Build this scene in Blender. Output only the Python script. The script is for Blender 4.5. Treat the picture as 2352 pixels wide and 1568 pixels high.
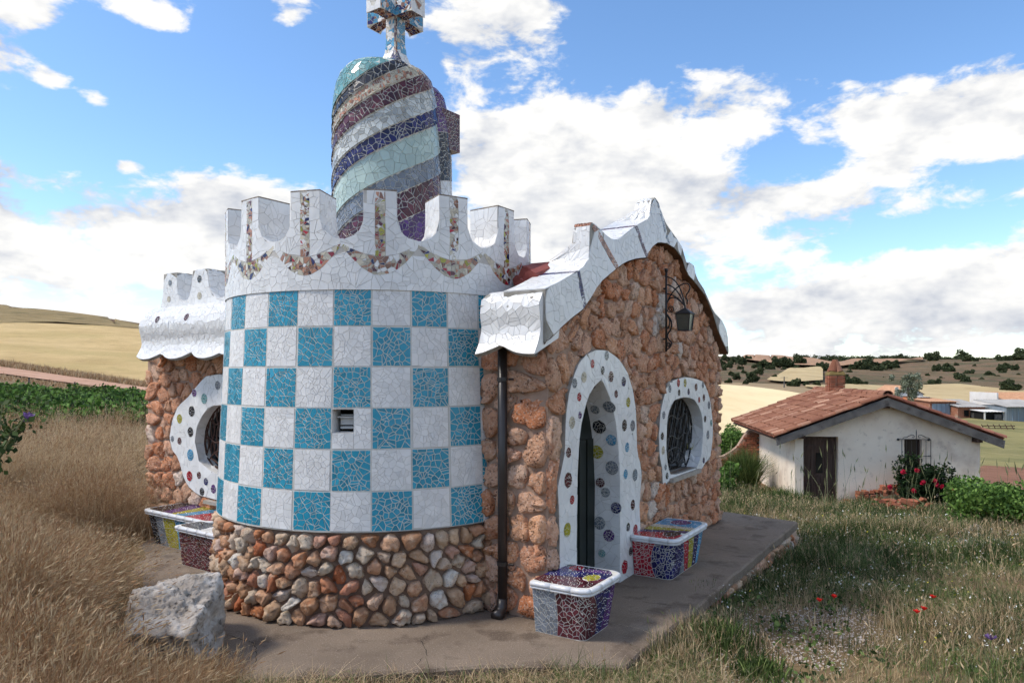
import bpy, math, random
import numpy as np
from mathutils import Vector, Matrix, noise
from mathutils.geometry import tessellate_polygon

for o in list(bpy.data.objects):
    bpy.data.objects.remove(o, do_unlink=True)
scn = bpy.context.scene
COL = scn.collection
R = math.radians

# ------------------------------------------------------------------ camera
EYE = 2.2
cam_data = bpy.data.cameras.new('camera')
cam_data.sensor_width = 36.0
cam_data.lens = 25.26
cam_data.shift_y = 0.0302
cam_data.clip_start = 0.05
cam_data.clip_end = 6000
cam = bpy.data.objects.new('camera', cam_data)
cam.location = (0, 0, EYE)
cam.rotation_euler = (R(90), 0, 0)
COL.objects.link(cam)
scn.camera = cam

# ------------------------------------------------------------------ sun
SUN_EL, SUN_AZ = 50.0, 262.0          # azimuth clockwise from +Y (the view direction)
sd = bpy.data.lights.new('sun', 'SUN')
sd.energy = 2.3
sd.angle = R(11)
sd.color = (1.0, 0.93, 0.83)
sun = bpy.data.objects.new('sun', sd)
COL.objects.link(sun)
sdir = Vector((math.sin(R(SUN_AZ)) * math.cos(R(SUN_EL)), math.cos(R(SUN_AZ)) * math.cos(R(SUN_EL)), math.sin(R(SUN_EL))))
sun.rotation_euler = sdir.to_track_quat('Z', 'Y').to_euler()
sun.location = sdir * 50

# ------------------------------------------------------------------ sky with broken cumulus
world = bpy.data.worlds.new('World')
scn.world = world
world.use_nodes = True
wn, wl = world.node_tree.nodes, world.node_tree.links
wn.clear()
def WN(t, **k):
    n = wn.new(t)
    for a, b in k.items():
        setattr(n, a, b)
    return n
def wmath(op, a, b=None, c=None, clamp=False):
    n = WN('ShaderNodeMath', operation=op, use_clamp=clamp)
    for i, x in enumerate((a, b, c)):
        if x is None: continue
        if isinstance(x, (int, float)): n.inputs[i].default_value = x
        else: wl.new(x, n.inputs[i])
    return n.outputs[0]
sky = WN('ShaderNodeTexSky', sky_type='NISHITA', sun_disc=False)
sky.sun_elevation = R(SUN_EL)
sky.sun_rotation = R(SUN_AZ)
sky.altitude = 900
sky.air_density = 1.0
sky.dust_density = 0.6
sky.ozone_density = 2.0
tc = WN('ShaderNodeTexCoord')
scl = WN('ShaderNodeVectorMath', operation='MULTIPLY')
wl.new(tc.outputs['Generated'], scl.inputs[0])
scl.inputs[1].default_value = (1, 1, 2.0)
def wnoise(vec, scale, detail, rough, dist=0.0):
    n = WN('ShaderNodeTexNoise')
    n.inputs['Scale'].default_value = scale
    n.inputs['Detail'].default_value = detail
    n.inputs['Roughness'].default_value = rough
    n.inputs['Distortion'].default_value = dist
    wl.new(vec, n.inputs['Vector'])
    return n.outputs['Fac']
def shifted(v, off):
    n = WN('ShaderNodeVectorMath', operation='ADD')
    wl.new(v, n.inputs[0]); n.inputs[1].default_value = off
    return n.outputs[0]
v0 = scl.outputs[0]
# where the cloud banks and the clear gaps lie, as directions (azimuth, elevation in degrees), reach, weight
BANKS = [   # seen towards (u, v) of the picture plane, 2352 wide, horizon at v = 855
 (60, 500, .26, .26), (280, 495, .26, .26), (480, 520, .22, .24), (650, 480, .16, .20), (100, 640, .3, .12), (400, 650, .3, .14), (740, 440, .12, .14), (30, 400, .10, .12),
 (1130, 60, .17, .26), (1230, 120, .15, .22), (1010, 100, .11, .16), (1060, 190, .10, .12), (1190, 20, .14, .2),
 (340, 15, .10, .55), (385, 50, .06, .35), (20, 15, .10, .5), (10, 170, .09, .5), (20, 120, .06, .3), (650, 15, .07, .5), (665, 60, .045, .4), (225, 230, .035, .5), (120, 180, .03, .4), (635, 360, .028, .45), (290, 375, .03, .4), (770, 70, .03, .4),
 (1700, 165, .14, .26), (1600, 250, .18, .22), (1850, 200, .15, .24), (1400, 290, .2, .24), (1250, 380, .22, .24), (1100, 320, .14, .14), (2000, 230, .18, .24), (2150, 250, .2, .26), (2310, 210, .2, .28), (2250, 320, .18, .18), (2050, 320, .14, .14),
 (1180, 520, .2, .2), (1450, 470, .22, .22), (1700, 480, .18, .2), (1900, 440, .15, .18), (2010, 490, .13, .14), (2160, 490, .05, .16), (2240, 465, .05, .16), (2320, 425, .06, .18),
 (1750, 590, .05, .1), (1850, 560, .06, .1), (2000, 640, .17, .18), (2200, 650, .2, .2), (2350, 640, .2, .2), (1760, 730, .16, .14), (2000, 760, .22, .14), (2300, 770, .2, .12), (1650, 700, .1, .1),
 (500, 190, .34, -.40), (220, 300, .22, -.30), (760, 190, .30, -.40), (800, 330, .18, -.26), (600, 330, .16, -.26), (90, 310, .10, -.20), (960, 20, .07, -.16), (140, 60, .12, -.18),
 (1480, 70, .20, -.34), (1900, 50, .26, -.40), (2200, 50, .26, -.38), (1420, 150, .08, -.18), (2000, 130, .08, -.10),
 (1720, 365, .09, -.24), (1820, 375, .09, -.26), (1920, 365, .07, -.20), (1545, 312, .045, -.14), (2180, 415, .11, -.26), (2290, 520, .12, -.26), (2120, 540, .12, -.24), (1980, 565, .10, -.20), (1820, 630, .09, -.22), (1690, 640, .09, -.22), (1960, 600, .05, -.1), (330, 700, .1, -.12), (100, 720, .12, -.08)]
bias = None
for bu, bv, rr, wt in BANKS:
    c = Vector(((bu - 1176) / 1650, 1.0, (855 - bv) / 1650)).normalized()
    c = (c.x, c.y, 2.0 * c.z)
    dn = WN('ShaderNodeVectorMath', operation='DISTANCE')
    wl.new(v0, dn.inputs[0]); dn.inputs[1].default_value = c
    mr = WN('ShaderNodeMapRange', interpolation_type='SMOOTHSTEP')
    wl.new(dn.outputs['Value'], mr.inputs['Value'])
    mr.inputs['From Min'].default_value = rr
    mr.inputs['From Max'].default_value = 0.0
    mr.inputs['To Min'].default_value = 0.0
    mr.inputs['To Max'].default_value = wt
    bias = mr.outputs[0] if bias is None else wmath('ADD', bias, mr.outputs[0])
def cloud_density(vec, d1=5, d2=5):
    big = wnoise(vec, 4.2, d1, .58, .15)
    fine = wnoise(vec, 14.0, d2, .66, .2)
    s = wmath('ADD', wmath('MULTIPLY', big, .9), wmath('MULTIPLY', fine, .42))
    return wmath('ADD', wmath('MULTIPLY_ADD', s, 2.0, -1.315), wmath('MULTIPLY', bias, .85))
dens = cloud_density(v0)
dens_up = cloud_density(shifted(v0, (-.02, 0, .075)), 4, 3)
mask = WN('ShaderNodeMapRange', interpolation_type='SMOOTHSTEP')
wl.new(dens, mask.inputs['Value'])
mask.inputs['From Min'].default_value = -.03
mask.inputs['From Max'].default_value = .17
shade = wmath('MULTIPLY_ADD', wmath('SUBTRACT', dens, dens_up), 1.7, .68, clamp=True)
thick = wmath('MULTIPLY_ADD', dens, -.55, 1.12, clamp=True)
shade = wmath('MULTIPLY', shade, thick, clamp=True)
cr = WN('ShaderNodeValToRGB')
wl.new(shade, cr.inputs[0])
cr.color_ramp.elements[0].position = .12
cr.color_ramp.elements[0].color = (.60, .635, .71, 1)
cr.color_ramp.elements[1].position = .78
cr.color_ramp.elements[1].color = (1, .992, .972, 1)
CLOUD = WN('ShaderNodeVectorMath', operation='SCALE')
wl.new(cr.outputs[0], CLOUD.inputs[0])
CLOUD.inputs['Scale'].default_value = 7.3
hsv = WN('ShaderNodeHueSaturation')
hsv.inputs['Saturation'].default_value = 1.12
hsv.inputs['Value'].default_value = 1.7
wl.new(sky.outputs[0], hsv.inputs['Color'])
mx = WN('ShaderNodeMix', data_type='RGBA')
wl.new(mask.outputs[0], mx.inputs[0])
wl.new(hsv.outputs[0], mx.inputs[6])
wl.new(CLOUD.outputs[0], mx.inputs[7])
bg = WN('ShaderNodeBackground')
bg.inputs['Strength'].default_value = 0.1
wl.new(mx.outputs[2], bg.inputs['Color'])
wo = WN('ShaderNodeOutputWorld')
wl.new(bg.outputs[0], wo.inputs['Surface'])

vs = scn.view_settings
vs.view_transform = 'Standard'
vs.look = 'None'
vs.exposure = 0.5
vs.gamma = 1.0
vs.use_curve_mapping = False
world.cycles.sampling_method = 'MANUAL'
world.cycles.sample_map_resolution = 512
scn.cycles.max_bounces = 4
scn.cycles.diffuse_bounces = 2
scn.cycles.glossy_bounces = 2
scn.cycles.transmission_bounces = 3
scn.cycles.use_adaptive_sampling = True
scn.cycles.adaptive_threshold = 0.03
scn.cycles.use_denoising = True

# ------------------------------------------------------------------ helpers
def link(o):
    COL.objects.link(o)
    return o

def thing(name, label, cat, loc=(0, 0, 0), group=None, rz=0.0):
    o = bpy.data.objects.new(name, None)
    o.empty_display_size = .2
    o.location = loc
    o.rotation_euler = (0, 0, rz)
    link(o)
    o['label'] = label
    o['category'] = cat
    if group: o['group'] = group
    return o

def tag(o, label=None, cat=None, group=None, kind=None):
    if label: o['label'] = label
    if cat: o['category'] = cat
    if group: o['group'] = group
    if kind: o['kind'] = kind
    return o

def place(o, parent=None):
    """parent o, whose mesh is in world space, to a thing or part without moving it"""
    if parent is not None:
        o.parent = parent
        m = Matrix.Identity(4)
        p, chain = parent, []
        while p is not None:
            chain.append(p); p = p.parent
        for q in reversed(chain):
            m = m @ q.matrix_parent_inverse @ Matrix.LocRotScale(q.location, q.rotation_euler, q.scale)
        o.matrix_parent_inverse = m.inverted()
    return o

class MB:
    def __init__(s):
        s.v, s.f, s.m = [], [], []
    def add(s, verts, faces, mi=0):
        b = len(s.v)
        s.v.extend(verts)
        for f in faces:
            s.f.append([b + i for i in f]); s.m.append(mi)
    def box(s, lo, hi, mi=0, T=None):
        x0, y0, z0 = lo; x1, y1, z1 = hi
        vs_ = [(x0, y0, z0), (x1, y0, z0), (x1, y1, z0), (x0, y1, z0), (x0, y0, z1), (x1, y0, z1), (x1, y1, z1), (x0, y1, z1)]
        if T: vs_ = [tuple(T(*q)) for q in vs_]
        s.add(vs_, [(0, 3, 2, 1), (4, 5, 6, 7), (0, 1, 5, 4), (1, 2, 6, 5), (2, 3, 7, 6), (3, 0, 4, 7)], mi)
    def tube(s, pts, r, seg=6, mi=0, cap=True):
        pts = [Vector(p) for p in pts]
        rs = r if isinstance(r, (list, tuple)) else [r] * len(pts)
        vs_, fs_ = [], []
        up = None
        for i, p in enumerate(pts):
            t = (pts[min(i + 1, len(pts) - 1)] - pts[max(i - 1, 0)])
            t = t.normalized() if t.length > 1e-9 else Vector((0, 0, 1))
            if up is None:
                up = t.orthogonal().normalized()
            else:
                up = (up - t * up.dot(t))
                up = up.normalized() if up.length > 1e-6 else t.orthogonal().normalized()
            sd_ = t.cross(up)
            for k in range(seg):
                a = 2 * math.pi * k / seg
                q = p + (up * math.cos(a) + sd_ * math.sin(a)) * rs[i]
                vs_.append(tuple(q))
        n = len(pts)
        for i in range(n - 1):
            for k in range(seg):
                k2 = (k + 1) % seg
                fs_.append((i * seg + k, i * seg + k2, (i + 1) * seg + k2, (i + 1) * seg + k))
        if cap:
            fs_.append(tuple(reversed(range(seg))))
            fs_.append(tuple(range((n - 1) * seg, n * seg)))
        s.add(vs_, fs_, mi)
    def build(s, name, mats, parent=None, smooth=False, centre=False):
        if not isinstance(mats, (list, tuple)): mats = [mats]
        me = bpy.data.meshes.new(name)
        vs_ = s.v
        c = Vector((0, 0, 0))
        if centre and vs_:
            a = np.array(vs_); c = Vector((a.min(0) + a.max(0)) / 2)
            vs_ = [tuple(q) for q in (a - np.array(c))]
        me.from_pydata(vs_, [], s.f)
        for m in mats: me.materials.append(m)
        if len(mats) > 1:
            me.polygons.foreach_set('material_index', np.array(s.m, dtype=np.int32))
        if smooth:
            me.polygons.foreach_set('use_smooth', np.ones(len(me.polygons), dtype=bool))
        me.update()
        o = link(bpy.data.objects.new(name, me))
        if parent is not None: place(o, parent)
        if centre: o.location = c
        return o

def np_mesh(name, V, F, mats, parent=None, mi=None, smooth=False):
    V = np.asarray(V, dtype=np.float32).reshape(-1, 3)
    F = np.asarray(F, dtype=np.int32)
    me = bpy.data.meshes.new(name)
    me.vertices.add(len(V)); me.vertices.foreach_set('co', V.ravel())
    k = F.shape[1]
    me.loops.add(F.size); me.loops.foreach_set('vertex_index', F.ravel())
    me.polygons.add(len(F))
    me.polygons.foreach_set('loop_start', np.arange(0, F.size, k, dtype=np.int32))
    me.polygons.foreach_set('loop_total', np.full(len(F), k, dtype=np.int32))
    if not isinstance(mats, (list, tuple)): mats = [mats]
    for m in mats: me.materials.append(m)
    if mi is not None: me.polygons.foreach_set('material_index', np.asarray(mi, dtype=np.int32))
    if smooth: me.polygons.foreach_set('use_smooth', np.ones(len(F), dtype=bool))
    me.update(calc_edges=True)
    o = link(bpy.data.objects.new(name, me))
    if parent is not None: place(o, parent)
    return o

# ------------------------------------------------------------------ procedural materials
def material(name, cols, scale=4.0, detail=6, rough=.8, bump=0.0, bscale=40, bdetail=6, src='noise', var=0.0, var_src='island',
             spec=.3, mix2=None, stretch=None, dirt=None, coat=0.0, metal=0.0, pits=0.0, pit_scale=30, bdist=.02):
    m = bpy.data.materials.new(name)
    m.use_nodes = True
    nt = m.node_tree; N, L = nt.nodes, nt.links
    bs = N['Principled BSDF']
    geo = N.new('ShaderNodeNewGeometry')
    pos = geo.outputs['Position']
    if stretch:
        mp = N.new('ShaderNodeVectorMath'); mp.operation = 'MULTIPLY'
        L.new(pos, mp.inputs[0]); mp.inputs[1].default_value = stretch
        pos = mp.outputs[0]
    def ntex(sc, de, ro=.55):
        t = N.new('ShaderNodeTexNoise')
        t.inputs['Scale'].default_value = sc; t.inputs['Detail'].default_value = de; t.inputs['Roughness'].default_value = ro
        L.new(pos, t.inputs['Vector'])
        return t.outputs['Fac']
    oi = N.new('ShaderNodeObjectInfo')
    rnd = {'island': geo.outputs['Random Per Island'], 'object': oi.outputs['Random']}
    def mathn(op, a, b=None, c=None, clamp=False):
        t = N.new('ShaderNodeMath'); t.operation = op; t.use_clamp = clamp
        for i, x in enumerate((a, b, c)):
            if x is None: continue
            if isinstance(x, (int, float)): t.inputs[i].default_value = x
            else: L.new(x, t.inputs[i])
        return t.outputs[0]
    f = ntex(scale, detail) if src == 'noise' else rnd[src]
    if src == 'noise': f = mathn('MULTIPLY_ADD', f, 2.2, -.6, clamp=True)
    rp = N.new('ShaderNodeValToRGB')
    L.new(f, rp.inputs[0])
    el = rp.color_ramp.elements
    while len(el) < len(cols): el.new(.5)
    for i, c in enumerate(cols):
        if len(c) == 4: p, c = c[3], c[:3]
        else: p = i / max(1, len(cols) - 1)
        el[i].position = p; el[i].color = (c[0], c[1], c[2], 1)
    col = rp.outputs[0]
    def mixc(fac, a, b, mode='MIX'):
        t = N.new('ShaderNodeMix'); t.data_type = 'RGBA'; t.blend_type = mode
        if isinstance(fac, (int, float)): t.inputs[0].default_value = fac
        else: L.new(fac, t.inputs[0])
        for i, x in ((6, a), (7, b)):
            if isinstance(x, tuple): t.inputs[i].default_value = (x[0], x[1], x[2], 1)
            else: L.new(x, t.inputs[i])
        return t.outputs[2]
    if mix2:      # (colour, scale, low, high[, amount]) a second colour laid in by its own noise
        for c2, sc2, lo, hi, am in (mix2 if isinstance(mix2, list) else [mix2]):
            mr = N.new('ShaderNodeMapRange'); mr.interpolation_type = 'SMOOTHSTEP'
            L.new(ntex(sc2, 8, .6), mr.inputs[0])
            mr.inputs[1].default_value = lo; mr.inputs[2].default_value = hi; mr.inputs[4].default_value = am
            col = mixc(mr.outputs[0], col, c2)
    if var > 0:
        k = mathn('MULTIPLY_ADD', rnd[var_src], 2 * var, 1 - var)
        hs = N.new('ShaderNodeHueSaturation'); L.new(col, hs.inputs['Color']); L.new(k, hs.inputs['Value'])
        col = hs.outputs[0]
    L.new(col, bs.inputs['Base Color'])
    bs.inputs['Roughness'].default_value = rough
    bs.inputs['Specular IOR Level'].default_value = spec
    bs.inputs['Metallic'].default_value = metal
    if coat: bs.inputs['Coat Weight'].default_value = coat
    if bump > 0 or pits > 0:
        h = ntex(bscale, bdetail, .65)
        if pits > 0:
            vo = N.new('ShaderNodeTexVoronoi'); vo.inputs['Scale'].default_value = pit_scale
            L.new(pos, vo.inputs['Vector'])
            pm = N.new('ShaderNodeMapRange'); L.new(vo.outputs['Distance'], pm.inputs[0])
            pm.inputs[1].default_value = .12; pm.inputs[2].default_value = .42
            gate = N.new('ShaderNodeMapRange'); L.new(ntex(pit_scale * .22, 3), gate.inputs[0])
            gate.inputs[1].default_value = .42; gate.inputs[2].default_value = .6
            pv = mathn('MULTIPLY', mathn('SUBTRACT', pm.outputs[0], 1.0), gate.outputs[0])
            h = mathn('MULTIPLY_ADD', pv, pits, h)
            dk = mathn('MULTIPLY_ADD', pv, .55, 1.0)
            hs2 = N.new('ShaderNodeHueSaturation'); L.new(col, hs2.inputs['Color']); L.new(dk, hs2.inputs['Value'])
            L.new(hs2.outputs[0], bs.inputs['Base Color'])
        bp = N.new('ShaderNodeBump'); bp.inputs['Strength'].default_value = max(bump, .3); bp.inputs['Distance'].default_value = bdist
        L.new(h, bp.inputs['Height']); L.new(bp.outputs[0], bs.inputs['Normal'])
    return m

def srgb(r, g, b):
    f = lambda c: (c / 255) / 12.92 if c <= 10.3 else ((c / 255 + .055) / 1.055) ** 2.4
    return (f(r), f(g), f(b))

MAT = {}
def ceramic(name, c, var=.16, rough=.16):
    MAT[name] = material(name, [tuple(x * .86 for x in c), c], scale=9, rough=rough, spec=.5, var=var, var_src='island', bump=.05, bscale=25, bdist=.004)
    return MAT[name]
ceramic('white', (.84, .83, .81), .06, .34)
ceramic('greywhite', (.82, .80, .775), .07, .38)
ceramic('blue', (.020, .285, .415), .22, .28)
ceramic('teal', (.16, .36, .36), .25)
ceramic('palegreen', (.46, .58, .53), .10)
ceramic('navy', (.018, .018, .11), .5)
ceramic('black', (.018, .018, .025), .4)
ceramic('maroon', (.095, .020, .030), .5)
ceramic('purple', (.11, .04, .17), .35)
ceramic('grey', (.21, .235, .27), .25)
ceramic('terra', (.42, .20, .12), .45)
ceramic('cream', (.58, .52, .40), .25)
ceramic('olive', (.40, .36, .045), .2)
ceramic('red', (.40, .02, .035), .3)
ceramic('sky', (.10, .33, .52), .25)
ceramic('hatch', (.52, .54, .52), .4)
MAT['grout'] = material('grout', [(.58, .56, .50), (.70, .68, .63)], scale=14, rough=.95, bump=.3, bscale=90, bdist=.004)
MAT['grout_mid'] = material('grout_mid', [(.46, .43, .39), (.64, .61, .57)], scale=7, rough=.95, bump=.3, bscale=90, bdist=.004)
MAT['grout_dark'] = material('grout_dark', [(.20, .18, .15), (.44, .42, .38)], scale=10, rough=.95, bump=.3, bscale=90, bdist=.004)
MAT['mortar'] = material('mortar', [srgb(152, 126, 108), srgb(180, 152, 132)], scale=5, rough=.95, bump=.6, bscale=60, bdist=.01)
MAT['mortar_dark'] = material('mortar_dark', [srgb(104, 84, 70), srgb(146, 122, 106)], scale=5, rough=.95, bump=.6, bscale=60, bdist=.01)
STONE_COLS = [srgb(206, 144, 106) + (0,), srgb(212, 168, 138) + (.25,), srgb(204, 130, 88) + (.42,), srgb(216, 178, 152) + (.6,), srgb(200, 134, 96) + (.75,), srgb(210, 158, 122) + (.88,), srgb(206, 180, 160) + (.96,), srgb(210, 200, 190) + (1,)]
MAT['stone'] = material('stone', STONE_COLS, src='object', rough=.92, bump=1.0, bscale=34, bdetail=10, pits=.8, pit_scale=42, bdist=.022,
    mix2=[(srgb(222, 192, 170), 48, .5, .64, .7), (srgb(158, 92, 58), 8, .52, .7, .55), (srgb(96, 64, 50), 42, .57, .70, .75)], var=.12, var_src='object')
ROUND_COLS = [srgb(170, 116, 80) + (0,), srgb(190, 158, 128) + (.2,), srgb(196, 180, 160) + (.4,), srgb(178, 112, 72) + (.55,), srgb(204, 176, 146) + (.7,), srgb(164, 96, 62) + (.82,), srgb(202, 194, 182) + (1,)]
MAT['cobble'] = material('cobble', ROUND_COLS, src='object', rough=.85, bump=.7, bscale=40, bdetail=9, pits=.35, pit_scale=60, bdist=.014,
    mix2=[(srgb(210, 190, 168), 11, .52, .68, .5), (srgb(150, 88, 54), 8, .54, .7, .6), (srgb(90, 64, 50), 36, .6, .74, .6)], var=.12, var_src='object')
MAT['iron'] = material('iron', [(.012, .012, .013), (.03, .028, .027)], scale=20, rough=.5, spec=.5)
MAT['rust_iron'] = material('rust_iron', [(.05, .022, .016), (.10, .05, .035)], scale=20, rough=.7)
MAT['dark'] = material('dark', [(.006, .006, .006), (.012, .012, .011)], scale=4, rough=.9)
MAT['pipe'] = material('pipe', [(.022, .018, .017), (.04, .032, .03)], scale=6, rough=.35, spec=.5)
MAT['concrete'] = material('concrete', [srgb(114, 100, 86), srgb(144, 128, 112)], scale=1.3, detail=12, rough=.95, bump=.6, bscale=90, bdist=.008,
    mix2=[(srgb(92, 78, 66), 2.6, .5, .64, .8), (srgb(168, 152, 134), .9, .56, .70, .6), (srgb(178, 166, 152), 70, .57, .68, .7), (srgb(70, 58, 50), 110, .54, .66, .8)])
MAT['soffit'] = material('soffit', [srgb(92, 66, 48), srgb(130, 98, 74)], scale=12, rough=.95, bump=.8, bscale=40, bdist=.02)
MAT['sill'] = material('sill', [srgb(150, 140, 128), srgb(176, 168, 158)], scale=12, rough=.9)
MAT['boulder'] = material('boulder', [srgb(140, 130, 120), srgb(198, 188, 178)], scale=7, detail=12, rough=.95, bump=1.0, bscale=22, bdetail=12, pits=.5, pit_scale=26, bdist=.03,
    mix2=[(srgb(208, 203, 198), 5, .5, .64, .7), (srgb(150, 96, 62), 6, .62, .74, .6), (srgb(70, 64, 60), 16, .56, .7, .7)])

# ------------------------------------------------------------------ 2-D polygon tools for the mosaics and rubble walls
def clip_half(poly, nx, ny, c):
    out = []
    n = len(poly)
    if n == 0: return out
    px, py = poly[-1]; pd = nx * px + ny * py - c
    for x, y in poly:
        dd = nx * x + ny * y - c
        if (pd <= 0) != (dd <= 0):
            t = pd / (pd - dd)
            out.append((px + (x - px) * t, py + (y - py) * t))
        if dd <= 0: out.append((x, y))
        px, py, pd = x, y, dd
    return out
def clip_f(poly, f, lim):
    out = []
    if not poly: return out
    px, py = poly[-1]; pd = f(px, py) - lim
    for x, y in poly:
        dd = f(x, y) - lim
        if (pd >= 0) != (dd >= 0):
            t = pd / (pd - dd)
            out.append((px + (x - px) * t, py + (y - py) * t))
        if dd >= 0: out.append((x, y))
        px, py, pd = x, y, dd
    return out
def area(p):
    return .5 * sum(p[i - 1][0] * p[i][1] - p[i][0] * p[i - 1][1] for i in range(len(p)))
def sdf_poly(pts):
    """signed distance to a closed outline, positive outside"""
    P = np.array(pts); Q = np.roll(P, -1, 0); E = Q - P
    EE = (E * E).sum(1) + 1e-12
    def f(x, y):
        wx = x - P[:, 0]; wy = y - P[:, 1]
        t = np.clip((wx * E[:, 0] + wy * E[:, 1]) / EE, 0, 1)
        dx = wx - t * E[:, 0]; dy = wy - t * E[:, 1]
        dmin = math.sqrt((dx * dx + dy * dy).min())
        c = ((P[:, 1] > y) != (Q[:, 1] > y)) & (x < E[:, 0] * (y - P[:, 1]) / np.where(E[:, 1] == 0, 1e-12, E[:, 1]) + P[:, 0])
        return -dmin if (c.sum() & 1) else dmin
    return f
def rect_fs(x0, x1, y0, y1):
    return [lambda x, y: x - x0, lambda x, y: x1 - x, lambda x, y: y - y0, lambda x, y: y1 - y]

def cells(fs, bounds, sp, gap, rng, jit=.44, margin=.12):
    x0, x1, y0, y1 = bounds
    pts = []
    ny = max(1, int(round((y1 - y0) / (sp * .93)))); nx = max(1, int(round((x1 - x0) / sp)))
    dx, dy = (x1 - x0) / nx, (y1 - y0) / ny
    for j in range(ny):
        for i in range(nx):
            x = x0 + (i + .5 + (.25 if j & 1 else -.25) + rng.uniform(-jit, jit)) * dx
            y = y0 + (j + .5 + rng.uniform(-jit, jit)) * dy
            fv = [f(x, y) for f in fs]
            if min(fv) > margin * sp if fv else True:
                pts.append((x, y, fv))
    grid = {}
    for k, p in enumerate(pts):
        grid.setdefault((int(p[0] // sp), int(p[1] // sp)), []).append(k)
    res = []
    rad = 1.5 * sp
    for k, (x, y, fv) in enumerate(pts):
        gx, gy = int(x // sp), int(y // sp)
        nb = []
        for a in (-2, -1, 0, 1, 2):
            for b in (-2, -1, 0, 1, 2):
                for q in grid.get((gx + a, gy + b), ()):
                    if q != k:
                        d2 = (pts[q][0] - x) ** 2 + (pts[q][1] - y) ** 2
                        if d2 < 7.5 * sp * sp: nb.append((d2, q))
        nb.sort()
        poly = [(x - rad, y - rad), (x + rad, y - rad), (x + rad, y + rad), (x - rad, y + rad)]
        for d2, q in nb:
            d = math.sqrt(d2) + 1e-9
            nx_, ny_ = (pts[q][0] - x) / d, (pts[q][1] - y) / d
            poly = clip_half(poly, nx_, ny_, nx_ * x + ny_ * y + d / 2 - gap / 2)
        for f, v in zip(fs, fv):
            if v < 2.2 * sp: poly = clip_f(poly, f, gap / 2)
            if not poly: break
        if len(poly) >= 3:
            a = area(poly)
            if a < 0: poly.reverse(); a = -a
            if a > .06 * sp * sp: res.append((poly, (x, y), a))
    return res

def shard(mb, poly, mapf, thk, mi, rng, tilt):
    n = len(poly)
    cx = sum(p[0] for p in poly) / n; cy = sum(p[1] for p in poly) / n
    tx, ty = rng.gauss(0, tilt), rng.gauss(0, tilt)
    top = [tuple(mapf(x, y, thk + tx * (x - cx) + ty * (y - cy))) for x, y in poly]
    bot = [tuple(mapf(x, y, -.004)) for x, y in poly]
    mb.add(top + bot, [tuple(range(n))] + [(i, i + n, (i + 1) % n + n, (i + 1) % n) for i in range(n)], mi)

def split(poly, gap, rng, amin):
    """snap a tile across, as a hammer would"""
    a = abs(area(poly))
    if a < amin: return [poly]
    n = len(poly)
    cx = sum(p[0] for p in poly) / n; cy = sum(p[1] for p in poly) / n
    s_ = math.sqrt(a) * .16
    cx += rng.uniform(-s_, s_); cy += rng.uniform(-s_, s_)
    an = rng.uniform(0, math.pi); nx, ny = math.cos(an), math.sin(an); c = nx * cx + ny * cy
    p1 = clip_half(poly, nx, ny, c - gap / 2); p2 = clip_half(poly, -nx, -ny, -c - gap / 2)
    out = [p for p in (p1, p2) if len(p) >= 3 and abs(area(p)) > .10 * a]
    return out or [poly]

def mosaic(mb, fs, bounds, sp, gap, mapf, mi, rng, thk=.003, tilt=.014, keep=None, jit=.47, snap=.55):
    cs0 = cells(fs, bounds, sp * 1.18, gap, rng, jit)
    cs = []
    for poly, c, a in cs0:
        for p in (split(poly, gap, rng, .5 * sp * sp) if rng.random() < snap else [poly]):
            cs.append((p, c, abs(area(p))))
    for poly, c, a in cs:
        m = mi
        if isinstance(mi, (list, tuple)): m = rng.choice(mi)
        elif callable(mi): m = mi(*c)
        if keep is not None and keep(poly, c, a, m): continue
        shard(mb, poly, mapf, thk, m, rng, tilt)

def chaikin(poly, it=2, q=.25):
    for _ in range(it):
        out = []
        for i in range(len(poly)):
            a, b = poly[i - 1], poly[i]
            out.append((a[0] + (b[0] - a[0]) * q, a[1] + (b[1] - a[1]) * q))
            out.append((a[0] + (b[0] - a[0]) * (1 - q), a[1] + (b[1] - a[1]) * (1 - q)))
        poly = out
    return poly

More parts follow.
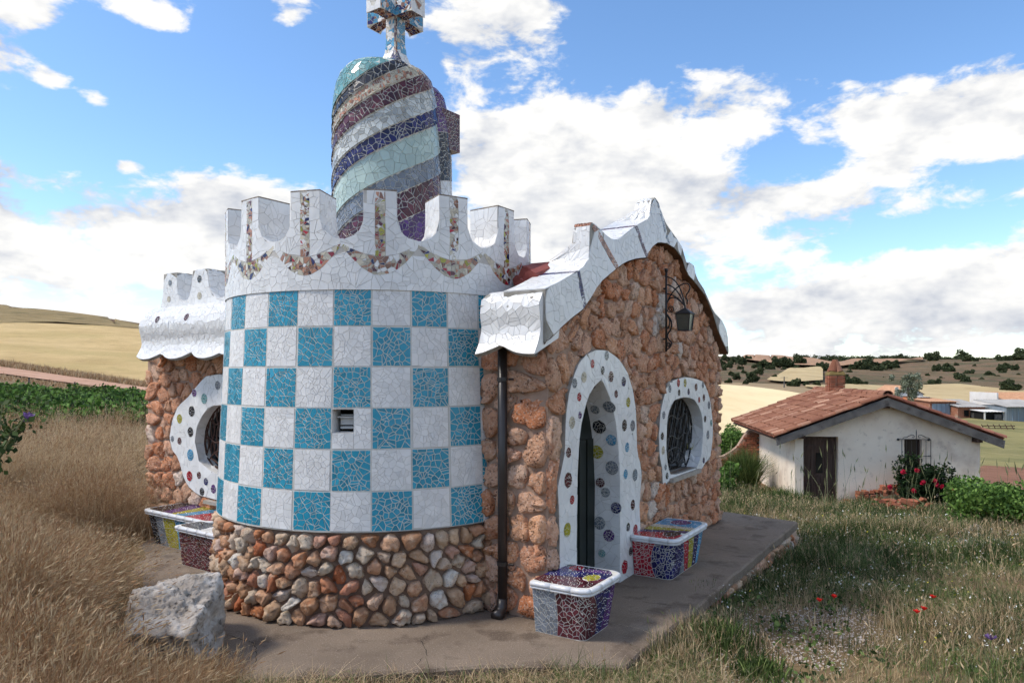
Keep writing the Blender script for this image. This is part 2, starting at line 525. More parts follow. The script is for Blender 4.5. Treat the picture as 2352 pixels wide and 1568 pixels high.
def rubble(name, fs, bounds, sp, asp, gap, mapf, height, mat, parent, rng, rough=.012, domes=((1, -.25), (.96, .45), (.78, .86), (.42, 1.0)), jit=.40, drop=0.0):
    """every stone of a rubble wall as a mesh of its own; asp = width / height of a stone"""
    gs = [(lambda x, y, f=f: f(x * asp, y)) for f in fs]
    out = []
    for poly, c, a in cells(gs, (bounds[0] / asp, bounds[1] / asp, bounds[2], bounds[3]), sp, gap, rng, jit):
        if rng.random() < drop: continue
        poly = chaikin([(x * asp, y) for x, y in poly], 2, .22)
        if area(poly) < 0: poly.reverse()
        n = len(poly)
        cx = sum(p[0] for p in poly) / n; cy = sum(p[1] for p in poly) / n
        hh = height * rng.uniform(.6, 1.25)
        sx_, sy_ = rng.gauss(0, .18), rng.gauss(0, .18)
        vs_, fs_ = [], []
        off = rng.uniform(0, 100)
        for ri, (k, hz) in enumerate(domes):
            for x, y in poly:
                qx, qy = cx + (x - cx) * k, cy + (y - cy) * k
                nz = noise.noise(Vector((qx * 16 + off, qy * 16, ri * 2.1)))
                n2 = noise.noise(Vector((qx * 40 + off, qy * 40, ri * 3.7)))
                e = (nz * 1.5 + n2 * .8) * rough
                w2 = 0 if ri == 0 else 1
                z = hh * hz + w2 * (e * 1.3 + sx_ * (qx - cx) * .5 + sy_ * (qy - cy) * .5)
                g = 1 + (e * 1.2) / (math.sqrt(a) + .02)
                vs_.append(tuple(mapf(cx + (qx - cx) * g, cy + (qy - cy) * g, z)))
        vs_.append(tuple(mapf(cx, cy, hh * domes[-1][1] + rng.uniform(-.5, .7) * rough)))
        nr = len(domes)
        for r_ in range(nr - 1):
            for i in range(n):
                i2 = (i + 1) % n
                fs_.append((r_ * n + i, r_ * n + i2, (r_ + 1) * n + i2, (r_ + 1) * n + i))
        for i in range(n):
            fs_.append(((nr - 1) * n + i, (nr - 1) * n + (i + 1) % n, nr * n))
        mb = MB(); mb.add(vs_, fs_)
        out.append(mb.build(name, mat, parent, smooth=True, centre=True))
    return out

def fill_polys(loops):
    """triangulate outlines with holes -> (points, faces)"""
    pts = [p for l in loops for p in l]
    tris = tessellate_polygon([[Vector((p[0], p[1], 0)) for p in l] for l in loops])
    out = []
    for t in tris:
        a, b, c = (pts[i] for i in t)
        if (b[0] - a[0]) * (c[1] - a[1]) - (b[1] - a[1]) * (c[0] - a[0]) < 0: t = (t[0], t[2], t[1])
        out.append(tuple(t))
    return pts, out

# ------------------------------------------------------------------ terrain (heights in metres above the terrace)
def A_(u): return (u - 1176) / 1650.0
TA = np.array([A_(u) for u in (-700, 0, 330, 700, 1176, 1500, 1660, 1850, 2100, 2352, 3000)])
TY = np.array([0, 2, 3.2, 4.2, 5, 6, 7, 9, 12, 16, 21, 26, 34, 48, 58, 70, 110, 170, 260, 420, 700, 1100, 2500.])
TZ = np.array([
 # -700   0     330   700   1176  1500  1660  1850  2100  2352  3000
 [.60, .60, .60, .60, .60, .60, .60, .60, .60, .60, .60],
 [.62, .62, .60, .55, .45, .45, .45, .45, .45, .45, .45],
 [.62, .55, .42, .32, .20, .16, .15, .15, .15, .15, .15],
 [.55, .45, .22, .12, .03, .0, -.02, -.02, -.03, -.03, -.03],
 [.50, .36, .06, -.05, -.08, -.09, -.10, -.11, -.12, -.14, -.15],
 [.45, .30, .0, -.07, -.10, -.11, -.13, -.15, -.18, -.20, -.2],
 [.42, .27, -.02, -.10, -.15, -.16, -.19, -.21, -.25, -.27, -.3],
 [.40, .25, .0, -.2, -.3, -.36, -.37, -.38, -.40, -.42, -.45],
 [.40, .25, .10, -.2, -.4, -.55, -.58, -.60, -.62, -.65, -.7],
 [.40, .22, .16, -.2, -.6, -.75, -.85, -.95, -1.0, -1.05, -1.1],
 [.45, .25, .22, -.2, -.9, -1.2, -1.4, -1.66, -1.76, -1.86, -2.0],
 [.6, .42, .36, -.1, -1.0, -1.5, -1.75, -1.9, -2.1, -2.3, -2.6],
 [1.0, .78, .55, .0, -1.0, -1.8, -2.3, -2.5, -2.7, -2.95, -3.2],
 [2.3, 1.9, .78, .2, -1.0, -1.9, -2.8, -3.0, -3.4, -3.85, -4.2],
 [2.9, 2.5, 1.15, .4, -1.0, -1.9, -2.9, -3.2, -3.8, -4.2, -4.6],
 [4.0, 3.6, 1.95, .8, -.8, -1.8, -2.85, -3.4, -4.2, -4.6, -5.0],
 [8.0, 7.4, 4.8, 2.5, .0, -1.0, -1.9, -2.6, -4.6, -5.2, -5.6],
 [16., 14.4, 11., 6., 2.0, .6, -.5, -.9, -4.6, -5.3, -5.6],
 [27., 25.6, 19.2, 10, 5.0, 2.5, 1.1, .9, -2.0, -2.6, -3.0],
 [24., 23., 15., 10, 7.0, 5.5, 5.4, 4.9, 4.6, 7.5, 9.0],
 [12., 12., 10., 10, 12., 15., 17.3, 15.8, 14.6, 13.0, 13.],
 [10., 10., 10., 10, 12., 14., 15., 17.5, 18.5, 16., 14.],
 [10., 10., 10., 10, 10., 10., 10., 10., 10., 10., 10.]])
_ly = np.log(TY + 2.0)
def zt(x, y):
    x = np.asarray(x, float); y = np.asarray(y, float)
    r = np.hypot(x, y); th = np.clip(np.arctan2(x, y), -1.0, 1.0)
    a = np.clip(np.tan(th), TA[0], TA[-1]); Y = r * np.cos(th)
    i = np.clip(np.searchsorted(TA, a) - 1, 0, len(TA) - 2)
    fa = (a - TA[i]) / (TA[i + 1] - TA[i]); fa = np.clip(fa, 0, 1)
    l = np.log(np.maximum(Y, 0) + 2.0)
    j = np.clip(np.searchsorted(_ly, l) - 1, 0, len(_ly) - 2)
    fy = np.clip((l - _ly[j]) / (_ly[j + 1] - _ly[j]), 0, 1)
    return (TZ[j, i] * (1 - fa) + TZ[j, i + 1] * fa) * (1 - fy) + (TZ[j + 1, i] * (1 - fa) + TZ[j + 1, i + 1] * fa) * fy
def ground_at(u, v, y0=8.0, y1=1500.0):
    """the place on the terrain seen in a direction"""
    Ys = np.exp(np.linspace(math.log(y0), math.log(y1), 1500))
    a = A_(u); z = EYE - (v - 855) / 1650 * Ys
    g = zt(a * Ys, Ys)
    k = np.argmax(z < g)
    if not (z < g).any(): k = len(Ys) - 1
    Y = Ys[k]
    return a * Y, Y, float(g[k])

MAT['soil'] = material('soil', [srgb(92, 74, 54), srgb(128, 106, 78), srgb(116, 100, 66)], scale=.9, detail=10, rough=1, bump=.6, bscale=30, bdist=.03,
    mix2=[(srgb(100, 98, 60), .35, .5, .66, .4), (srgb(150, 128, 92), 2.2, .5, .66, .6), (srgb(60, 46, 34), 12, .55, .7, .6)])
MAT['wheat'] = material('wheat', [srgb(188, 158, 106), srgb(218, 190, 136)], scale=.16, detail=12, rough=1, bump=.7, bscale=3.5, bdist=.3,
    mix2=[(srgb(158, 130, 82), 1.2, .5, .72, .55), (srgb(172, 150, 92), .05, .5, .65, .5)], stretch=(1, .35, 1))
MAT['pale_sunlit_wheat'] = material('pale_sunlit_wheat', [srgb(226, 200, 150), srgb(244, 222, 176)], scale=.08, detail=10, rough=1, bump=.4, bscale=2.5, bdist=.2,  # pale wheat, with the far field's sunshine put into the colour
    mix2=[(srgb(214, 186, 132), .5, .5, .75, .5)], stretch=(1, .3, 1))
MAT['stubble'] = material('stubble', [srgb(178, 154, 112), srgb(200, 178, 134)], scale=.05, detail=10, rough=1, bump=.4, bscale=1.5, bdist=.3, mix2=[(srgb(160, 140, 96), .3, .5, .7, .6)])
MAT['plough'] = material('plough', [srgb(150, 116, 90), srgb(178, 140, 110)], scale=.03, detail=10, rough=1, bump=.4, bscale=1.2, bdist=.3)
MAT['fallow'] = material('fallow', [srgb(146, 124, 92), srgb(162, 140, 106)], scale=.05, detail=8, rough=1)
MAT['track'] = material('track', [srgb(176, 134, 108), srgb(204, 164, 138)], scale=.5, detail=10, rough=1, bump=.5, bscale=8, bdist=.05, mix2=[(srgb(150, 118, 88), .9, .55, .7, .7)])
MAT['scrub'] = material('scrub', [srgb(92, 82, 56), srgb(122, 100, 74), srgb(112, 82, 64)], scale=.035, detail=14, rough=1, bump=.8, bscale=.5, bdist=1.0,
    mix2=[(srgb(78, 78, 50), .05, .46, .6, .85), (srgb(136, 94, 72), .09, .56, .66, .6), (srgb(70, 64, 44), .4, .52, .68, .7)])
MAT['scrub_gold'] = material('scrub_gold', [srgb(132, 112, 74), srgb(164, 142, 98)], scale=.1, detail=12, rough=1, bump=.8, bscale=1.5, bdist=.5, mix2=[(srgb(96, 90, 52), .15, .5, .65, .7)])
MAT['pasture'] = material('pasture', [srgb(120, 114, 70), srgb(150, 140, 90)], scale=.12, detail=12, rough=1, bump=.6, bscale=3, bdist=.2, mix2=[(srgb(104, 104, 60), .3, .5, .66, .7), (srgb(166, 152, 106), .7, .55, .7, .6)])
MAT['red_soil'] = material('red_soil', [srgb(120, 82, 62), srgb(150, 106, 82)], scale=.8, detail=12, rough=1, bump=.9, bscale=5, bdist=.1)

# the ground itself: one sheet all round the camera, finer ahead of it
th = np.concatenate([np.linspace(-180, -52, 40)[:-1], np.linspace(-52, 52, 260), np.linspace(52, 180, 40)[1:]])
rr = np.concatenate([[.3], np.exp(np.linspace(math.log(.8), math.log(2400), 230))])
TH, RR = np.meshgrid(np.radians(th), rr)
GX, GY = RR * np.sin(TH), RR * np.cos(TH)
GZ = zt(GX, GY)
rng = np.random.RandomState(4)
bumpy = np.zeros_like(GZ)
for k in range(26):
    f_ = .8 * 1.22 ** k * .5; a_ = .028 / (1 + .12 * k); ph = rng.rand(3) * 6.28; an = rng.rand() * 6.28
    bumpy += a_ * np.sin(f_ * (GX * math.cos(an) + GY * math.sin(an)) + ph[0]) * (f_ * RR < 90)
far = np.clip((RR - 60) / 300, 0, 1)
GZ = GZ + bumpy * np.clip(RR / 6, .2, 1) + far * (1.2 * np.sin(GX * .021 + 1.3) * np.sin(GY * .017) + .5 * np.sin(GX * .06 + GY * .045))
nth, nr = len(th), len(rr)
idx = np.arange(nth * nr).reshape(nr, nth)
F = np.stack([idx[:-1, :-1], idx[:-1, 1:], idx[1:, 1:], idx[1:, :-1]], -1).reshape(-1, 4)[:, ::-1]
rc = (RR[:-1, :-1] + RR[1:, 1:]).ravel() / 2
GMI = np.where(rc > 125, 1, 0)
ground = np_mesh('ground', np.stack([GX, GY, GZ], -1), F, [MAT['soil'], MAT['scrub']], mi=GMI, smooth=True)
tag(ground, kind='structure')
# keep the shape functions in step with the sheet
_zt0 = zt
def zg(x, y):
    return _zt0(x, y)

def patch(name, us, near, far_, mat, lift=.06, nv=14):
    """a field: strips of the terrain between two boundary lines; near/far = image rows where its borders are seen"""
    us = np.array(us, float)
    nu = 60
    uu = np.linspace(us[0], us[-1], nu)
    vn = np.interp(uu, us, near); vf = np.interp(uu, us, far_)
    V = []
    for u, a, b in zip(uu, vn, vf):
        p0 = ground_at(u, a); p1 = ground_at(u, b)
        for k in range(nv):
            Y = p0[1] * (p1[1] / p0[1]) ** (k / (nv - 1))
            x = A_(u) * Y
            r_ = math.hypot(x, Y); fr = min(max((r_ - 60) / 300, 0), 1)
            z = float(zt(x, Y)) + fr * (1.2 * math.sin(x * .021 + 1.3) * math.sin(Y * .017) + .5 * math.sin(x * .06 + Y * .045))
            V.append((x, Y, z + lift * (1 + Y * .012) + .0 ))
    ix = np.arange(nu * nv).reshape(nu, nv)
    F = np.stack([ix[:-1, :-1], ix[1:, :-1], ix[1:, 1:], ix[:-1, 1:]], -1).reshape(-1, 4)
    o = np_mesh(name, V, F, mat, smooth=True)
    tag(o, kind='structure')
    return o
patch('wheat_field', [-500, 0, 330, 700], [750, 832, 884, 925], [735, 741, 757, 800], MAT['wheat'], .10)
patch('hilltop', [-500, 0, 130, 280, 330, 480], [738, 743, 744, 756, 760, 775], [660, 704, 711, 744, 753, 773], MAT['scrub_gold'], .12)
patch('dirt_track', [-500, 0, 330, 700], [810, 862, 906, 945], [790, 846, 893, 930], MAT['track'], .09, 6)
patch('pale_sunlit_wheat_field', [1500, 1650, 1720, 1790, 1850, 1960], [1030, 1006, 1000, 985, 960, 935], [888, 888, 893, 903, 913, 922], MAT['pale_sunlit_wheat'], .15)
patch('fallow_field', [1500, 1650, 1720, 1790, 1850, 1960, 2060], [886, 887, 891, 901, 911, 920, 905], [872, 878, 880, 884, 888, 892, 896], MAT['fallow'], .1, 8)
patch('stubble_field', [1762, 1790, 1830, 1890], [877, 880, 881, 880], [876, 862, 850, 847], MAT['stubble'], .2, 8)
patch('barley_field', [1850, 2000, 2200, 2330, 2600], [893, 905, 928, 940, 960], [888, 890, 891, 902, 915], MAT['stubble'], .2, 10)
patch('ploughed_field', [1695, 1740, 1800, 1890, 1960], [829, 833, 838, 842, 842], [827, 820, 823, 832, 839], MAT['plough'], .3, 8)
patch('fallow_strip', [1890, 1960, 2040, 2120], [845, 842, 839, 834], [838, 832, 829, 827], MAT['plough'], .3, 6)
patch('pasture', [2190, 2240, 2352, 2600], [1105, 1100, 1085, 1070], [968, 962, 966, 968], MAT['pasture'], .05)
patch('earth_bank', [2224, 2260, 2352, 2500], [1125, 1122, 1130, 1130], [1085, 1072, 1078, 1080], MAT['red_soil'], .07, 8)
patch('bare_soil', [2150, 2250, 2352, 2500], [1225, 1240, 1262, 1280], [1215, 1210, 1205, 1205], MAT['red_soil'], .05, 8)

# ------------------------------------------------------------------ the mosaic house
C0 = Vector((.314, 6.334)); D2 = Vector((.5357, .8444)); N2 = Vector((.8444, -.5357)); W2 = Vector((-.816, .578)); M2 = Vector((-.578, -.816))
def FAC(s, z, h):      # facade: s along the wall, z up, h out of it
    p = C0 + D2 * s + N2 * h
    return (p.x, p.y, z)
def SID(t, z, h):      # side wall
    p = C0 + W2 * t + M2 * h
    return (p.x, p.y, z)
def SIDm(t, z, h):     # the same seen with its outside to the right hand, for outlines drawn left to right
    return SID(-t, z, h)
TC = Vector((-1.417, 7.924)); TF = Vector((.176, -.984)); TR = Vector((.984, .176))
def CYL(phi, r, z, c=TC):
    p = c + (TF * math.cos(phi) + TR * math.sin(phi)) * r
    return (p.x, p.y, z)
house = thing('mosaic_house', 'storybook stone house with checkered mosaic round tower and wavy white roof edge', 'house', (-.5, 8.5, 0))
rg = random.Random(11)

# --- terrace
terr_pts = [(.87, 5.394), (2.55, 8.02), (4.219, 10.61), (3.4, 11.35), (-5.6, 13.2), (-6.3, 11.4), (-5.5, 9.3), (-4.3, 7.7), (-3.1, 6.45), (-2.35, 5.35), (-1.917, 5.134), (-1.405, 5.208), (-.6, 5.33), (.059, 5.41), (.5, 5.395)]
TSD = sdf_poly(terr_pts)
dense = []
for i in range(len(terr_pts)):
    a, b = Vector(terr_pts[i]), Vector(terr_pts[(i + 1) % len(terr_pts)])
    k = max(1, int((b - a).length / .12))
    for j in range(k):
        p = a + (b - a) * j / k
        e = noise.noise(Vector((p.x * 2.2, p.y * 2.2, .3))) * .022 + noise.noise(Vector((p.x * 9, p.y * 9, .8))) * .008
        nn = Vector(((b - a).y, -(b - a).x)).normalized()
        p = p + nn * e
        dense.append((p.x, p.y))
mb = MB()
pts, tris = fill_polys([dense])
nb_ = len(dense)
ins = []
for i in range(nb_):
    a, b = Vector(dense[i - 1]), Vector(dense[(i + 1) % nb_])
    nn = Vector(((b - a).y, -(b - a).x)).normalized()
    ins.append(Vector(dense[i]) - nn * .018)
mb.add([(p.x, p.y, 0.0) for p in ins], tris)
vs_ = [(p.x, p.y, 0.0) for p in ins] + [(p[0], p[1], -.018) for p in dense] + [(p[0] , p[1], -.105) for p in dense]
fs_ = []
for r_ in range(2):
    for i in range(nb_):
        j = (i + 1) % nb_
        fs_.append((r_ * nb_ + i, (r_ + 1) * nb_ + i, (r_ + 1) * nb_ + j, r_ * nb_ + j))
mb.add(vs_, fs_)
terrace = mb.build('terrace_pavement', MAT['concrete'])
tag(terrace, kind='structure')
mb = MB()
low = [(Vector(p) + (Vector((0, 8)) - Vector(p)).normalized() * .05) for p in dense]
vs_ = [(p.x, p.y, -.1) for p in low] + [(p.x, p.y, -1.2) for p in low]
mb.add(vs_, [(i, nb_ + i, nb_ + (i + 1) % nb_, (i + 1) % nb_) for i in range(nb_)])
mb.build('footing', MAT['mortar_dark'], terrace)
E0, E1 = Vector((.87, 5.394)), Vector((4.219, 10.61))
ED = (E1 - E0).normalized(); EN = Vector((ED.y, -ED.x))
def EDG(s, z, h):
    p = E0 + ED * s + EN * (h - .05)
    return (p.x, p.y, z)
rubble('stone', [lambda x, y: -.105 - y, lambda x, y: y + .1 + .04 * x, lambda x, y: x - .25, lambda x, y: 6.2 - x], (.2, 6.3, -.75, -.09), .12, 1.2, .02, EDG, .07, MAT['cobble'], terrace, rg, rough=.016)

# hairline cracks and a construction joint in the slab
MAT['crack'] = material('crack', [(.02, .017, .014), (.05, .042, .035)], scale=20, rough=1)
for pts_ in ([(-.72, 5.40), (-.66, 5.62), (-.74, 5.86), (-.70, 6.05)], [(1.25, 6.9), (1.62, 6.72), (1.72, 6.74)], [(2.55, 8.95), (3.0, 8.62)], [(-2.5, 6.1), (-2.1, 5.85), (-1.95, 5.5), (-1.98, 5.2)]):
    m1 = MB(); fine = []
    for a, b in zip(pts_, pts_[1:]):
        for k in range(6): fine.append((a[0] + (b[0] - a[0]) * k / 6 + rg.gauss(0, .008), a[1] + (b[1] - a[1]) * k / 6 + rg.gauss(0, .008)))
    vs_ = []
    for i, (x, y) in enumerate(fine):
        w_ = .0025 * rg.uniform(.4, 1.3); vs_ += [(x - w_, y - w_, .0022), (x + w_, y + w_, .0022)]
    m1.add(vs_, [(2 * i, 2 * i + 1, 2 * i + 3, 2 * i + 2) for i in range(len(fine) - 1)])
    m1.build('crack', MAT['crack'], terrace)

# --- stone walls
VB = [(-0.382, 2.334), (-0.286, 2.46), (-0.155, 2.499), (0.004, 2.584), (0.17, 2.667), (0.46, 2.791), (0.579, 2.878), (0.717, 2.999), (0.858, 3.094), (1.158, 3.236), (1.413, 3.346), (1.719, 3.424), (2.01, 3.473), (2.085, 3.562), (2.28, 3.677), (2.482, 3.712), (2.736, 3.731), (2.958, 3.702), (3.19, 3.624), (3.31, 3.512), (3.408, 3.442), (3.739, 3.363), (4.119, 3.247), (4.466, 3.029), (4.678, 2.826), (4.897, 2.671), (5.239, 2.48)]
VT = [(-0.276, 2.893), (0.027, 2.993), (0.318, 3.109), (0.421, 3.147), (0.55, 3.22), (0.585, 3.294), (0.59, 3.436), (0.593, 3.57), (.62, 3.61), (0.675, 3.612), (0.858, 3.572), (1.036, 3.519), (1.236, 3.544), (1.702, 3.764), (1.973, 3.87), (2.105, 3.93), (2.124, 4.04), (2.162, 4.133), (2.26, 4.189), (2.36, 4.154), (2.482, 4.044), (2.608, 3.957), (2.78, 3.895), (3.004, 3.828), (3.19, 3.746), (3.31, 3.628), (3.374, 3.56), (3.458, 3.602), (3.635, 3.586), (3.713, 3.481), (3.818, 3.41), (4.063, 3.32), (4.446, 3.08), (4.556, 3.03), (4.897, 2.948), (5.092, 2.847), (5.192, 2.72), (5.246, 2.52)]
vbx, vbz = [p[0] for p in VB], [p[1] for p in VB]
FLEN = 5.14
DOOR_OUT = [(.125, -.02), (0.125, 0.881), (0.088, 1.192), (0.158, 1.321), (0.226, 1.475), (0.237, 1.69), (0.249, 1.862), (0.318, 2.033), (0.412, 2.186), (0.509, 2.297), (0.684, 2.379), (0.893, 2.425), (1.142, 2.419), (1.406, 2.345), (1.591, 2.247), (1.719, 2.106), (1.817, 1.949), (1.884, 1.738), (1.894, 1.515), (1.901, 1.317), (2.003, 1.202), (2.048, 1.077), (2.003, 0.91), (1.969, 0.717), (1.995, 0.5), (2.0, .2), (2.01, -.02)]
DOOR_IN = [(.45, -.02), (0.46, 0.823), (0.472, 1.23), (0.509, 1.56), (0.558, 1.725), (0.633, 1.868), (0.709, 1.979), (0.761, 2.035), (0.93, 2.11), (0.988, 2.138), (1.04, 2.1), (1.113, 2.028), (1.228, 1.904), (1.316, 1.741), (1.376, 1.552), (1.421, 1.3), (1.451, 0.985), (1.442, 0.652), (1.445, -.02)]
WIN_OUT = [(2.706, 0.821), (2.686, 1.03), (2.569, 1.254), (2.569, 1.465), (2.627, 1.743), (2.766, 1.952), (2.888, 2.094), (3.013, 2.093), (3.272, 2.128), (3.545, 2.141), (3.93, 2.115), (4.238, 2.08), (4.398, 1.979), (4.562, 1.824), (4.674, 1.566), (4.703, 1.309), (4.59, 1.064), (4.562, 0.966), (4.344, 0.955), (4.238, 0.884), (4.006, 0.862), (2.971, 0.89), (2.888, 0.862)]
WIN_IN = [(2.95, 0.93), (2.888, 1.036), (2.806, 1.232), (2.827, 1.518), (2.867, 1.689), (2.971, 1.816), (3.184, 1.875), (3.498, 1.885), (3.832, 1.855), (4.031, 1.76), (4.185, 1.624), (4.248, 1.457), (4.212, 1.181), (4.134, 1.026), (3.991, 0.92)]
LW_OUT_R = [(4.914, 2.179), (5.233, 2.147), (5.422, 2.013), (5.614, 1.875), (5.887, 1.732), (6.014, 1.534), (6.076, 1.309), (6.04, 1.172), (5.887, 1.071), (5.787, 0.94), (5.737, 0.808), (5.614, 0.682), (5.374, 0.598), (5.004, 0.577)]
LW_OUT = [(-t, z) for t, z in LW_OUT_R] + [(-4.55, .6), (-4.2, .75), (-4.0, 1.05), (-3.85, 1.4), (-4.05, 1.75), (-4.3, 1.95), (-4.6, 2.15)]
LW_IN_R = [(4.936, 1.797), (5.141, 1.753), (5.28, 1.656), (5.422, 1.477), (5.469, 1.26), (5.412, 1.076), (5.256, 0.954), (4.981, 0.91)]
LW_IN = [(-t, z) for t, z in LW_IN_R] + [(-4.7, .93), (-4.5, 1.08), (-4.42, 1.35), (-4.5, 1.6), (-4.7, 1.76)]
LW_OUT.reverse(); LW_IN.reverse()       # clockwise like the others
dsd, wsd, lsd = sdf_poly(DOOR_OUT), sdf_poly(WIN_OUT), sdf_poly(LW_OUT)

def wall(name, T, outline, holes, thick, mat):
    pts, tris = fill_polys([outline] + holes)
    mb = MB()
    mb.add([T(x, y, 0) for x, y in pts], tris)
    n0 = len(outline)
    mb.add([T(x, y, 0) for x, y in outline] + [T(x, y, -thick) for x, y in outline], [(i, i + n0, (i + 1) % n0 + n0, (i + 1) % n0) for i in range(n0)])
    for h in holes:
        n1 = len(h)
        mb.add([T(x, y, 0) for x, y in h] + [T(x, y, -thick) for x, y in h], [(i, (i + 1) % n1, (i + 1) % n1 + n1, i + n1) for i in range(n1)])
    return mb.build(name, mat, house)
top_line = [(s, float(np.interp(s, vbx, vbz)) + .05) for s in np.linspace(0, FLEN, 50)]
facade = wall('facade_wall', FAC, [(0, -.02)] + [(.45, -.02)] + DOOR_IN[1:-1] + [(1.445, -.02), (FLEN, -.02)] + top_line[::-1], [WIN_IN], .40, MAT['mortar'])
side = wall('side_wall', SIDm, [(-6.735, -.02), (-.0, -.02), (-.0, 2.7), (-6.735, 2.7)], [LW_IN], .40, MAT['mortar'])
mb = MB()   # far end wall and the back
p0, p1, p2 = FAC(FLEN, 0, 0), FAC(FLEN, 0, -6.6), SID(6.735, 0, 0)
mb.add([(p0[0], p0[1], -.02), (p1[0], p1[1], -.02), (p1[0], p1[1], 2.5), (p0[0], p0[1], 2.5)], [(0, 1, 2, 3)])
mb.add([(p2[0], p2[1], -.02), (p1[0], p1[1], -.02), (p1[0], p1[1], 2.7), (p2[0], p2[1], 2.7)], [(3, 2, 1, 0)])
mb.build('rear_wall', MAT['mortar'], house)
FLAT = ((1, -.4), (.985, .5), (.92, .88), (.6, 1.0))
vtop_f = lambda x, y: float(np.interp(x, vbx, vbz)) - y
wall_stones = rubble('stone', [lambda x, y: x + .02, lambda x, y: FLEN + .03 - x, lambda x, y: y, vtop_f, dsd, wsd], (-.05, 5.25, -.02, 3.72), .205, 1.12, .028, FAC, .040, MAT['stone'], facade, rg, rough=.018, domes=FLAT, jit=.42)
side_stones = rubble('stone', [lambda x, y: x + 6.76, lambda x, y: -4.0 - x, lambda x, y: y, lambda x, y: 2.62 - y, lsd], (-6.76, -3.9, 0, 2.66), .215, 1.1, .028, SIDm, .040, MAT['stone'], side, rg, rough=.018, domes=FLAT, jit=.42)
rubble('stone', [lambda x, y: x + .72, lambda x, y: .01 - x, lambda x, y: y, lambda x, y: 2.42 - y], (-.74, .03, 0, 2.45), .25, 1.2, .03, SIDm, .06, MAT['stone'], side, rg, rough=.024, domes=FLAT, jit=.30)
# quoins turned round the far corner
def ENDW(x, z, h):
    p = C0 + D2 * (FLEN + h) - N2 * x
    return (p.x, p.y, z)
rubble('stone', [lambda x, y: x, lambda x, y: 1.0 - x, lambda x, y: y, lambda x, y: 2.5 - y], (0, 1.0, 0, 2.5), .22, 1.0, .02, ENDW, .055, MAT['stone'], facade, rg, rough=.022, domes=FLAT, jit=.40)

# --- openings: tiled surrounds, reveals, dots, door and grilles
DOTCOL = {'k': 'black', 'n': 'navy', 'm': 'maroon', 'r': 'red', 'o': 'olive', 'b': 'sky', 'g': 'grey', 'p': 'purple', 't': 'terra', 'w': 'greywhite', 'e': 'teal', 'c': 'cream'}
def dots_of(T, lst, parent, lift):
    for x, y, r_, c in lst:
        mb = MB()
        # a round setting bed under the small shards
        n = 20
        mb.add([T(x, y, lift)] + [T(x + r_ * math.cos(2 * math.pi * i / n), y + r_ * math.sin(2 * math.pi * i / n), lift) for i in range(n)], [(0, 1 + i, 1 + (i + 1) % n) for i in range(n)], 0)
        f = lambda a, b: r_ - math.hypot(a - x, b - y)
        mosaic(mb, [f], (x - r_, x + r_, y - r_, y + r_), max(.02, r_ * .38), .0055, lambda a, b, h: T(a, b, h + lift), 1, rg, thk=.003, snap=.25)
        mb.build('mosaic_dot', [MAT['grout'], MAT[DOTCOL[c]]], parent)
def surround(name, T, outer, inner, dots, proud, depth, open_bottom):
    mb = MB()
    if open_bottom:
        loops = [outer + inner[::-1]]
    else:
        loops = [outer, inner]
    pts, tris = fill_polys(loops)
    mb.add([T(x, y, proud) for x, y in pts], tris)
    for loop, lo, flip in ((outer, -.01, False), (inner, -depth, True)):
        n = len(loop)
        m_ = n - 1 if open_bottom else n
        vs_ = [T(x, y, proud) for x, y in loop] + [T(x, y, lo) for x, y in loop]
        mb.add(vs_, [((i, i + n, (i + 1) % n + n, (i + 1) % n) if flip else (i, (i + 1) % n, (i + 1) % n + n, i + n)) for i in range(m_)])
    o = mb.build(name, MAT['grout_dark'], house)
    so, si = sdf_poly(outer), sdf_poly(inner)
    circ = [(lambda a, b, x=x, y=y, r_=r_: math.hypot(a - x, b - y) - r_) for x, y, r_, c in dots]
    xs = [p[0] for p in outer]; ys = [p[1] for p in outer]
    ms = MB()
    mosaic(ms, [lambda a, b: -so(a, b), si, lambda a, b: b - .005] + circ, (min(xs), max(xs), max(0, min(ys)), max(ys)), .085, .0022, lambda a, b, h: T(a, b, h + proud), 0, rg, thk=.003, tilt=.014)
    tag(ms.build('tile_facing', MAT['white'], o), kind='stuff')
    # the reveal
    lens = [0]
    for i in range(1, len(inner)): lens.append(lens[-1] + math.dist(inner[i], inner[i - 1]))
    L_ = lens[-1]
    xs_, ys_ = [p[0] for p in inner], [p[1] for p in inner]
    def RV(a, b, h):
        x = float(np.interp(a, lens, xs_)); y = float(np.interp(a, lens, ys_))
        x2 = float(np.interp(min(a + .03, L_), lens, xs_)); y2 = float(np.interp(min(a + .03, L_), lens, ys_))
        x1 = float(np.interp(max(a - .03, 0), lens, xs_)); y1 = float(np.interp(max(a - .03, 0), lens, ys_))
        tx, ty = x2 - x1, y2 - y1; l = math.hypot(tx, ty) + 1e-9
        return T(x + ty / l * h, y - tx / l * h, proud - b)
    ms = MB()
    mosaic(ms, rect_fs(0, L_, 0, depth), (0, L_, 0, depth), .085, .0022, RV, 0, rg, thk=.003, tilt=.014)
    tag(ms.build('reveal_tiles', MAT['white'], o), kind='stuff')
    dots_of(T, dots, o, proud + .004)
    return o, RV, L_
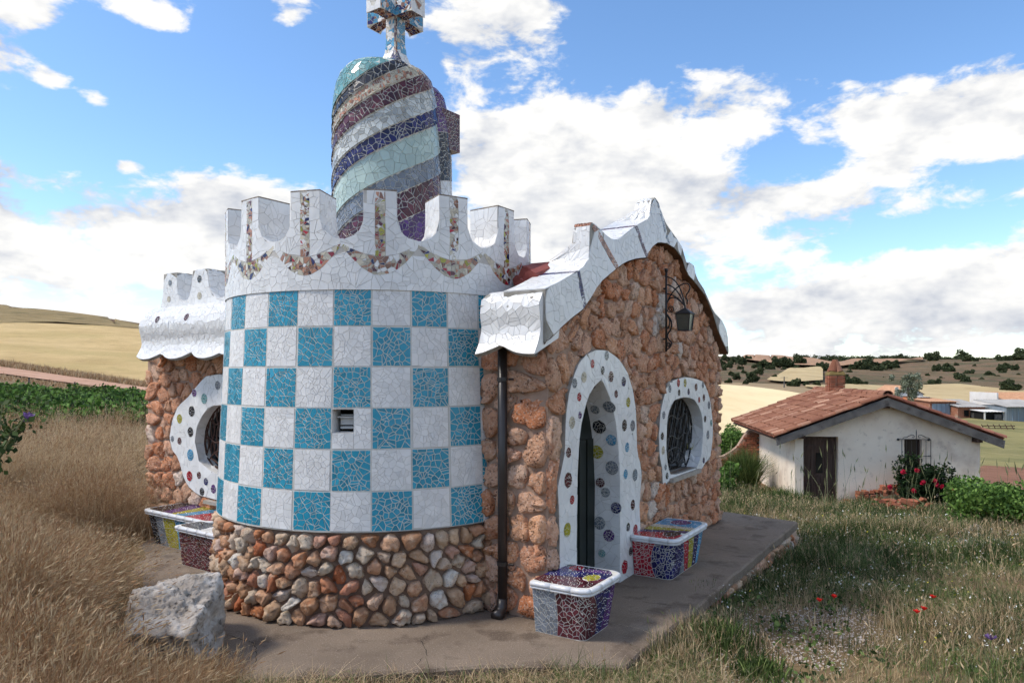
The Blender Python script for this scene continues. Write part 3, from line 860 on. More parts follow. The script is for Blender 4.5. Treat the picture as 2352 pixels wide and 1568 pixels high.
ddots = [(.787, 2.283, .045, 'r'), (1.113, 2.37, .05, 'g'), (1.016, 2.22, .045, 'k'), (1.214, 2.157, .06, 'm'), (.603, 2.154, .055, 'c'), (.412, 2.10, .05, 'g'), (1.535, 2.102, .055, 'n'), (1.34, 1.978, .045, 'm'), (1.654, 1.879, .055, 'o'), (.504, 1.97, .045, 'r'), (.52, 1.80, .04, 'p'), (.36, 1.74, .06, 'c'), (1.553, 1.64, .065, 'k'), (1.775, 1.622, .065, 'g'), (1.623, 1.401, .055, 'b'), (1.582, 1.119, .055, 'b'), (1.84, 1.08, .07, 'g'), (.283, 1.22, .075, 'm'), (.36, 1.03, .045, 'r'), (1.778, .762, .06, 'm'), (.29, 1.47, .05, 'm'), (.265, .771, .07, 'o'), (1.652, .544, .05, 'k'), (1.85, .482, .06, 'r'), (1.718, .272, .05, 'k'), (1.56, .14, .08, 'r'), (.28, .38, .06, 'g')]
dsur, DRV, DL = surround('door_surround', FAC, DOOR_OUT, DOOR_IN, ddots, .05, .30, True)
rdots = [(x_, y_ * .68, r_ * .9, c_) for x_, y_, r_, c_ in [(DL - .5, .18, .075, 'p'), (DL - .95, .24, .06, 'g'), (DL - .80, .06, .07, 'n'), (DL - .62, .34, .08, 'g'), (DL - 1.05, .33, .06, 'm'), (DL - 1.22, .12, .085, 'g'), (DL - 1.38, .36, .085, 'o'), (DL - 1.52, .10, .07, 'b'), (DL - 1.66, .28, .09, 'k'), (DL - 1.9, .05, .08, 'g'), (DL - 1.86, .3, .06, 'g'), (DL - 2.2, .22, .06, 'm'), (DL - .3, .3, .05, 'e')]]
dots_of(DRV, rdots, dsur, .006)
wdots = [(2.93, 2.0, .05, 'g'), (3.237, 2.07, .055, 'r'), (3.489, 2.065, .055, 'o'), (3.93, 2.004, .055, 'm'), (4.227, 2.03, .05, 'g'), (3.259, 1.945, .045, 'k'), (3.625, 1.95, .045, 'n'), (4.06, 1.83, .045, 'r'), (4.264, 1.85, .055, 'm'), (4.5, 1.741, .06, 'g'), (4.32, 1.557, .05, 'k'), (4.6, 1.484, .05, 'e'), (4.45, 1.327, .065, 'g'), (4.26, .99, .045, 'n'), (2.83, .95, .045, 'k'), (2.72, 1.69, .05, 'g'), (2.67, 1.442, .05, 'k'), (2.70, 1.27, .055, 'c'), (2.78, 1.06, .04, 'g')]
wsur, WRV, WL = surround('window_surround', FAC, WIN_OUT, WIN_IN, wdots, .05, .30, False)
dots_of(WRV, [(WL - .35, .17, .06, 'o')], wsur, .006)
ldots = [(-4.936, 2.036, .06, 'g'), (-5.47, 1.93, .055, 'p'), (-5.238, 1.86, .07, 'e'), (-5.53, 1.69, .075, 'k'), (-5.822, 1.577, .065, 'o'), (-5.56, 1.412, .07, 'k'), (-5.822, 1.281, .05, 'm'), (-5.56, 1.11, .08, 'b'), (-5.36, .86, .05, 'm'), (-5.58, .83, .07, 'r'), (-5.2, .79, .05, 'n'), (-5.03, .71, .06, 'p'), (-5.289, .65, .055, 'k'), (-6.0, 1.3, .045, 'g')]
lsur, LRV, LL = surround('window_surround', SIDm, LW_OUT, LW_IN, ldots, .05, .28, False)
tag(lsur, 'white flower shaped window surround with mosaic dots behind the tower')
tag(wsur, 'white wavy window surround with mosaic dots on the gable front')

def grille(T, inner, depth, parent, mat, n):
    xs = [p[0] for p in inner]; ys = [p[1] for p in inner]
    cx, cy = (min(xs) + max(xs)) / 2, (min(ys) + max(ys)) / 2
    s = sdf_poly(inner)
    mb = MB()
    x0, x1, y0, y1 = min(xs), max(xs), min(ys), max(ys)
    mb.tube([T(x, y, -depth) for x, y in inner] + [T(*inner[0], -depth)], .014, 5)
    def run(pts):
        seg = []
        for p in pts + [None]:
            if p is not None and s(*p) < 0: seg.append(p)
            else:
                if len(seg) > 1: mb.tube([T(a, b, -depth) for a, b in seg], .010, 5)
                seg = []
    for i in range(n):           # fan of leaf-shaped bars rising from the sill
        x = x0 + (x1 - x0) * (i + .5) / n
        for sg in (-1, 1):
            run([(x + sg * .055 * math.sin(k / 22 * math.pi * 2.5 + i) * (x1 - x0) / 1.4, y0 + .22 + (y1 - y0 - .2) * k / 22) for k in range(23)])
    for i in range(9):           # half sun at the bottom
        a = math.pi * (i + .5) / 9
        run([(cx + math.cos(a) * q, y0 + .03 + math.sin(a) * q * .62) for q in (.15, .2, .28, .36, .44)])
    run([(cx + math.cos(math.pi * k / 16) * .16, y0 + .03 + math.sin(math.pi * k / 16) * .10) for k in range(17)])
    run([(cx + math.cos(math.pi * k / 16) * .44, y0 + .03 + math.sin(math.pi * k / 16) * .27) for k in range(17)])
    for yy in (.45, .72):
        run([(x0 + (x1 - x0) * k / 20, y0 + (y1 - y0) * yy + .03 * math.sin(k * .9)) for k in range(21)])
    mb.build('window_grille', mat, parent)
    pts, tris = fill_polys([inner])
    m2 = MB(); m2.add([T(a, b, -depth - .06) for a, b in pts], tris)
    m2.build('window_pane', MAT['pane'], parent)
MAT['pane'] = material('pane', [(.012, .012, .013), (.03, .028, .026)], scale=2, rough=.12, spec=.5)
grille(FAC, WIN_IN, .11, wsur, MAT['iron'], 12)
grille(SIDm, LW_IN, .09, lsur, MAT['rust_iron'], 8)
mb = MB(); mb.box((2.93, .855, -.16), (4.02, .905, .10), T=lambda x, y, z: FAC(x, y, z))
mb.build('window_sill', MAT['sill'], wsur)
mb = MB(); mb.box((-5.16, .52, -.1), (-4.6, .56, .12), T=lambda x, y, z: SIDm(x, y, z)); mb.build('window_sill', MAT['sill'], lsur)
# front door: a dark leaf standing at the back of the reveal
mb = MB()
pts, tris = fill_polys([[(x, y) for x, y in DOOR_IN]])
mb.add([FAC(a, b, -.24) for a, b in pts], tris)
for i in range(5):
    mb.box((.52 + i * .18, .05, -.24), (.66 + i * .18, 1.5, -.225), T=FAC)
MAT['door_dark'] = material('door_dark', [(.010, .014, .012), (.02, .026, .022)], scale=5, rough=.45)
front_door = mb.build('front_door', MAT['door_dark'], house)
mb = MB(); mb.tube([FAC(.62, 1.0, -.23), FAC(.62, 1.0, -.17), FAC(.70, 1.0, -.17)], .012, 6); mb.build('door_handle', MAT['iron'], front_door)

# --- wavy tiled verge along the gable, soffit, and the roof behind it
VDEP = .42
def VF(s, z, h): return FAC(s, z, .12 + h)
VB[0] = (-.25, 2.45); VB[1] = (-.22, 2.478); VT[0] = (-.25, 2.9)
verge_poly = VB + VT[::-1]
VDEPS = []
for s_, z_ in VT:
    k_ = .42
    if .57 < s_ < .72 and z_ > 3.4: k_ = .17
    elif .84 < s_ < .9: k_ = .26
    elif 2.11 < s_ < 2.5 and z_ > 4.0: k_ = .18
    elif 2.6 < s_ < 2.7: k_ = .28
    elif 3.44 < s_ < 3.65: k_ = .28
    VDEPS.append(k_)
def slab(name, T, poly, path, depth, mats, strips, sp, gap=.0028, deps=None):
    """a solid cut to an outline: tiled front, tiled edge along `path`, plain back"""
    n = len(poly)
    mb = MB()
    pts, tris = fill_polys([poly])
    mb.add([T(x, y, 0) for x, y in pts], tris, 0)
    dmap = {p: d_ for p, d_ in zip(path, deps)} if deps else {}
    mb.add([T(p[0], p[1], -dmap.get(tuple(p), depth)) for p in pts], [t[::-1] for t in tris], 0)
    ccw = area(poly) > 0
    mb.add([T(x, y, 0) for x, y in poly] + [T(p[0], p[1], -dmap.get(tuple(p), depth)) for p in poly],
           [((i, i + n, (i + 1) % n + n, (i + 1) % n) if ccw else (i, (i + 1) % n, (i + 1) % n + n, i + n)) for i in range(n)], 0)
    o = mb.build(name, mats[0], house)
    sd_ = sdf_poly(poly)
    bx = (min(p[0] for p in poly), max(p[0] for p in poly), min(p[1] for p in poly), max(p[1] for p in poly))
    def band(st):
        (xa, ya), (xb, yb), w_, mi = st
        l = math.hypot(xb - xa, yb - ya); nx, ny = (yb - ya) / l, -(xb - xa) / l
        return lambda x, y: w_ - abs((x - xa) * nx + (y - ya) * ny)
    bands = [band(s_) for s_ in strips]
    ms = MB()
    mosaic(ms, [lambda x, y: -sd_(x, y)] + [(lambda x, y, b=b: -b(x, y)) for b in bands], bx, sp, gap, T, 1, rg, thk=.005, tilt=.014)
    lens = [0]
    for i in range(1, len(path)): lens.append(lens[-1] + math.dist(path[i], path[i - 1]))
    px, py = [p[0] for p in path], [p[1] for p in path]
    def TOP(a, b, h):
        x, y = float(np.interp(a, lens, px)), float(np.interp(a, lens, py))
        a0, a1 = max(a - .025, 0), min(a + .025, lens[-1])
        tx = float(np.interp(a1, lens, px) - np.interp(a0, lens, px)); ty = float(np.interp(a1, lens, py) - np.interp(a0, lens, py))
        l = math.hypot(tx, ty) + 1e-9
        kd = float(np.interp(a, lens, deps)) / depth if deps else 1.0
        return T(x - ty / l * h * TOP.s, y + tx / l * h * TOP.s, -b * kd)
    TOP.s = 1 if not ccw else -1
    # orient outward: the path runs left to right along the top
    TOP.s = 1 if px[-1] > px[0] else -1
    cuts = []
    for st in strips:
        k = min(range(len(path)), key=lambda i: math.dist(path[i], st[0]))
        cuts.append((lens[k], st[2], st[3]))
    mosaic(ms, rect_fs(0, lens[-1], 0, depth) + [(lambda x, y, c=c: abs(x - c[0]) - c[1]) for c in cuts], (0, lens[-1], 0, depth), sp, gap, TOP, 1, rg, thk=.009, tilt=.014)
    for c in cuts:
        mosaic(ms, [lambda x, y: c[1] - abs(x - c[0])] + rect_fs(0, lens[-1], 0, depth), (c[0] - c[1], c[0] + c[1], 0, depth), .026, .005, TOP, c[2], rg, thk=.010, snap=.2)
    for st, b in zip(strips, bands):
        mosaic(ms, [b, lambda x, y: -sd_(x, y)], bx, .026, .005, T, st[3], rg, thk=.006, snap=.2)
    t = ms.build('tile_skin', mats, o)
    tag(t, kind='stuff')
    return o
vmats = [MAT['grout_dark'], MAT['white'], MAT['navy'], MAT['terra'], MAT['maroon'], MAT['grey']]
verge = slab('gable_verge', VF, verge_poly, VT, VDEP, vmats,
     [((.344, 3.117), (.486, 2.805), .038, 2), ((.64, 3.61), (1.205, 3.267), .038, 3), ((1.702, 3.764), (2.01, 3.48), .036, 4), ((2.32, 4.165), (2.693, 3.74), .03, 5)], .078, deps=VDEPS)
mb = MB()    # rough rendered soffit under the verge, a thin coat just below the slab
so_ = [(x, y - .012) for x, y in VB if x > -.27]
n = len(so_)
mb.add([FAC(x, y, .117) for x, y in so_] + [FAC(x, y, -.02) for x, y in so_], [(i, i + 1, i + 1 + n, i + n) for i in range(n - 1)])
mb.build('soffit', MAT['soffit'], verge)

# eave skirt along the side wall: bulging profile with a scalloped lower edge
EP = [(-.06, 3.10), (.08, 3.08), (.19, 3.02), (.27, 2.93), (.305, 2.83), (.295, 2.73), (.265, 2.64), (.265, 2.56), (.30, 2.47), (.355, 2.39), (.37, 2.37)]
EL = [0]
for i in range(1, len(EP)): EL.append(EL[-1] + math.dist(EP[i], EP[i - 1]))
eo, ez = [p[0] for p in EP], [p[1] for p in EP]
EPN = [(-.10, 2.935), (.08, 2.925), (.20, 2.90), (.272, 2.85), (.30, 2.77), (.292, 2.69), (.272, 2.61), (.278, 2.54), (.308, 2.46), (.352, 2.385), (.375, 2.35)]
def EAV(t, b, h):
    o_, z_ = float(np.interp(b, EL, eo)), float(np.interp(b, EL, ez))
    b0, b1 = max(b - .03, 0), min(b + .03, EL[-1])
    to = float(np.interp(b1, EL, eo) - np.interp(b0, EL, eo)); tz = float(np.interp(b1, EL, ez) - np.interp(b0, EL, ez))
    l = math.hypot(to, tz) + 1e-9
    return SID(t, z_ + to / l * h, o_ - tz / l * h)
def scallop(t):
    q = ((t - .27) / .69) % 1.0
    return EL[-1] - .105 * (abs(q - .5) * 2) ** 2.2
def eave(t0, t1, prof_):
    global EL, eo, ez
    EL = [0]
    for i in range(1, len(prof_)): EL.append(EL[-1] + math.dist(prof_[i], prof_[i - 1]))
    eo, ez = [p[0] for p in prof_], [p[1] for p in prof_]
    mb = MB()
    nt = max(8, int((t1 - t0) / .04)); nb2 = 16
    for dz, flip in ((0, False), (-.035, True)):
        vs_ = []
        for i in range(nt + 1):
            t = t0 + (t1 - t0) * i / nt
            L_ = scallop(t)
            for j in range(nb2 + 1): vs_.append(EAV(t, L_ * j / nb2, dz))
        fs_ = []
        for i in range(nt):
            for j in range(nb2):
                a = i * (nb2 + 1) + j
                q = (a, a + nb2 + 1, a + nb2 + 2, a + 1)
                fs_.append(q if not flip else q[::-1])
        mb.add(vs_, fs_)
    # lower rim and the two end faces
    rim = []
    for i in range(nt + 1):
        t = t0 + (t1 - t0) * i / nt
        rim += [EAV(t, scallop(t), 0), EAV(t, scallop(t), -.035)]
    mb.add(rim, [(2 * i, 2 * i + 1, 2 * i + 3, 2 * i + 2) for i in range(nt)])
    for t in (t0, t1):
        e = [EAV(t, scallop(t) * j / nb2, 0) for j in range(nb2 + 1)] + [SID(t, 2.5, 0), SID(t, prof_[0][1] - .02, -.1)]
        mb.add(e, [tuple(range(len(e)))], 1)
    # underside
    und = []
    for i in range(nt + 1):
        t = t0 + (t1 - t0) * i / nt
        p = EAV(t, scallop(t) * .9, -.035)
        und += [p, SID(t, 2.62, -.01)]
    mb.add(und, [(2 * i, 2 * i + 2, 2 * i + 3, 2 * i + 1) for i in range(nt)])
    o = mb.build('eave_skirt', [MAT['grout_dark'], MAT['white']], house)
    ms = MB()
    mosaic(ms, [lambda x, y: x - t0, lambda x, y: t1 - x, lambda x, y: y, lambda x, y: scallop(x) - y], (t0, t1, 0, EL[-1]), .066, .003, EAV, 0, rg, thk=.009, tilt=.014)
    tag(ms.build('tile_skin', MAT['white'], o), kind='stuff')
    return o
eave_near = eave(-.112, .52, EPN)
eave_far = eave(3.4, 6.38, EP)
dots_of(EAV, [(5.25, .42, .05, 'm'), (5.95, .42, .05, 'm')], eave_far, .011)

# little battlements above the far eave
BAT = [(-6.36, 3.02), (-6.32, 3.12), (-6.25, 3.26), (-6.235, 3.55), (-5.91, 3.55), (-5.895, 3.29), (-5.84, 3.18), (-5.74, 3.13), (-5.63, 3.17), (-5.56, 3.27), (-5.52, 3.54), (-5.19, 3.54), (-5.14, 3.29), (-5.06, 3.17), (-4.93, 3.12), (-4.8, 3.16), (-4.71, 3.28), (-4.68, 3.54), (-4.35, 3.54), (-4.32, 3.29), (-4.2, 3.15), (-4.0, 3.12)]
bat = slab('eave_battlement', lambda x, y, h: SIDm(x, y, h + .04), BAT + [(-4.0, 2.95), (-6.36, 2.95)], BAT, .34, [MAT['grout_dark'], MAT['white']], [], .072)
dots_of(lambda x, y, h: SIDm(x, y, h + .04), [(-6.07, 3.42, .045, 'g'), (-6.1, 3.2, .045, 'c'), (-5.36, 3.42, .05, 'k'), (-5.36, 3.2, .05, 'c')], bat, .007)
mb = MB()   # flat apron between battlement and roof
mb.add([SID(3.6, 3.06, -.04), SID(6.36, 3.06, -.04), SID(6.36, 3.06, -1.2), SID(3.6, 3.06, -1.2)], [(0, 1, 2, 3)])
mb.build('eave_apron', MAT['grout_dark'], house)

# red tiled nave roof behind the verge: rows of rounded tiles running down the slope
RS = [-.25, .35, 1.2, 2.0, 2.6, 3.2, 4.0, 4.8, 5.2]; RZ = [2.85, 3.12, 3.3, 3.44, 3.5, 3.42, 3.1, 2.65, 2.4]
MAT['red_roof'] = material('red_roof', [srgb(128, 62, 58), srgb(156, 86, 76)], scale=3, rough=.7, bump=.3, bscale=30)
mb = MB()
for k in range(30):
    b0 = .32 + k * .205
    if b0 > 2.6: break
    ss = np.linspace(.24 + .26 * k, 5.0, 22)
    mb.tube([FAC(s, float(np.interp(s, RS, RZ)), -b0) for s in ss], .085, 8)
    mb.tube([FAC(s, float(np.interp(s, RS, RZ)) - .05, -b0 - .10) for s in ss], .06, 6)
mb.build('roof_tiles', MAT['red_roof'], house)

# --- tower: rubble plinth
plinth_m = MB()
ph = [R(-110 + 170 * i / 60) for i in range(61)]
vs_ = [CYL(p, 1.70, -.02) for p in ph] + [CYL(p, 1.66, .83) for p in ph] + [CYL(p, 1.4, .83) for p in ph]
plinth_m.add(vs_, [(i, i + 1, i + 62, i + 61) for i in range(60)] + [(61 + i, 62 + i, 123 + i, 122 + i) for i in range(60)])
plinth = plinth_m.build('tower_plinth', MAT['mortar_dark'], house, smooth=False)
def PLI(a, z, h):
    return CYL(a / 1.7, 1.695 - .04 * z / .8 + h, z)
rubble('stone', [lambda x, y: x + 1.7 * R(104), lambda x, y: 1.7 * R(52) - x, lambda x, y: y + .005, lambda x, y: .80 - y], (-1.7 * R(104), 1.7 * R(52), -.01, .80), .146, 1.0, .021, PLI, .075, MAT['cobble'], plinth, rg, rough=.02,
       domes=((1, -.25), (.95, .45), (.8, .85), (.45, 1.0)), jit=.42)

# --- tower drum: checker panels of broken tile
ZROW = [.818, 1.167, 1.530, 1.890, 2.249, 2.605, 2.938]
RA = 1.66
def RD(z): return 1.705 - (z - .818) / 2.12 * .095
def DRM(a, z, h): return CYL(a / RA, RD(z) + h, z)
PH0 = R(-3.5)
VZ0, VZ1 = 1.675, 1.878
VA0, VA1 = RA * R(-15.4), RA * R(-8.9)
def under(a, z):
    jj = math.floor((a / RA - PH0) / R(12)); rr2 = 5 - (sum(1 for q_ in ZROW if q_ <= z) - 1)
    return 0 if ((jj % 2 == 1) if rr2 % 2 == 0 else (jj % 2 == 0)) else 1
mb = MB()
acuts = sorted(set([round(RA * (PH0 + R(12) * j / 3), 6) for j in range(-27, 16)] + [VA0, VA1]))
zcuts = sorted(set(ZROW + [VZ0, VZ1, 2.0]))
for i in range(len(acuts) - 1):
    for j in range(len(zcuts) - 1):
        if VA0 - 1e-6 <= acuts[i] < VA1 - 1e-6 and VZ0 - 1e-6 <= zcuts[j] < VZ1 - 1e-6: continue
        mb.add([DRM(acuts[i], zcuts[j], 0), DRM(acuts[i + 1], zcuts[j], 0), DRM(acuts[i + 1], zcuts[j + 1], 0), DRM(acuts[i], zcuts[j + 1], 0)], [(0, 1, 2, 3)], under(acuts[i] + .01, zcuts[j] + .01))
lip = [CYL(p, RD(.818) + .004, .814) for p in ph] + [CYL(p, 1.5, .83) for p in ph]
mb.add(lip, [(i, 61 + i, 62 + i, i + 1) for i in range(60)])
drum = mb.build('tower_drum', [MAT['grout'], MAT['grout_mid']], house)
big = []
blue_mb, white_mb = MB(), MB()
wnd = [lambda x, y: max(VA0 - x, x - VA1, VZ0 - y, y - VZ1)]
white_back = MB()
for j in range(-9, 5):
    for r_ in range(6):
        z0, z1 = ZROW[r_], ZROW[r_ + 1]
        a0, a1 = RA * (PH0 + R(12) * j), RA * (PH0 + R(12) * (j + 1))
        wob = [rg.uniform(-.006, .006) for _ in range(4)]
        fs = rect_fs(a0 + .006 + wob[0], a1 - .006 + wob[1], z0 + .005 + wob[2] * .6, z1 - .005 + wob[3] * .6)
        row_from_top = 5 - r_
        blue = (j % 2 == 1) if row_from_top % 2 == 0 else (j % 2 == 0)
        if blue:
            def kp(poly, c, a, m, j=j):
                if -5 <= j <= 2: big.append((a, poly)); return True
                return False
            mosaic(blue_mb, fs, (a0, a1, z0, z1), .048 if rg.random() < .7 else .041, .0076, DRM, 0, rg, thk=.003, tilt=.014, keep=kp)
        else:
            parts_ = [fs]
            if r_ == 2 and j == -1:      # the vent takes a corner of this panel
                parts_ = [rect_fs(VA1 + .002, a1 - .006, z0 + .005, z1 - .005), rect_fs(a0 + .006, VA1, z0 + .005, VZ0 - .002), rect_fs(a0 + .006, VA1, VZ1 + .001, z1 - .002)]
            for fs in parts_:
                mosaic(white_mb, fs, (a0, a1, z0, z1), .05, .0026, DRM, 0, rg, thk=.003, tilt=.014)
big.sort(key=lambda q: -q[0])
for a, poly in big[:300]:
    m1 = MB(); shard(m1, poly, DRM, .003, 0, rg, .025)
    m1.build('tile_shard', MAT['blue'], drum, centre=True)
for a, poly in big[300:]:
    shard(blue_mb, poly, DRM, .003, 0, rg, .025)
tag(blue_mb.build('blue_tile_shards', MAT['blue'], house), kind='stuff')
tag(white_mb.build('white_tile_shards', MAT['greywhite'], house), kind='stuff')
# vent window in the drum
mb = MB()
q0 = [(VA0, VZ0), (VA1, VZ0), (VA1, VZ1), (VA0, VZ1)]
fr = [DRM(a, z, .004) for a, z in q0]; bk = [DRM(a, z, -.22) for a, z in q0]
mb.add(fr + bk, [(i, i + 4, (i + 1) % 4 + 4, (i + 1) % 4) for i in range(4)], 0)
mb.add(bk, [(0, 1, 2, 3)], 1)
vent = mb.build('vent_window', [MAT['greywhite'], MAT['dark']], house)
MAT['vent'] = material('vent', [(.5, .5, .49), (.6, .6, .58)], scale=9, rough=.6)
for zz, hh in ((1.70, .022), (1.735, .07), (1.815, .012)):
    m1 = MB()
    m1.box((VA0 + .035, zz, -.17), (VA1 - .004, zz + hh, -.13), T=DRM)
    m1.build('slat', MAT['vent'], vent)
m1 = MB(); m1.box((VA0 + .022, 1.80, -.12), (VA1 - .002, 1.812, -.08), T=DRM); m1.build('slat', MAT['vent'], vent)

# --- crown: battlements, swags and ribbons
RC = 1.622; CTH = .35; NM = 15; PC = R(-1); MS = 2 * math.pi / NM
Z0C, ZG, ZTOP, GW = 2.925, 3.362, 3.80, .195
def CRN(a, z, h): return CYL(a / RC, RC + h, z)
def crown_top(phi):
    q = ((phi - PC) / MS) % 1.0         # 0 at merlon centre
    da = abs(q - .5) * MS * RC          # distance from the middle of the gap
    if da >= GW: return ZTOP
    return ZG + GW - math.sqrt(max(GW * GW - da * da, 0)) if da < GW * .999 else ZTOP
mb = MB()
prof = []
for k in range(NM):
    pm = PC + MS * (k + .5)
    prof.append((pm - MS / 2, ZTOP))
    hw = GW / RC
    prof.append((pm - hw - 1e-4, ZTOP))
    for i in range(13):
        an = math.pi * i / 12
        prof.append((pm - hw * math.cos(an), ZG + GW - GW * math.sin(an) if True else 0))
    prof.append((pm + hw + 1e-4, ZTOP))
n = len(prof)
vo, vi, vb, vib = ([CYL(p, RC, z) for p, z in prof], [CYL(p, RC - CTH, z) for p, z in prof], [CYL(p, RC, Z0C) for p, z in prof], [CYL(p, RC - CTH, 3.0) for p, z in prof])
mb.add(vb + vo + vi + vib, [f for i in range(n) for f in ((i, (i + 1) % n, n + (i + 1) % n, n + i), (n + i, n + (i + 1) % n, 2 * n + (i + 1) % n, 2 * n + i), (2 * n + i, 2 * n + (i + 1) % n, 3 * n + (i + 1) % n, 3 * n + i))])
# unseen roof disc inside the battlements, added to block light, and the step under the crown
ring = [CYL(2 * math.pi * i / 48, RC - CTH + .01, 3.10) for i in range(48)]
mb.add(ring, [tuple(range(48))])
mb.add([CYL(2 * math.pi * i / 48, RC, Z0C) for i in range(48)] + [CYL(2 * math.pi * i / 48, 1.5, Z0C) for i in range(48)], [(i, 48 + i, 48 + (i + 1) % 48, (i + 1) % 48) for i in range(48)])
crown = mb.build('tower_crown', MAT['grout_mid'], house)
def lx(a):      # -1..1 across one merlon bay
    return ((((a / RC) - PC) / MS + .5) % 1.0 - .5) * 2
def zup(a): return 3.345 - .125 * (1 - abs(lx(a)) ** 2.0)
def zlo(a): return 3.318 - .265 * (1 - abs(lx(a)) ** 1.9)
def gapf(a, z):
    q = (((a / RC) - PC) / MS) % 1.0
    da = abs(q - .5) * MS * RC
    zc = ZG + GW
    return (da - GW) if z > zc else math.hypot(da, z - zc) - GW
AR0, AR1 = RC * R(-128), RC * R(118)
ms = MB()
cm = [MAT['white'], MAT['terra'], MAT['cream'], MAT['red'], MAT['navy'], MAT['olive'], MAT['palegreen'], MAT['maroon']]
multi = [1, 1, 1, 1, 1, 2, 2, 2, 2, 2, 2, 2, 0, 0, 0, 3, 5, 7, 4]
stripw = .046
mosaic(ms, [lambda a, z: (zlo(a) - z) * .75, lambda a, z: z - Z0C], (AR0, AR1, Z0C, 3.33), .066, .003, CRN, 0, rg, tilt=.014)
mosaic(ms, [lambda a, z: (z - zup(a)) * .9, lambda a, z: ZTOP - z, gapf, lambda a, z: abs(lx(a)) * MS * RC / 2 - stripw], (AR0, AR1, 3.2, ZTOP), .066, .003, CRN, 0, rg, tilt=.014)
mosaic(ms, [lambda a, z: (zup(a) - z) * .85, lambda a, z: (z - zlo(a)) * .75], (AR0, AR1, 3.04, 3.35), .034, .005, CRN, multi, rg, thk=.003)
mosaic(ms, [lambda a, z: ZTOP - .012 - z, lambda a, z: z - zup(a), lambda a, z: stripw - abs(lx(a)) * MS * RC / 2], (AR0, AR1, 3.2, ZTOP), .03, .005, CRN, multi, rg, thk=.003)
# tiled throats of the gaps
for k in range(NM):
    pm = (PC + MS * (k + .5) + math.pi) % (2 * math.pi) - math.pi
    st = ZTOP - ZG - GW; LU = 2 * st + math.pi * GW
    def UG(a, b, h, pm=pm, st=st):
        if a < st: da, z, nx, nz = -GW, ZTOP - a, 1, 0
        elif a > st + math.pi * GW: da, z, nx, nz = GW, ZTOP - (LU - a), -1, 0
        else:
            an = (a - st) / GW
            nx, nz = math.cos(an), math.sin(an)
            da, z = -GW * nx, ZG + GW - GW * nz
        return CYL(pm + (da + nx * h) / RC, RC - b, z + nz * h)
    mosaic(ms, rect_fs(0, LU, 0, CTH), (0, LU, 0, CTH), .072, .003, UG, 0, rg, tilt=.014)
    # inner faces of the far battlements
    if abs(pm) > R(70):
        pc = pm + MS / 2
        hw = MS * RC / 2 - GW
        mosaic(ms, rect_fs(-hw, hw, ZG, ZTOP), (-hw, hw, ZG, ZTOP), .072, .003, lambda a, z, h, pc=pc: CYL(pc - a / RC, RC - CTH - h, z), 0, rg, tilt=.014)
tag(ms.build('tile_skin', cm, crown), kind='stuff')
MAT['lip'] = material('lip', [srgb(96, 76, 60), srgb(170, 160, 148)], scale=30, rough=.95)
for k in range(NM):
    pc = PC + MS * k; hw = (MS * RC / 2 - GW) / RC
    mb = MB()   # mortar lip along the top of each merlon, weathered brown
    mb.box((-hw, ZTOP + .001, -CTH), (hw, ZTOP + .012, .004), T=lambda x, y, z, pc=pc: CYL(pc + x, RC + z, y))
    mb.build('coping', MAT['lip'], crown)

# --- cupola with twisted bands
CC = Vector((-1.39, 7.93))
CPZ = [2.9, 3.6, 4.4, 4.9, 5.15, 5.30, 5.41, 5.48, 5.53, 5.56]; CPR = [.60, .592, .58, .565, .552, .532, .50, .44, .34, .12]
def CR_(z): return float(np.interp(z, CPZ, CPR))
RB = .575
BZ = [3.0, 3.38, 3.68, 3.976, 4.191, 4.521, 4.703, 4.935, 5.133, 5.28, 5.42, 5.9]
def lap(g):      # each twisted band laps a little over the one above it
    for lo_, hi_ in zip(BZ, BZ[1:]):
        if lo_ <= g < hi_: return .020 * (.5 - (g - lo_) / (hi_ - lo_))
    return 0.0
def CUP(a, z, h):
    r_ = CR_(z) + (lap(z - .54 * a) + .010 * math.sin(3 * a / RB + 2.3 * z)) * min(1, max(0, (5.45 - z) / .25)); bz = .05 * math.sin(a / RB * 1 + .3) * max(0, z - 5.0) * 1.0
    return CYL(a / RB, r_ + h, z + h * max(0, (z - 5.2)) * 2 - bz, CC)
mb = MB()
na, nz = 120, 110
zs = [2.9 + (5.56 - 2.9) * (1 - (1 - i / nz) ** 1.4) for i in range(nz + 1)]
vs_ = [CUP(RB * (2 * math.pi * i / na - math.pi), z, 0) for z in zs for i in range(na)]
mb.add(vs_, [(j * na + i, j * na + (i + 1) % na, (j + 1) * na + (i + 1) % na, (j + 1) * na + i) for j in range(nz) for i in range(na)])
C2 = Vector((-1.03, 8.27)); R2 = .335
def CP2(a, z, h):
    r_ = R2 * float(np.interp(z, [2.9, 4.6, 5.1, 5.35, 5.47, 5.52], [1.02, 1.0, .92, .74, .45, .1]))
    return CYL(a / R2, r_ + h, z, C2)
vs_ = [CP2(R2 * 2 * math.pi * i / 32, z, 0) for z in np.linspace(2.9, 5.52, 24) for i in range(32)]
mb.add(vs_, [(j * 32 + i, j * 32 + (i + 1) % 32, (j + 1) * 32 + (i + 1) % 32, (j + 1) * 32 + i) for j in range(23) for i in range(32)])
cupola = mb.build('cupola', MAT['grout'], house, smooth=True)
BND = [(-9, 3.68, 'purple', .055), (3.68, 3.976, 'maroon', .062), (3.976, 4.191, 'grey', .055), (4.191, 4.521, 'palegreen', .075), (4.521, 4.703, 'navy', .05), (4.703, 4.935, 'hatch', .05), (4.935, 5.133, 'maroon', .055), (5.133, 5.28, 'terra', .032), (5.28, 5.42, 'black', .06), (5.42, 5.75, 'teal', .06)]
names = ['purple', 'maroon', 'grey', 'palegreen', 'navy', 'hatch', 'terra', 'black', 'teal', 'cream', 'white']
ms = MB()
SL = .54
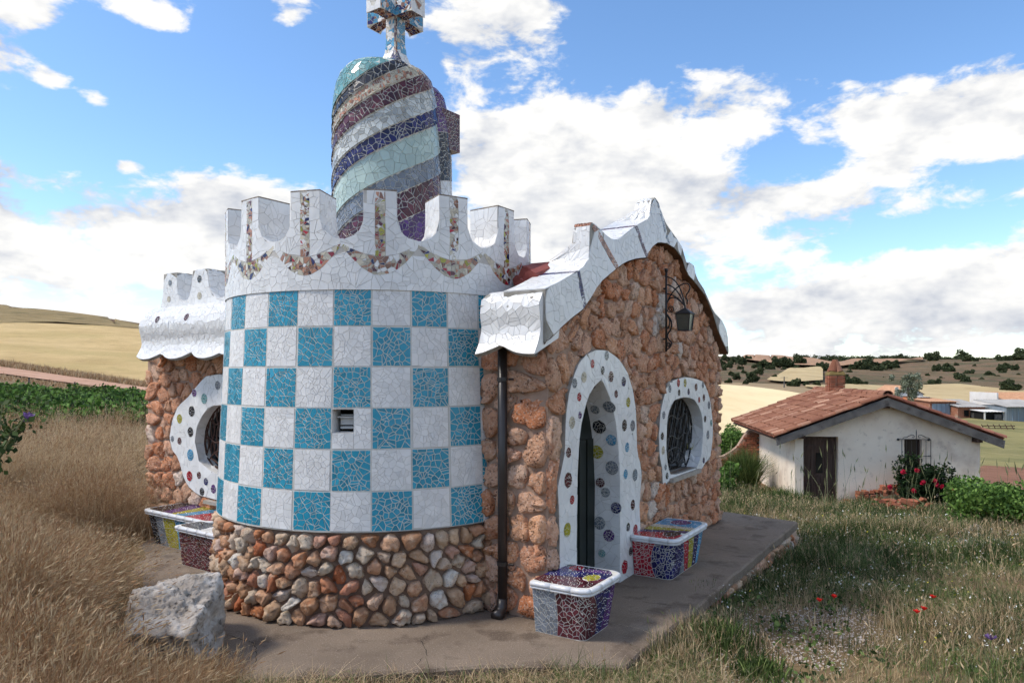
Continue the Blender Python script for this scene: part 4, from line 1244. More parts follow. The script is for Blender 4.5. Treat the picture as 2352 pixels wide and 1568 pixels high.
for lo, hi, nm, sp in BND:
    mi = names.index(nm)
    pick = mi if nm != 'terra' else [mi, names.index('cream'), names.index('cream')]
    gp = .0095 if nm in ('maroon', 'navy', 'black') else (.0035 if nm == 'palegreen' else .007)
    mosaic(ms, [lambda a, z: (z - SL * a - lo) * .92, lambda a, z: (hi - z + SL * a) * .92, lambda a, z: z - 3.0, lambda a, z: 5.50 - z], (RB * R(-105), RB * R(100), 3.0, 5.52), sp, gp, CUP, pick, rg, thk=.006, tilt=.02)
for z0, z1, nm, sp in ((3.3, 3.75, 'purple', .05), (3.75, 4.05, 'navy', .05), (4.05, 4.3, 'white', .06), (4.3, 4.85, 'black', .05), (4.85, 5.5, 'purple', .042)):
    mosaic(ms, [lambda a, z: (z - .2 * a - z0) * .95, lambda a, z: (z1 - z + .2 * a) * .95, lambda a, z: 5.44 - z], (R2 * R(-40), R2 * R(150), 3.2, 5.45), sp, .008, CP2, names.index(nm), rg, thk=.003, tilt=.014)
tag(ms.build('tile_skin', [MAT[k] for k in names], cupola), kind='stuff')
# small niche hood on its right flank
mb = MB()
bc = Vector((-.735, 8.24))
ax = Vector((.80, -.60)); ay = Vector((.60, .80))
def NIC(x, y, z):
    p = bc + ax * x + ay * y
    return (p.x, p.y, z)
mb.box((-.10, -.15, 4.74), (.05, .15, 5.18), T=NIC)
nich = mb.build('niche_hood', MAT['grout'], cupola)
ms = MB()
mosaic(ms, rect_fs(-.15, .15, 4.74, 5.18), (-.15, .15, 4.74, 5.18), .042, .007, lambda a, z, h: NIC(.05 + h, a, z), 0, rg)
mosaic(ms, rect_fs(-.10, .05, 4.74, 5.18), (-.10, .05, 4.74, 5.18), .042, .007, lambda a, z, h: NIC(a, -.15 - h, z), 0, rg)
tag(ms.build('niche_tiles', [MAT['maroon']], cupola), kind='stuff')

# --- four-armed cross on the cupola
XC = Vector((-1.285, 7.93))
q = math.sqrt(.5)
XA = (TF + TR).normalized(); XB = (TF - TR).normalized()      # two axes of the cross, each at 45 degrees to the view
def CRO(x, y, z):
    p = XC + XA * x + XB * y
    return (p.x, p.y, z)
mb, ms = MB(), MB()
cn = ['grout', 'sky', 'white', 'terra', 'navy', 'greywhite', 'maroon', 'cream']
prof = [(5.44, .235), (5.52, .17), (5.60, .115), (5.70, .083), (5.82, .072), (6.06, .072), (6.45, .072), (6.55, .10), (6.68, .04)]
vs_ = []
for z, w_ in prof: vs_ += [CRO(-w_, -w_, z), CRO(w_, -w_, z), CRO(w_, w_, z), CRO(-w_, w_, z)]
mb.add(vs_, [(4 * j + i, 4 * j + (i + 1) % 4, 4 * j + 4 + (i + 1) % 4, 4 * j + 4 + i) for j in range(len(prof) - 1) for i in range(4)] + [(32, 33, 34, 35)])
pz, pw = [p[0] for p in prof], [p[1] for p in prof]
for face in range(4):
    def FC(a, z, h, face=face):
        w_ = float(np.interp(z, pz, pw)) + h
        t = a * (w_ / .072)
        return [CRO(w_, t, z), CRO(t, w_, z), CRO(-w_, -t, z), CRO(-t, -w_, z)][face]
    if face in (0, 1):
        bl = 1
        edge = lambda a, z: z - 5.72 - .0 * a
        mosaic(ms, rect_fs(-.072, .050, 5.70, 6.45), (-.072, .050, 5.70, 6.45), .032, .005, FC, [1, 1, 1, 1, 5, 7] if face == 0 else [1, 5, 5, 7, 1, 2], rg, thk=.003)
        mosaic(ms, rect_fs(.052, .072, 5.62, 6.45), (.052, .072, 5.62, 6.45), .022, .004, FC, [3, 7, 6], rg, thk=.003)
        mosaic(ms, [lambda a, z: a - .072 * (z - 5.44) / .26 * 1.0 + .03, lambda a, z: .072 - a, lambda a, z: 5.70 - z, lambda a, z: z - 5.45], (-.07, .072, 5.45, 5.70), .028, .005, FC, 4, rg, thk=.003)
        mosaic(ms, [lambda a, z: .072 * (z - 5.44) / .26 * 1.0 - .03 - a, lambda a, z: a + .072, lambda a, z: 5.70 - z, lambda a, z: z - 5.45], (-.072, .072, 5.45, 5.70), .035, .004, FC, 2, rg, thk=.003)
for sx, sy in ((1, 0), (-1, 0), (0, 1), (0, -1)):
    # arm: narrow at the shaft, flaring to a square end plate
    vs_ = []
    st = ((.07, .075, .075), (.20, .07, .07), (.29, .085, .085), (.335, .105, .105))
    for l, hw, hz in st:
        for a, b in ((-1, -1), (1, -1), (1, 1), (-1, 1)):
            x, y = (sx * l, a * hw) if sx else (a * hw, sy * l)
            vs_.append(CRO(x, y, 6.16 + b * hz))
    mb.add(vs_, [(4 * j + i, 4 * j + (i + 1) % 4, 4 * j + 4 + (i + 1) % 4, 4 * j + 4 + i) for j in range(3) for i in range(4)] + [(12, 13, 14, 15)])
    def ARM(a, z, h):
        return CRO(sx * (.335 + h), a, z) if sx else CRO(a, sy * (.335 + h), z)
    disc = lambda a, z: math.hypot(a, z - 6.16) - .062
    mosaic(ms, rect_fs(-.105, .105, 6.055, 6.265) + [disc], (-.105, .105, 6.055, 6.265), .05, .003, ARM, 2, rg, thk=.003)
    mosaic(ms, [lambda a, z: -disc(a, z)], (-.063, .063, 6.097, 6.223), .05, .004, ARM, 3 if sx else 5, rg, thk=.003)
    for sd_ in (-1, 1):
        def SDE(a, z, h):
            w_ = float(np.interp(a, [.07, .2, .29, .335], [.075, .07, .085, .105])) + h
            return CRO(sx * a, sd_ * w_, z) if sx else CRO(sd_ * w_, sy * a, z)
        mosaic(ms, rect_fs(.075, .33, 6.085, 6.235), (.075, .33, 6.085, 6.235), .036, .005, SDE, [1, 1, 1, 2, 5, 3, 4], rg, thk=.003)
    def UND(a, b, h):
        z = 6.16 - float(np.interp(a, [.07, .2, .29, .335], [.075, .07, .085, .105])) - h
        return CRO(sx * a, b, z) if sx else CRO(b, sy * a, z)
    mosaic(ms, rect_fs(.075, .33, -.07, .07), (.075, .33, -.07, .07), .036, .006, UND, [6, 6, 3, 4], rg, thk=.003)
cross = mb.build('cross', MAT['grout'], house)
tag(ms.build('tile_skin', [MAT[k] for k in cn], cross), kind='stuff')

# --- rain pipe at the corner
mb = MB()
pp = SID(.42, 0, .10)
mb.tube([SID(.42, 2.55, .10), SID(.42, .12, .10)], .044, 12)
pipe = mb.build('rain_pipe', MAT['pipe'], house, smooth=True)
mb = MB()
mb.tube([SID(.42, .16, .10), SID(.42, .08, .11), SID(.42, .035, .15), SID(.415, .02, .21)], [.048, .05, .05, .052], 12)
mb.build('pipe_shoe', MAT['pipe'], pipe, smooth=True)
for zz in (2.12, .46):
    mb = MB(); mb.tube([SID(.42, zz, .10), SID(.42, zz + .035, .10)], .050, 12); mb.tube([SID(.42, zz + .018, .04), SID(.42, zz + .018, -.02)], .012, 6)
    mb.tube([SID(.35, zz + .018, .10), SID(.30, zz + .018, .10)], .010, 6)
    mb.build('pipe_clamp', MAT['pipe'], pipe)

# ------------------------------------------------------------------ mosaic benches
MAT['rim'] = material('rim', [(.62, .63, .65), (.74, .74, .75)], scale=14, rough=.3, spec=.5, var=.08, mix2=(srgb(150, 120, 100), 20, .64, .74, .6))
def bench(label, T, x0, x1, y0, y1, H, rnd, top_rule, side_rule, taper=.07, end_rule=None):
    """T(x, y, z): x along the seat, y out from the wall. rounded free corners, sides leaning in towards the floor"""
    loc = T((x0 + x1) / 2, (y0 + y1) / 2, 0)
    b = thing('mosaic_bench', label, 'bench', loc, 'mosaic benches against the house')
    def outline(g, r_):
        X0, X1, Y0, Y1 = x0 - g, x1 + g, y0, y1 + g
        pts = [(X0, Y0), (X1, Y0)]
        for cx, cy, a0 in ((X1 - r_, Y1 - r_, 0), (X0 + r_, Y1 - r_, 90)):
            for i in range(7):
                a = R(a0 + 15 * i); pts.append((cx + r_ * math.cos(a), cy + r_ * math.sin(a)))
        return pts
    top, bot = outline(-.015, rnd), outline(-taper - .015, rnd * .7)
    n = len(top)
    mb = MB()
    mb.add([T(x, y, H - .03) for x, y in top] + [T(x, y, .0) for x, y in bot], [(i, (i + 1) % n, n + (i + 1) % n, n + i) for i in range(n)])
    seat = outline(.0, rnd)
    mb.add([T(x, y, H) for x, y in seat], [tuple(range(n))])
    mb.build('bench_body', MAT['grout'], b)
    # rounded ceramic edging round the three free sides, in short lengths
    path = [seat[0]] + seat[-1:1:-1] + [seat[1]]
    dense_ = []
    for i in range(len(path) - 1):
        k = max(1, int(math.dist(path[i], path[i + 1]) / .06))
        for j in range(k):
            dense_.append((path[i][0] + (path[i + 1][0] - path[i][0]) * j / k, path[i][1] + (path[i + 1][1] - path[i][1]) * j / k))
    dense_.append(path[-1])
    seglen, cur, segs = 0, [dense_[0]], []
    for p, q in zip(dense_, dense_[1:]):
        cur.append(q); seglen += math.dist(p, q)
        if seglen > .15: segs.append(cur); cur, seglen = [q], 0
    if len(cur) > 1: segs.append(cur)
    for sg in segs:
        m1 = MB()
        m1.tube([T(x, y, H - .021) for x, y in sg], .023, 8)
        m1.tube([T(x, y, H - .052) for x, y in sg], .013, 6)
        m1.build('edging_tile', MAT['rim'], b, smooth=True)
    # broken tile: seat and sides
    cols = ['grout'] + list(DOTCOL.values())
    keys = list(DOTCOL.keys())
    ms = MB()
    ssd = sdf_poly(outline(-.022, rnd))
    regs = {}
    def reg_mosaic(rule, fs, bounds, T2, sp=.04):
        # one colour field at a time so the borders between fields stay clean
        for c, fr in rule:
            mosaic(ms, fs + fr, bounds, sp, .0065, T2, 1 + keys.index(c), rg, thk=.003, tilt=.02)
    reg_mosaic(top_rule, [lambda x, y: -ssd(x, y)], (x0, x1, y0, y1), lambda x, y, h: T(x, y, H + h))
    # side skin: unrolled along the top outline from one wall corner round to the other
    tp = [top[0]] + top[-1:1:-1] + [top[1]]; bp = [bot[0]] + bot[-1:1:-1] + [bot[1]]
    ln = [0]
    for i in range(1, len(tp)): ln.append(ln[-1] + math.dist(tp[i], tp[i - 1]))
    tX, tY, bX, bY = [p[0] for p in tp], [p[1] for p in tp], [p[0] for p in bp], [p[1] for p in bp]
    HS = H - .055
    def SK(a, z, h):
        k = z / (H - .03)
        x = float(np.interp(a, ln, bX)) * (1 - k) + float(np.interp(a, ln, tX)) * k
        y = float(np.interp(a, ln, bY)) * (1 - k) + float(np.interp(a, ln, tY)) * k
        a0, a1 = max(a - .02, 0), min(a + .02, ln[-1])
        tx = float(np.interp(a1, ln, tX) - np.interp(a0, ln, tX)); ty = float(np.interp(a1, ln, tY) - np.interp(a0, ln, tY))
        l = math.hypot(tx, ty) + 1e-9
        return T(x - ty / l * h, y + tx / l * h, z)
    reg_mosaic(side_rule(ln[-1], HS), rect_fs(0, ln[-1], .004, HS), (0, ln[-1], 0, HS), SK)
    tag(ms.build('tile_skin', [MAT['grout']] + [MAT[v] for v in DOTCOL.values()], b), kind='stuff')
    return b
def inside(cx, cy, rx, ry=None):
    ry = ry or rx
    return lambda x, y: (1 - math.hypot((x - cx) / rx, (y - cy) / ry)) * min(rx, ry)
def outside(*a):
    f = inside(*a)
    return lambda x, y: -f(x, y)
def left_of(c, k=0): return lambda x, y: c + k * y - x
def right_of(c, k=0): return lambda x, y: x - c - k * y
TFx = lambda x, y, z: FAC(x, z, y)
# near bench by the door: grey and maroon end, navy and purple front
bench('mosaic bench with maroon and grey tile nearest the rain pipe', TFx, -.32, .33, .02, .56, .45, .09,
      [('o', [inside(.02, .42, .11, .07)]), ('r', [inside(.22, .17, .11, .07)]),
       ('m', [left_of(-.12, .3), outside(.02, .42, .11, .07)]),
       ('n', [right_of(-.12, .3), left_of(.06, .3), outside(.02, .42, .11, .07)]),
       ('p', [right_of(.06, .3), left_of(.2, .2), outside(.02, .42, .11, .07), outside(.22, .17, .11, .07)]),
       ('k', [right_of(.2, .2), outside(.22, .17, .11, .07)])],
      lambda L_, H: [('g', [inside(.0, .16, .24, .5)]), ('m', [outside(.0, .16, .24, .5), inside(.42, .08, .31, .36)]), ('n', [outside(.42, .08, .31, .36), outside(.0, .16, .24, .5), left_of(.84, .3)]), ('p', [right_of(.84, .3), left_of(1.2, .2), outside(.42, .08, .31, .36)]), ('g', [right_of(1.2, .2)])], taper=.06)
bench('red and navy mosaic bench under the oval gable window', TFx, 1.72, 2.80, .06, .56, .45, .09,
      [('k', [inside(2.0, .42, .16, .09)]), ('r', [left_of(1.9, .35), outside(2.0, .42, .16, .09)]), ('n', [right_of(1.9, .35), left_of(2.03, .35), outside(2.0, .42, .16, .09)]), ('o', [right_of(2.03, .35), left_of(2.24, .1)]), ('c', [right_of(2.24, .1), left_of(2.4)]), ('p', [inside(2.62, .3, .14, .12)]), ('b', [right_of(2.4), outside(2.62, .3, .14, .12)])],
      lambda L_, H: [('r', [outside(.5, .2, .28, .33), left_of(.5)]), ('n', [inside(.5, .2, .28, .33)]), ('g', [outside(.5, .2, .28, .33), right_of(.5), left_of(.92, -.5)]), ('r', [right_of(.92, -.5), left_of(1.06, -.4)]), ('o', [right_of(1.06, -.4), left_of(1.2, -.3)]), ('n', [right_of(1.2, -.3), left_of(1.34, -.2)]), ('b', [right_of(1.34, -.2)])])
TSx = lambda x, y, z: SIDm(x, z, y)
bench('long mosaic bench with yellow and blue stripes left of the tower', TSx, -5.80, -4.35, .04, .54, .45, .06,
      [('k', [left_of(-5.55, .3)]), ('p', [right_of(-5.55, .3), left_of(-5.3, .2)]), ('o', [right_of(-5.3, .2), left_of(-5.0, -.2)]), ('b', [right_of(-5.0, -.2), left_of(-4.75, -.3)]), ('r', [right_of(-4.75, -.3)])],
      lambda L_, H: [('g', [left_of(.40)]), ('k', [right_of(.40), left_of(.66)]), ('g', [right_of(.66), left_of(.86, -.1)]), ('o', [inside(.99, .2, .15, .32)]), ('c', [right_of(.86, -.1), outside(.99, .2, .15, .32), left_of(1.10)]), ('b', [right_of(1.10), outside(.99, .2, .15, .32), left_of(1.38, .2)]), ('c', [right_of(1.38, .2), left_of(1.55)]), ('e', [right_of(1.55)])])
bench('small maroon mosaic bench tucked against the tower plinth', TSx, -4.50, -3.7, .56, .86, .45, .03,
      [('k', [left_of(-4.2, .2)]), ('w', [right_of(-4.2, .2)])],
      lambda L_, H: [('m', [left_of(L_ * .75)]), ('k', [right_of(L_ * .75)])], taper=.03)

# ------------------------------------------------------------------ wrought iron lantern on the gable
lan = thing('wall_lantern', 'black wrought iron lantern on a scrolled bracket under the gable', 'lantern', FAC(2.72, 2.46, 0))
def LB(x, z, y=0.0): return FAC(2.72 + y, z, x)     # bracket plane stands straight out of the wall
mb = MB()
mb.tube([LB(.085, 3.42), LB(.085, 2.45)], .013, 6)
mb.tube([LB(.0, 3.2), LB(.085, 3.2)], .012, 6); mb.tube([LB(.0, 2.6), LB(.085, 2.6)], .012, 6)
mb.tube([LB(.085, 3.44), LB(.085, 3.40)], .02, 6)
def arc(p0, p1, p2, n=12): return [tuple((1 - t) ** 2 * a + 2 * t * (1 - t) * b + t * t * c for a, b, c in zip(p0, p1, p2)) for t in [i / n for i in range(n + 1)]]
tip = (.315, 2.975)
for z0, bx, bz in ((3.34, .26, 3.32), (3.25, .23, 3.22), (3.14, .22, 3.12), (3.02, .16, 3.18)):
    mb.tube([LB(x, z) for x, z in arc((.085, z0), (bx, bz), tip)], .008, 6)
cur = arc((.085, 3.0), (.14, 3.17), (.27, 3.235), 8) + arc((.27, 3.235), (.37, 3.27), (.375, 3.19), 6)[1:] + arc((.375, 3.19), (.37, 3.15), (.335, 3.12), 4)[1:] + arc((.335, 3.12), (.315, 3.08), (.345, 3.05), 4)[1:] + [(.34, 3.0)]
mb.tube([LB(x, z) for x, z in cur], .008, 6)
def scroll(cx, cz, r0, turns, ph=0, sg=1):
    return [(cx + (r0 * (1 - k / 30 * .85)) * math.cos(ph + sg * turns * 2 * math.pi * k / 30), cz + (r0 * (1 - k / 30 * .85)) * math.sin(ph + sg * turns * 2 * math.pi * k / 30)) for k in range(31)]
mb.tube([LB(x, z) for x, z in scroll(.14, 2.955, .045, 2, math.pi)], .007, 5)
mb.tube([LB(x, z) for x, z in scroll(.115, 2.535, .03, 2, math.pi)], .006, 5)
mb.tube([LB(x, z) for x, z in arc((.085, 2.90), (.21, 2.78), (.105, 2.66), 12)], .009, 6)
mb.tube([LB(x, z) for x, z in arc((.095, 2.88), (.16, 2.80), (.10, 2.72), 12)], .008, 6)
mb.tube([LB(x, z) for x, z in arc((.105, 2.66), (.09, 2.61), (.15, 2.56), 8)], .008, 6)
mb.tube([LB(x, z) for x, z in arc((.15, 2.56), (.16, 2.51), (.09, 2.47), 8)], .008, 6)
mb.build('bracket', MAT['iron'], lan, smooth=True)
LX, LZ = .315, 2.965
def LP(x, y, z): return LB(LX + x, z, y)
mb = MB()
mb.tube([LB(LX, LZ + .03), LB(LX, LZ - .01)], .01, 6)
vs_ = [LP(0, 0, LZ)] + [LP(a * .10, b * .10, LZ - .075) for a, b in ((-1, -1), (1, -1), (1, 1), (-1, 1))]
mb.add(vs_, [(0, 1, 2), (0, 2, 3), (0, 3, 4), (0, 4, 1), (4, 3, 2, 1)])
mb.build('lamp_roof', MAT['iron'], lan)
mb = MB()
ct, cb = .082, .062
zt_, zb_ = LZ - .078, LZ - .27
for a, b in ((-1, -1), (1, -1), (1, 1), (-1, 1)):
    mb.tube([LP(a * ct, b * ct, zt_), LP(a * cb, b * cb, zb_)], .008, 4)
for z, c in ((zt_, ct), (zb_, cb)):
    q4 = [LP(a * c, b * c, z) for a, b in ((-1, -1), (1, -1), (1, 1), (-1, 1), (-1, -1))]
    for i in range(4): mb.tube([q4[i], q4[i + 1]], .008, 4)
mb.add([LP(a * cb, b * cb, zb_) for a, b in ((-1, -1), (1, -1), (1, 1), (-1, 1))], [(0, 1, 2, 3)])
mb.build('lamp_frame', MAT['iron'], lan)
MAT['lampglass'] = material('lampglass', [(.07, .075, .06), (.11, .115, .095)], scale=10, rough=.25, spec=.5)
for (a0, b0), (a1, b1) in (((-1, -1), (1, -1)), ((1, -1), (1, 1)), ((1, 1), (-1, 1)), ((-1, 1), (-1, -1))):
    mb = MB()
    k = .94
    mb.add([LP(a0 * cb * k, b0 * cb * k, zb_), LP(a1 * cb * k, b1 * cb * k, zb_), LP(a1 * ct * k, b1 * ct * k, zt_), LP(a0 * ct * k, b0 * ct * k, zt_)], [(0, 1, 2, 3)])
    mb.build('lamp_pane', MAT['lampglass'], lan)

# ------------------------------------------------------------------ boulder beside the path
def rock(name, c, size, seed, mat, sub=5, rot=0.0, squash=None, rough=.16):
    import bmesh
    bm = bmesh.new()
    bmesh.ops.create_icosphere(bm, subdivisions=sub, radius=1)
    rr_ = random.Random(seed)
    planes = [(Vector((rr_.gauss(0, 1), rr_.gauss(0, 1), rr_.gauss(0, 1))).normalized(), rr_.uniform(.62, .9)) for _ in range(9)] + [(Vector((0, 0, 1)), .72)]
    if squash: planes += squash
    o3 = Vector((rr_.random() * 50, rr_.random() * 50, 0))
    cr_, sr_ = math.cos(rot), math.sin(rot)
    for v in bm.verts:
        d_ = v.co.normalized(); k = 1.0
        for n_, q_ in planes:
            dd = d_.dot(n_)
            if dd > 1e-3: k = min(k, q_ / dd)
        p = d_ * k
        e = noise.fractal(d_ * 2.6 + o3, .9, 2.1, 6) * rough + noise.fractal(d_ * 9 + o3, .8, 2.2, 5) * rough * .35
        p = p * (1 + e)
        x, y, z = p.x * size[0], p.y * size[1], p.z * size[2]
        v.co = (x * cr_ - y * sr_, x * sr_ + y * cr_, z)
    me = bpy.data.meshes.new(name); bm.to_mesh(me); bm.free()
    me.materials.append(mat)
    me.polygons.foreach_set('use_smooth', np.ones(len(me.polygons), dtype=bool))
    o = link(bpy.data.objects.new(name, me)); o.location = c
    return o
b_ = rock('boulder', (-2.68, 5.66, .18), (.66, .48, .56), 21, MAT['boulder'], 6, R(118), [(Vector((.3, .1, .95)).normalized(), .62), (Vector((.9, .42, 0)).normalized(), .70), (Vector((.1, -.99, .1)), .76), (Vector((-.6, -.75, .1)).normalized(), .72)], rough=.12)
tag(b_, 'large pale lichen covered boulder beside the tower path in dry grass', 'boulder')

# ------------------------------------------------------------------ small white cottage down the slope
HA = math.atan2(-.123, .992)
cot = thing('white_cottage', 'small white cottage with red tiled roof and weathered wooden door', 'cottage', (8.42, 21.4, -1.72), rz=HA)
CM = Matrix.Translation((8.42, 21.4, -1.72)) @ Matrix.Rotation(HA, 4, 'Z')
def CT(x, y, z):
    return tuple(CM @ Vector((x, y, z)))
MAT['limewash'] = material('limewash', [srgb(230, 212, 190), srgb(242, 228, 208)], scale=1.2, detail=10, rough=.95, bump=.25, bscale=20, bdist=.01,
    mix2=[(srgb(186, 160, 140), .8, .5, .68, .6), (srgb(150, 132, 116), 3, .57, .72, .45), (srgb(128, 110, 96), 9, .62, .74, .5)])
MAT['oldwood'] = material('oldwood', [srgb(58, 44, 38), srgb(92, 74, 64)], scale=5, detail=8, rough=.9, bump=.5, bscale=30, stretch=(3, 3, .4), bdist=.01)
MAT['greywood'] = material('greywood', [srgb(74, 72, 70), srgb(116, 112, 108)], scale=3, detail=10, rough=.95, bump=.6, bscale=18, bdist=.01, mix2=(srgb(46, 42, 40), 5, .56, .7, .7))
MAT['tile'] = material('tile', [srgb(136, 86, 64) + (0,), srgb(154, 106, 82) + (.4,), srgb(120, 76, 58) + (.7,), srgb(172, 134, 110) + (1,)], src='object', rough=.9, bump=.4, bscale=25, bdist=.01, var=.26, var_src='object',
    mix2=[(srgb(112, 72, 56), 6, .54, .7, .6), (srgb(196, 160, 140), 9, .58, .72, .5)])
MAT['tile_bulk'] = material('tile_bulk', [srgb(132, 80, 64), srgb(160, 108, 88)], src='island', rough=.9, bump=.4, bscale=25, var=.16, mix2=(srgb(112, 72, 56), 6, .54, .7, .6))
MAT['brick'] = material('brick', [srgb(138, 80, 58) + (0,), srgb(170, 106, 80) + (.5,), srgb(128, 84, 66) + (1,)], src='object', rough=.95, bump=.6, bscale=25, bdist=.01, mix2=[(srgb(120, 104, 78), 9, .55, .7, .6), (srgb(90, 58, 44), 14, .56, .7, .5)])
MAT['brick_bulk'] = material('brick_bulk', [srgb(150, 84, 60), srgb(178, 108, 80)], src='island', rough=.95, bump=.6, bscale=25, var=.15, mix2=(srgb(110, 92, 74), 6, .54, .7, .6))
CWID, CDEP, RX, RH, EZ = 5.15, 6.3, 2.5, 3.22, 2.02
slope = (RH - EZ) / 3.12
def roof_z(x): return RH - abs(x - RX) * slope
mb = MB()
dx0, dx1, dh = .247, 1.235, 2.02
wx0, wx1, wz0, wz1 = 3.08, 3.56, 1.05, 1.98
gable = [(0, -.6), (dx0, -.6), (dx0, dh), (dx1, dh), (dx1, -.6), (CWID, -.6), (CWID, roof_z(CWID) - .12), (RX, RH - .12), (0, roof_z(0) - .12)]
pts, tris = fill_polys([gable, [(wx0, wz0), (wx0, wz1), (wx1, wz1), (wx1, wz0)]])
mb.add([CT(a, 0, b) for a, b in pts], tris)
# left wall, right wall, back
mb.add([CT(0, 0, -.6), CT(0, CDEP, -.6), CT(0, CDEP, roof_z(0) - .12), CT(0, 0, roof_z(0) - .12)], [(3, 2, 1, 0)])
mb.add([CT(CWID, 0, -.6), CT(CWID, CDEP, -.6), CT(CWID, CDEP, roof_z(CWID) - .12), CT(CWID, 0, roof_z(CWID) - .12)], [(0, 1, 2, 3)])
mb.add([CT(0, CDEP, -.6), CT(CWID, CDEP, -.6), CT(CWID, CDEP, roof_z(CWID) - .12), CT(RX, CDEP, RH - .12), CT(0, CDEP, roof_z(0) - .12)], [(0, 1, 2, 3, 4)])
# door and window reveals
for lp in ([(dx0, -.05), (dx0, dh), (dx1, dh), (dx1, -.05)], [(wx0, wz0), (wx0, wz1), (wx1, wz1), (wx1, wz0), (wx0, wz0)]):
    for (a, b), (c, d_) in zip(lp, lp[1:]):
        mb.add([CT(a, 0, b), CT(c, 0, d_), CT(c, .22, d_), CT(a, .22, b)], [(0, 1, 2, 3)])
mb.build('wall', MAT['limewash'], cot)
mb = MB(); mb.box((-.004, -.03, -.4), (.24, .02, roof_z(0) - .16), T=CT); mb.build('corner_pilaster', MAT['limewash'], cot)
# door: frame, planks, small light, sunk panels
mb = MB(); mb.box((dx0 + .01, .17, -.02), (dx1 - .01, .21, dh - .01), T=CT); door = mb.build('door', MAT['oldwood'], cot)
tag(door, 'weathered dark wooden door with one small upright pane')
for x, w_ in ((dx0 + .02, .09), (dx1 - .11, .09), (dx0 + .26, .07), (dx1 - .33, .07)):
    m1 = MB(); m1.box((x, .14, .0), (x + w_, .172, 1.72), T=CT); m1.build('door_stile', MAT['oldwood'], door)
for z, h_ in ((.02, .1), (.55, .07), (.80, .07), (1.62, .12), (1.9, .08)):
    m1 = MB(); m1.box((dx0 + .02, .148, z), (dx1 - .02, .168, z + h_), T=CT); m1.build('door_rail', MAT['oldwood'], door)
m1 = MB(); m1.box((dx0 + .40, .145, .92), (dx1 - .40, .166, 1.52), T=CT); m1.build('door_pane', MAT['pane'], door)
for x in (dx0 + .12, dx0 + .55):
    for z0, z1 in ((.14, .50), (.64, .78)):
        m1 = MB(); m1.box((x, .15, z0), (x + .30, .166, z1), T=CT); m1.build('door_panel', MAT['oldwood'], door)
m1 = MB(); m1.box((dx0 - .15, -.7, -.62), (dx1 + .2, .05, -.03), T=CT); m1.build('doorstep', MAT['sill'], cot)
# window and its iron basket
mb = MB(); mb.box((wx0, .16, wz0), (wx1, .2, wz1), T=CT); win = mb.build('window', MAT['pane'], cot)
for a, b, c, d_ in ((wx0, wz0, wx0 + .05, wz1), (wx1 - .05, wz0, wx1, wz1), (wx0 + .052, wz0, wx1 - .052, wz0 + .05), (wx0 + .052, wz1 - .05, wx1 - .052, wz1), (wx0 + .052, 1.50, wx1 - .052, 1.53)):
    m1 = MB(); m1.box((a, .13, b), (c, .158, d_), T=CT); m1.build('window_frame', MAT['oldwood'], win)
gx0, gx1, gz0, gz1 = 2.95, 3.74, 1.0, 1.98
mb = MB()
for x in (gx0, gx0 + .13, gx0 + .27, gx0 + .40, gx0 + .53, gx0 + .66, gx1):
    mb.tube([CT(x, -.16, gz0), CT(x, -.16, gz1)], .011 if x in (gx0, gx1) else .007, 5)
for z in (gz0, 1.5, gz1): mb.tube([CT(gx0, .0, z), CT(gx0, -.16, z), CT(gx1, -.16, z), CT(gx1, .0, z)], .009, 5)
mx_ = (gx0 + gx1) / 2
for sg in (-1, 1):
    mb.tube([CT(mx_ + sg * a, -.16, gz1 + b) for a, b in [(.38, .01), (.34, .05), (.26, .06), (.2, .10), (.13, .13), (.07, .12), (.05, .08), (.08, .05), (.11, .07)]], .010, 5)
mb.tube([CT(mx_, -.16, gz1), CT(mx_, -.16, gz1 + .22), CT(mx_, -.16, gz1 + .30)], [.010, .014, .002], 5)
for x in (gx0 - .05, gx1 + .0):
    for z in (gz0 + .03, gz1 - .02): mb.tube([CT(x, -.04, z), CT(x, .0, z)], .035, 8)
mb.build('window_grille', MAT['iron'], cot)
# barge boards, purlins
for sg, xe in ((-1, RX - 3.12), (1, RX + 3.14)):
    mb = MB()
    z_e = RH - 3.12 * slope
    q = [(RX, RH - .03), (xe, z_e - .03), (xe + (-sg) * .03, z_e - .25), (RX, RH - .27)]
    vs_ = [CT(a, -.36, b) for a, b in q] + [CT(a, -.30, b) for a, b in q]
    mb.add(vs_, [(0, 1, 2, 3), (7, 6, 5, 4), (0, 4, 5, 1), (1, 5, 6, 2), (2, 6, 7, 3), (3, 7, 4, 0)])
    mb.build('barge_board', MAT['greywood'], cot)
for x in (.15, RX, CWID - .15):
    mb = MB(); mb.box((x - .08, -.29, roof_z(x) - .34), (x + .08, .02, roof_z(x) - .20), T=CT); mb.build('purlin', MAT['oldwood'], cot)
mb = MB()
for sg in (-1, 1):
    xe = RX + sg * 3.12
    a, b, c, d_ = CT(RX, -.35, RH - .03), CT(xe, -.35, RH - 3.12 * slope - .03), CT(xe, 6.75, RH - 3.12 * slope - .03), CT(RX, 6.75, RH - .03)
    mb.add([a, b, c, d_], [(0, 1, 2, 3)])
    mb.add([(p[0], p[1], p[2] - .06) for p in (a, b, c, d_)], [(3, 2, 1, 0)])
roofo = mb.build('roof', MAT['oldwood'], cot)
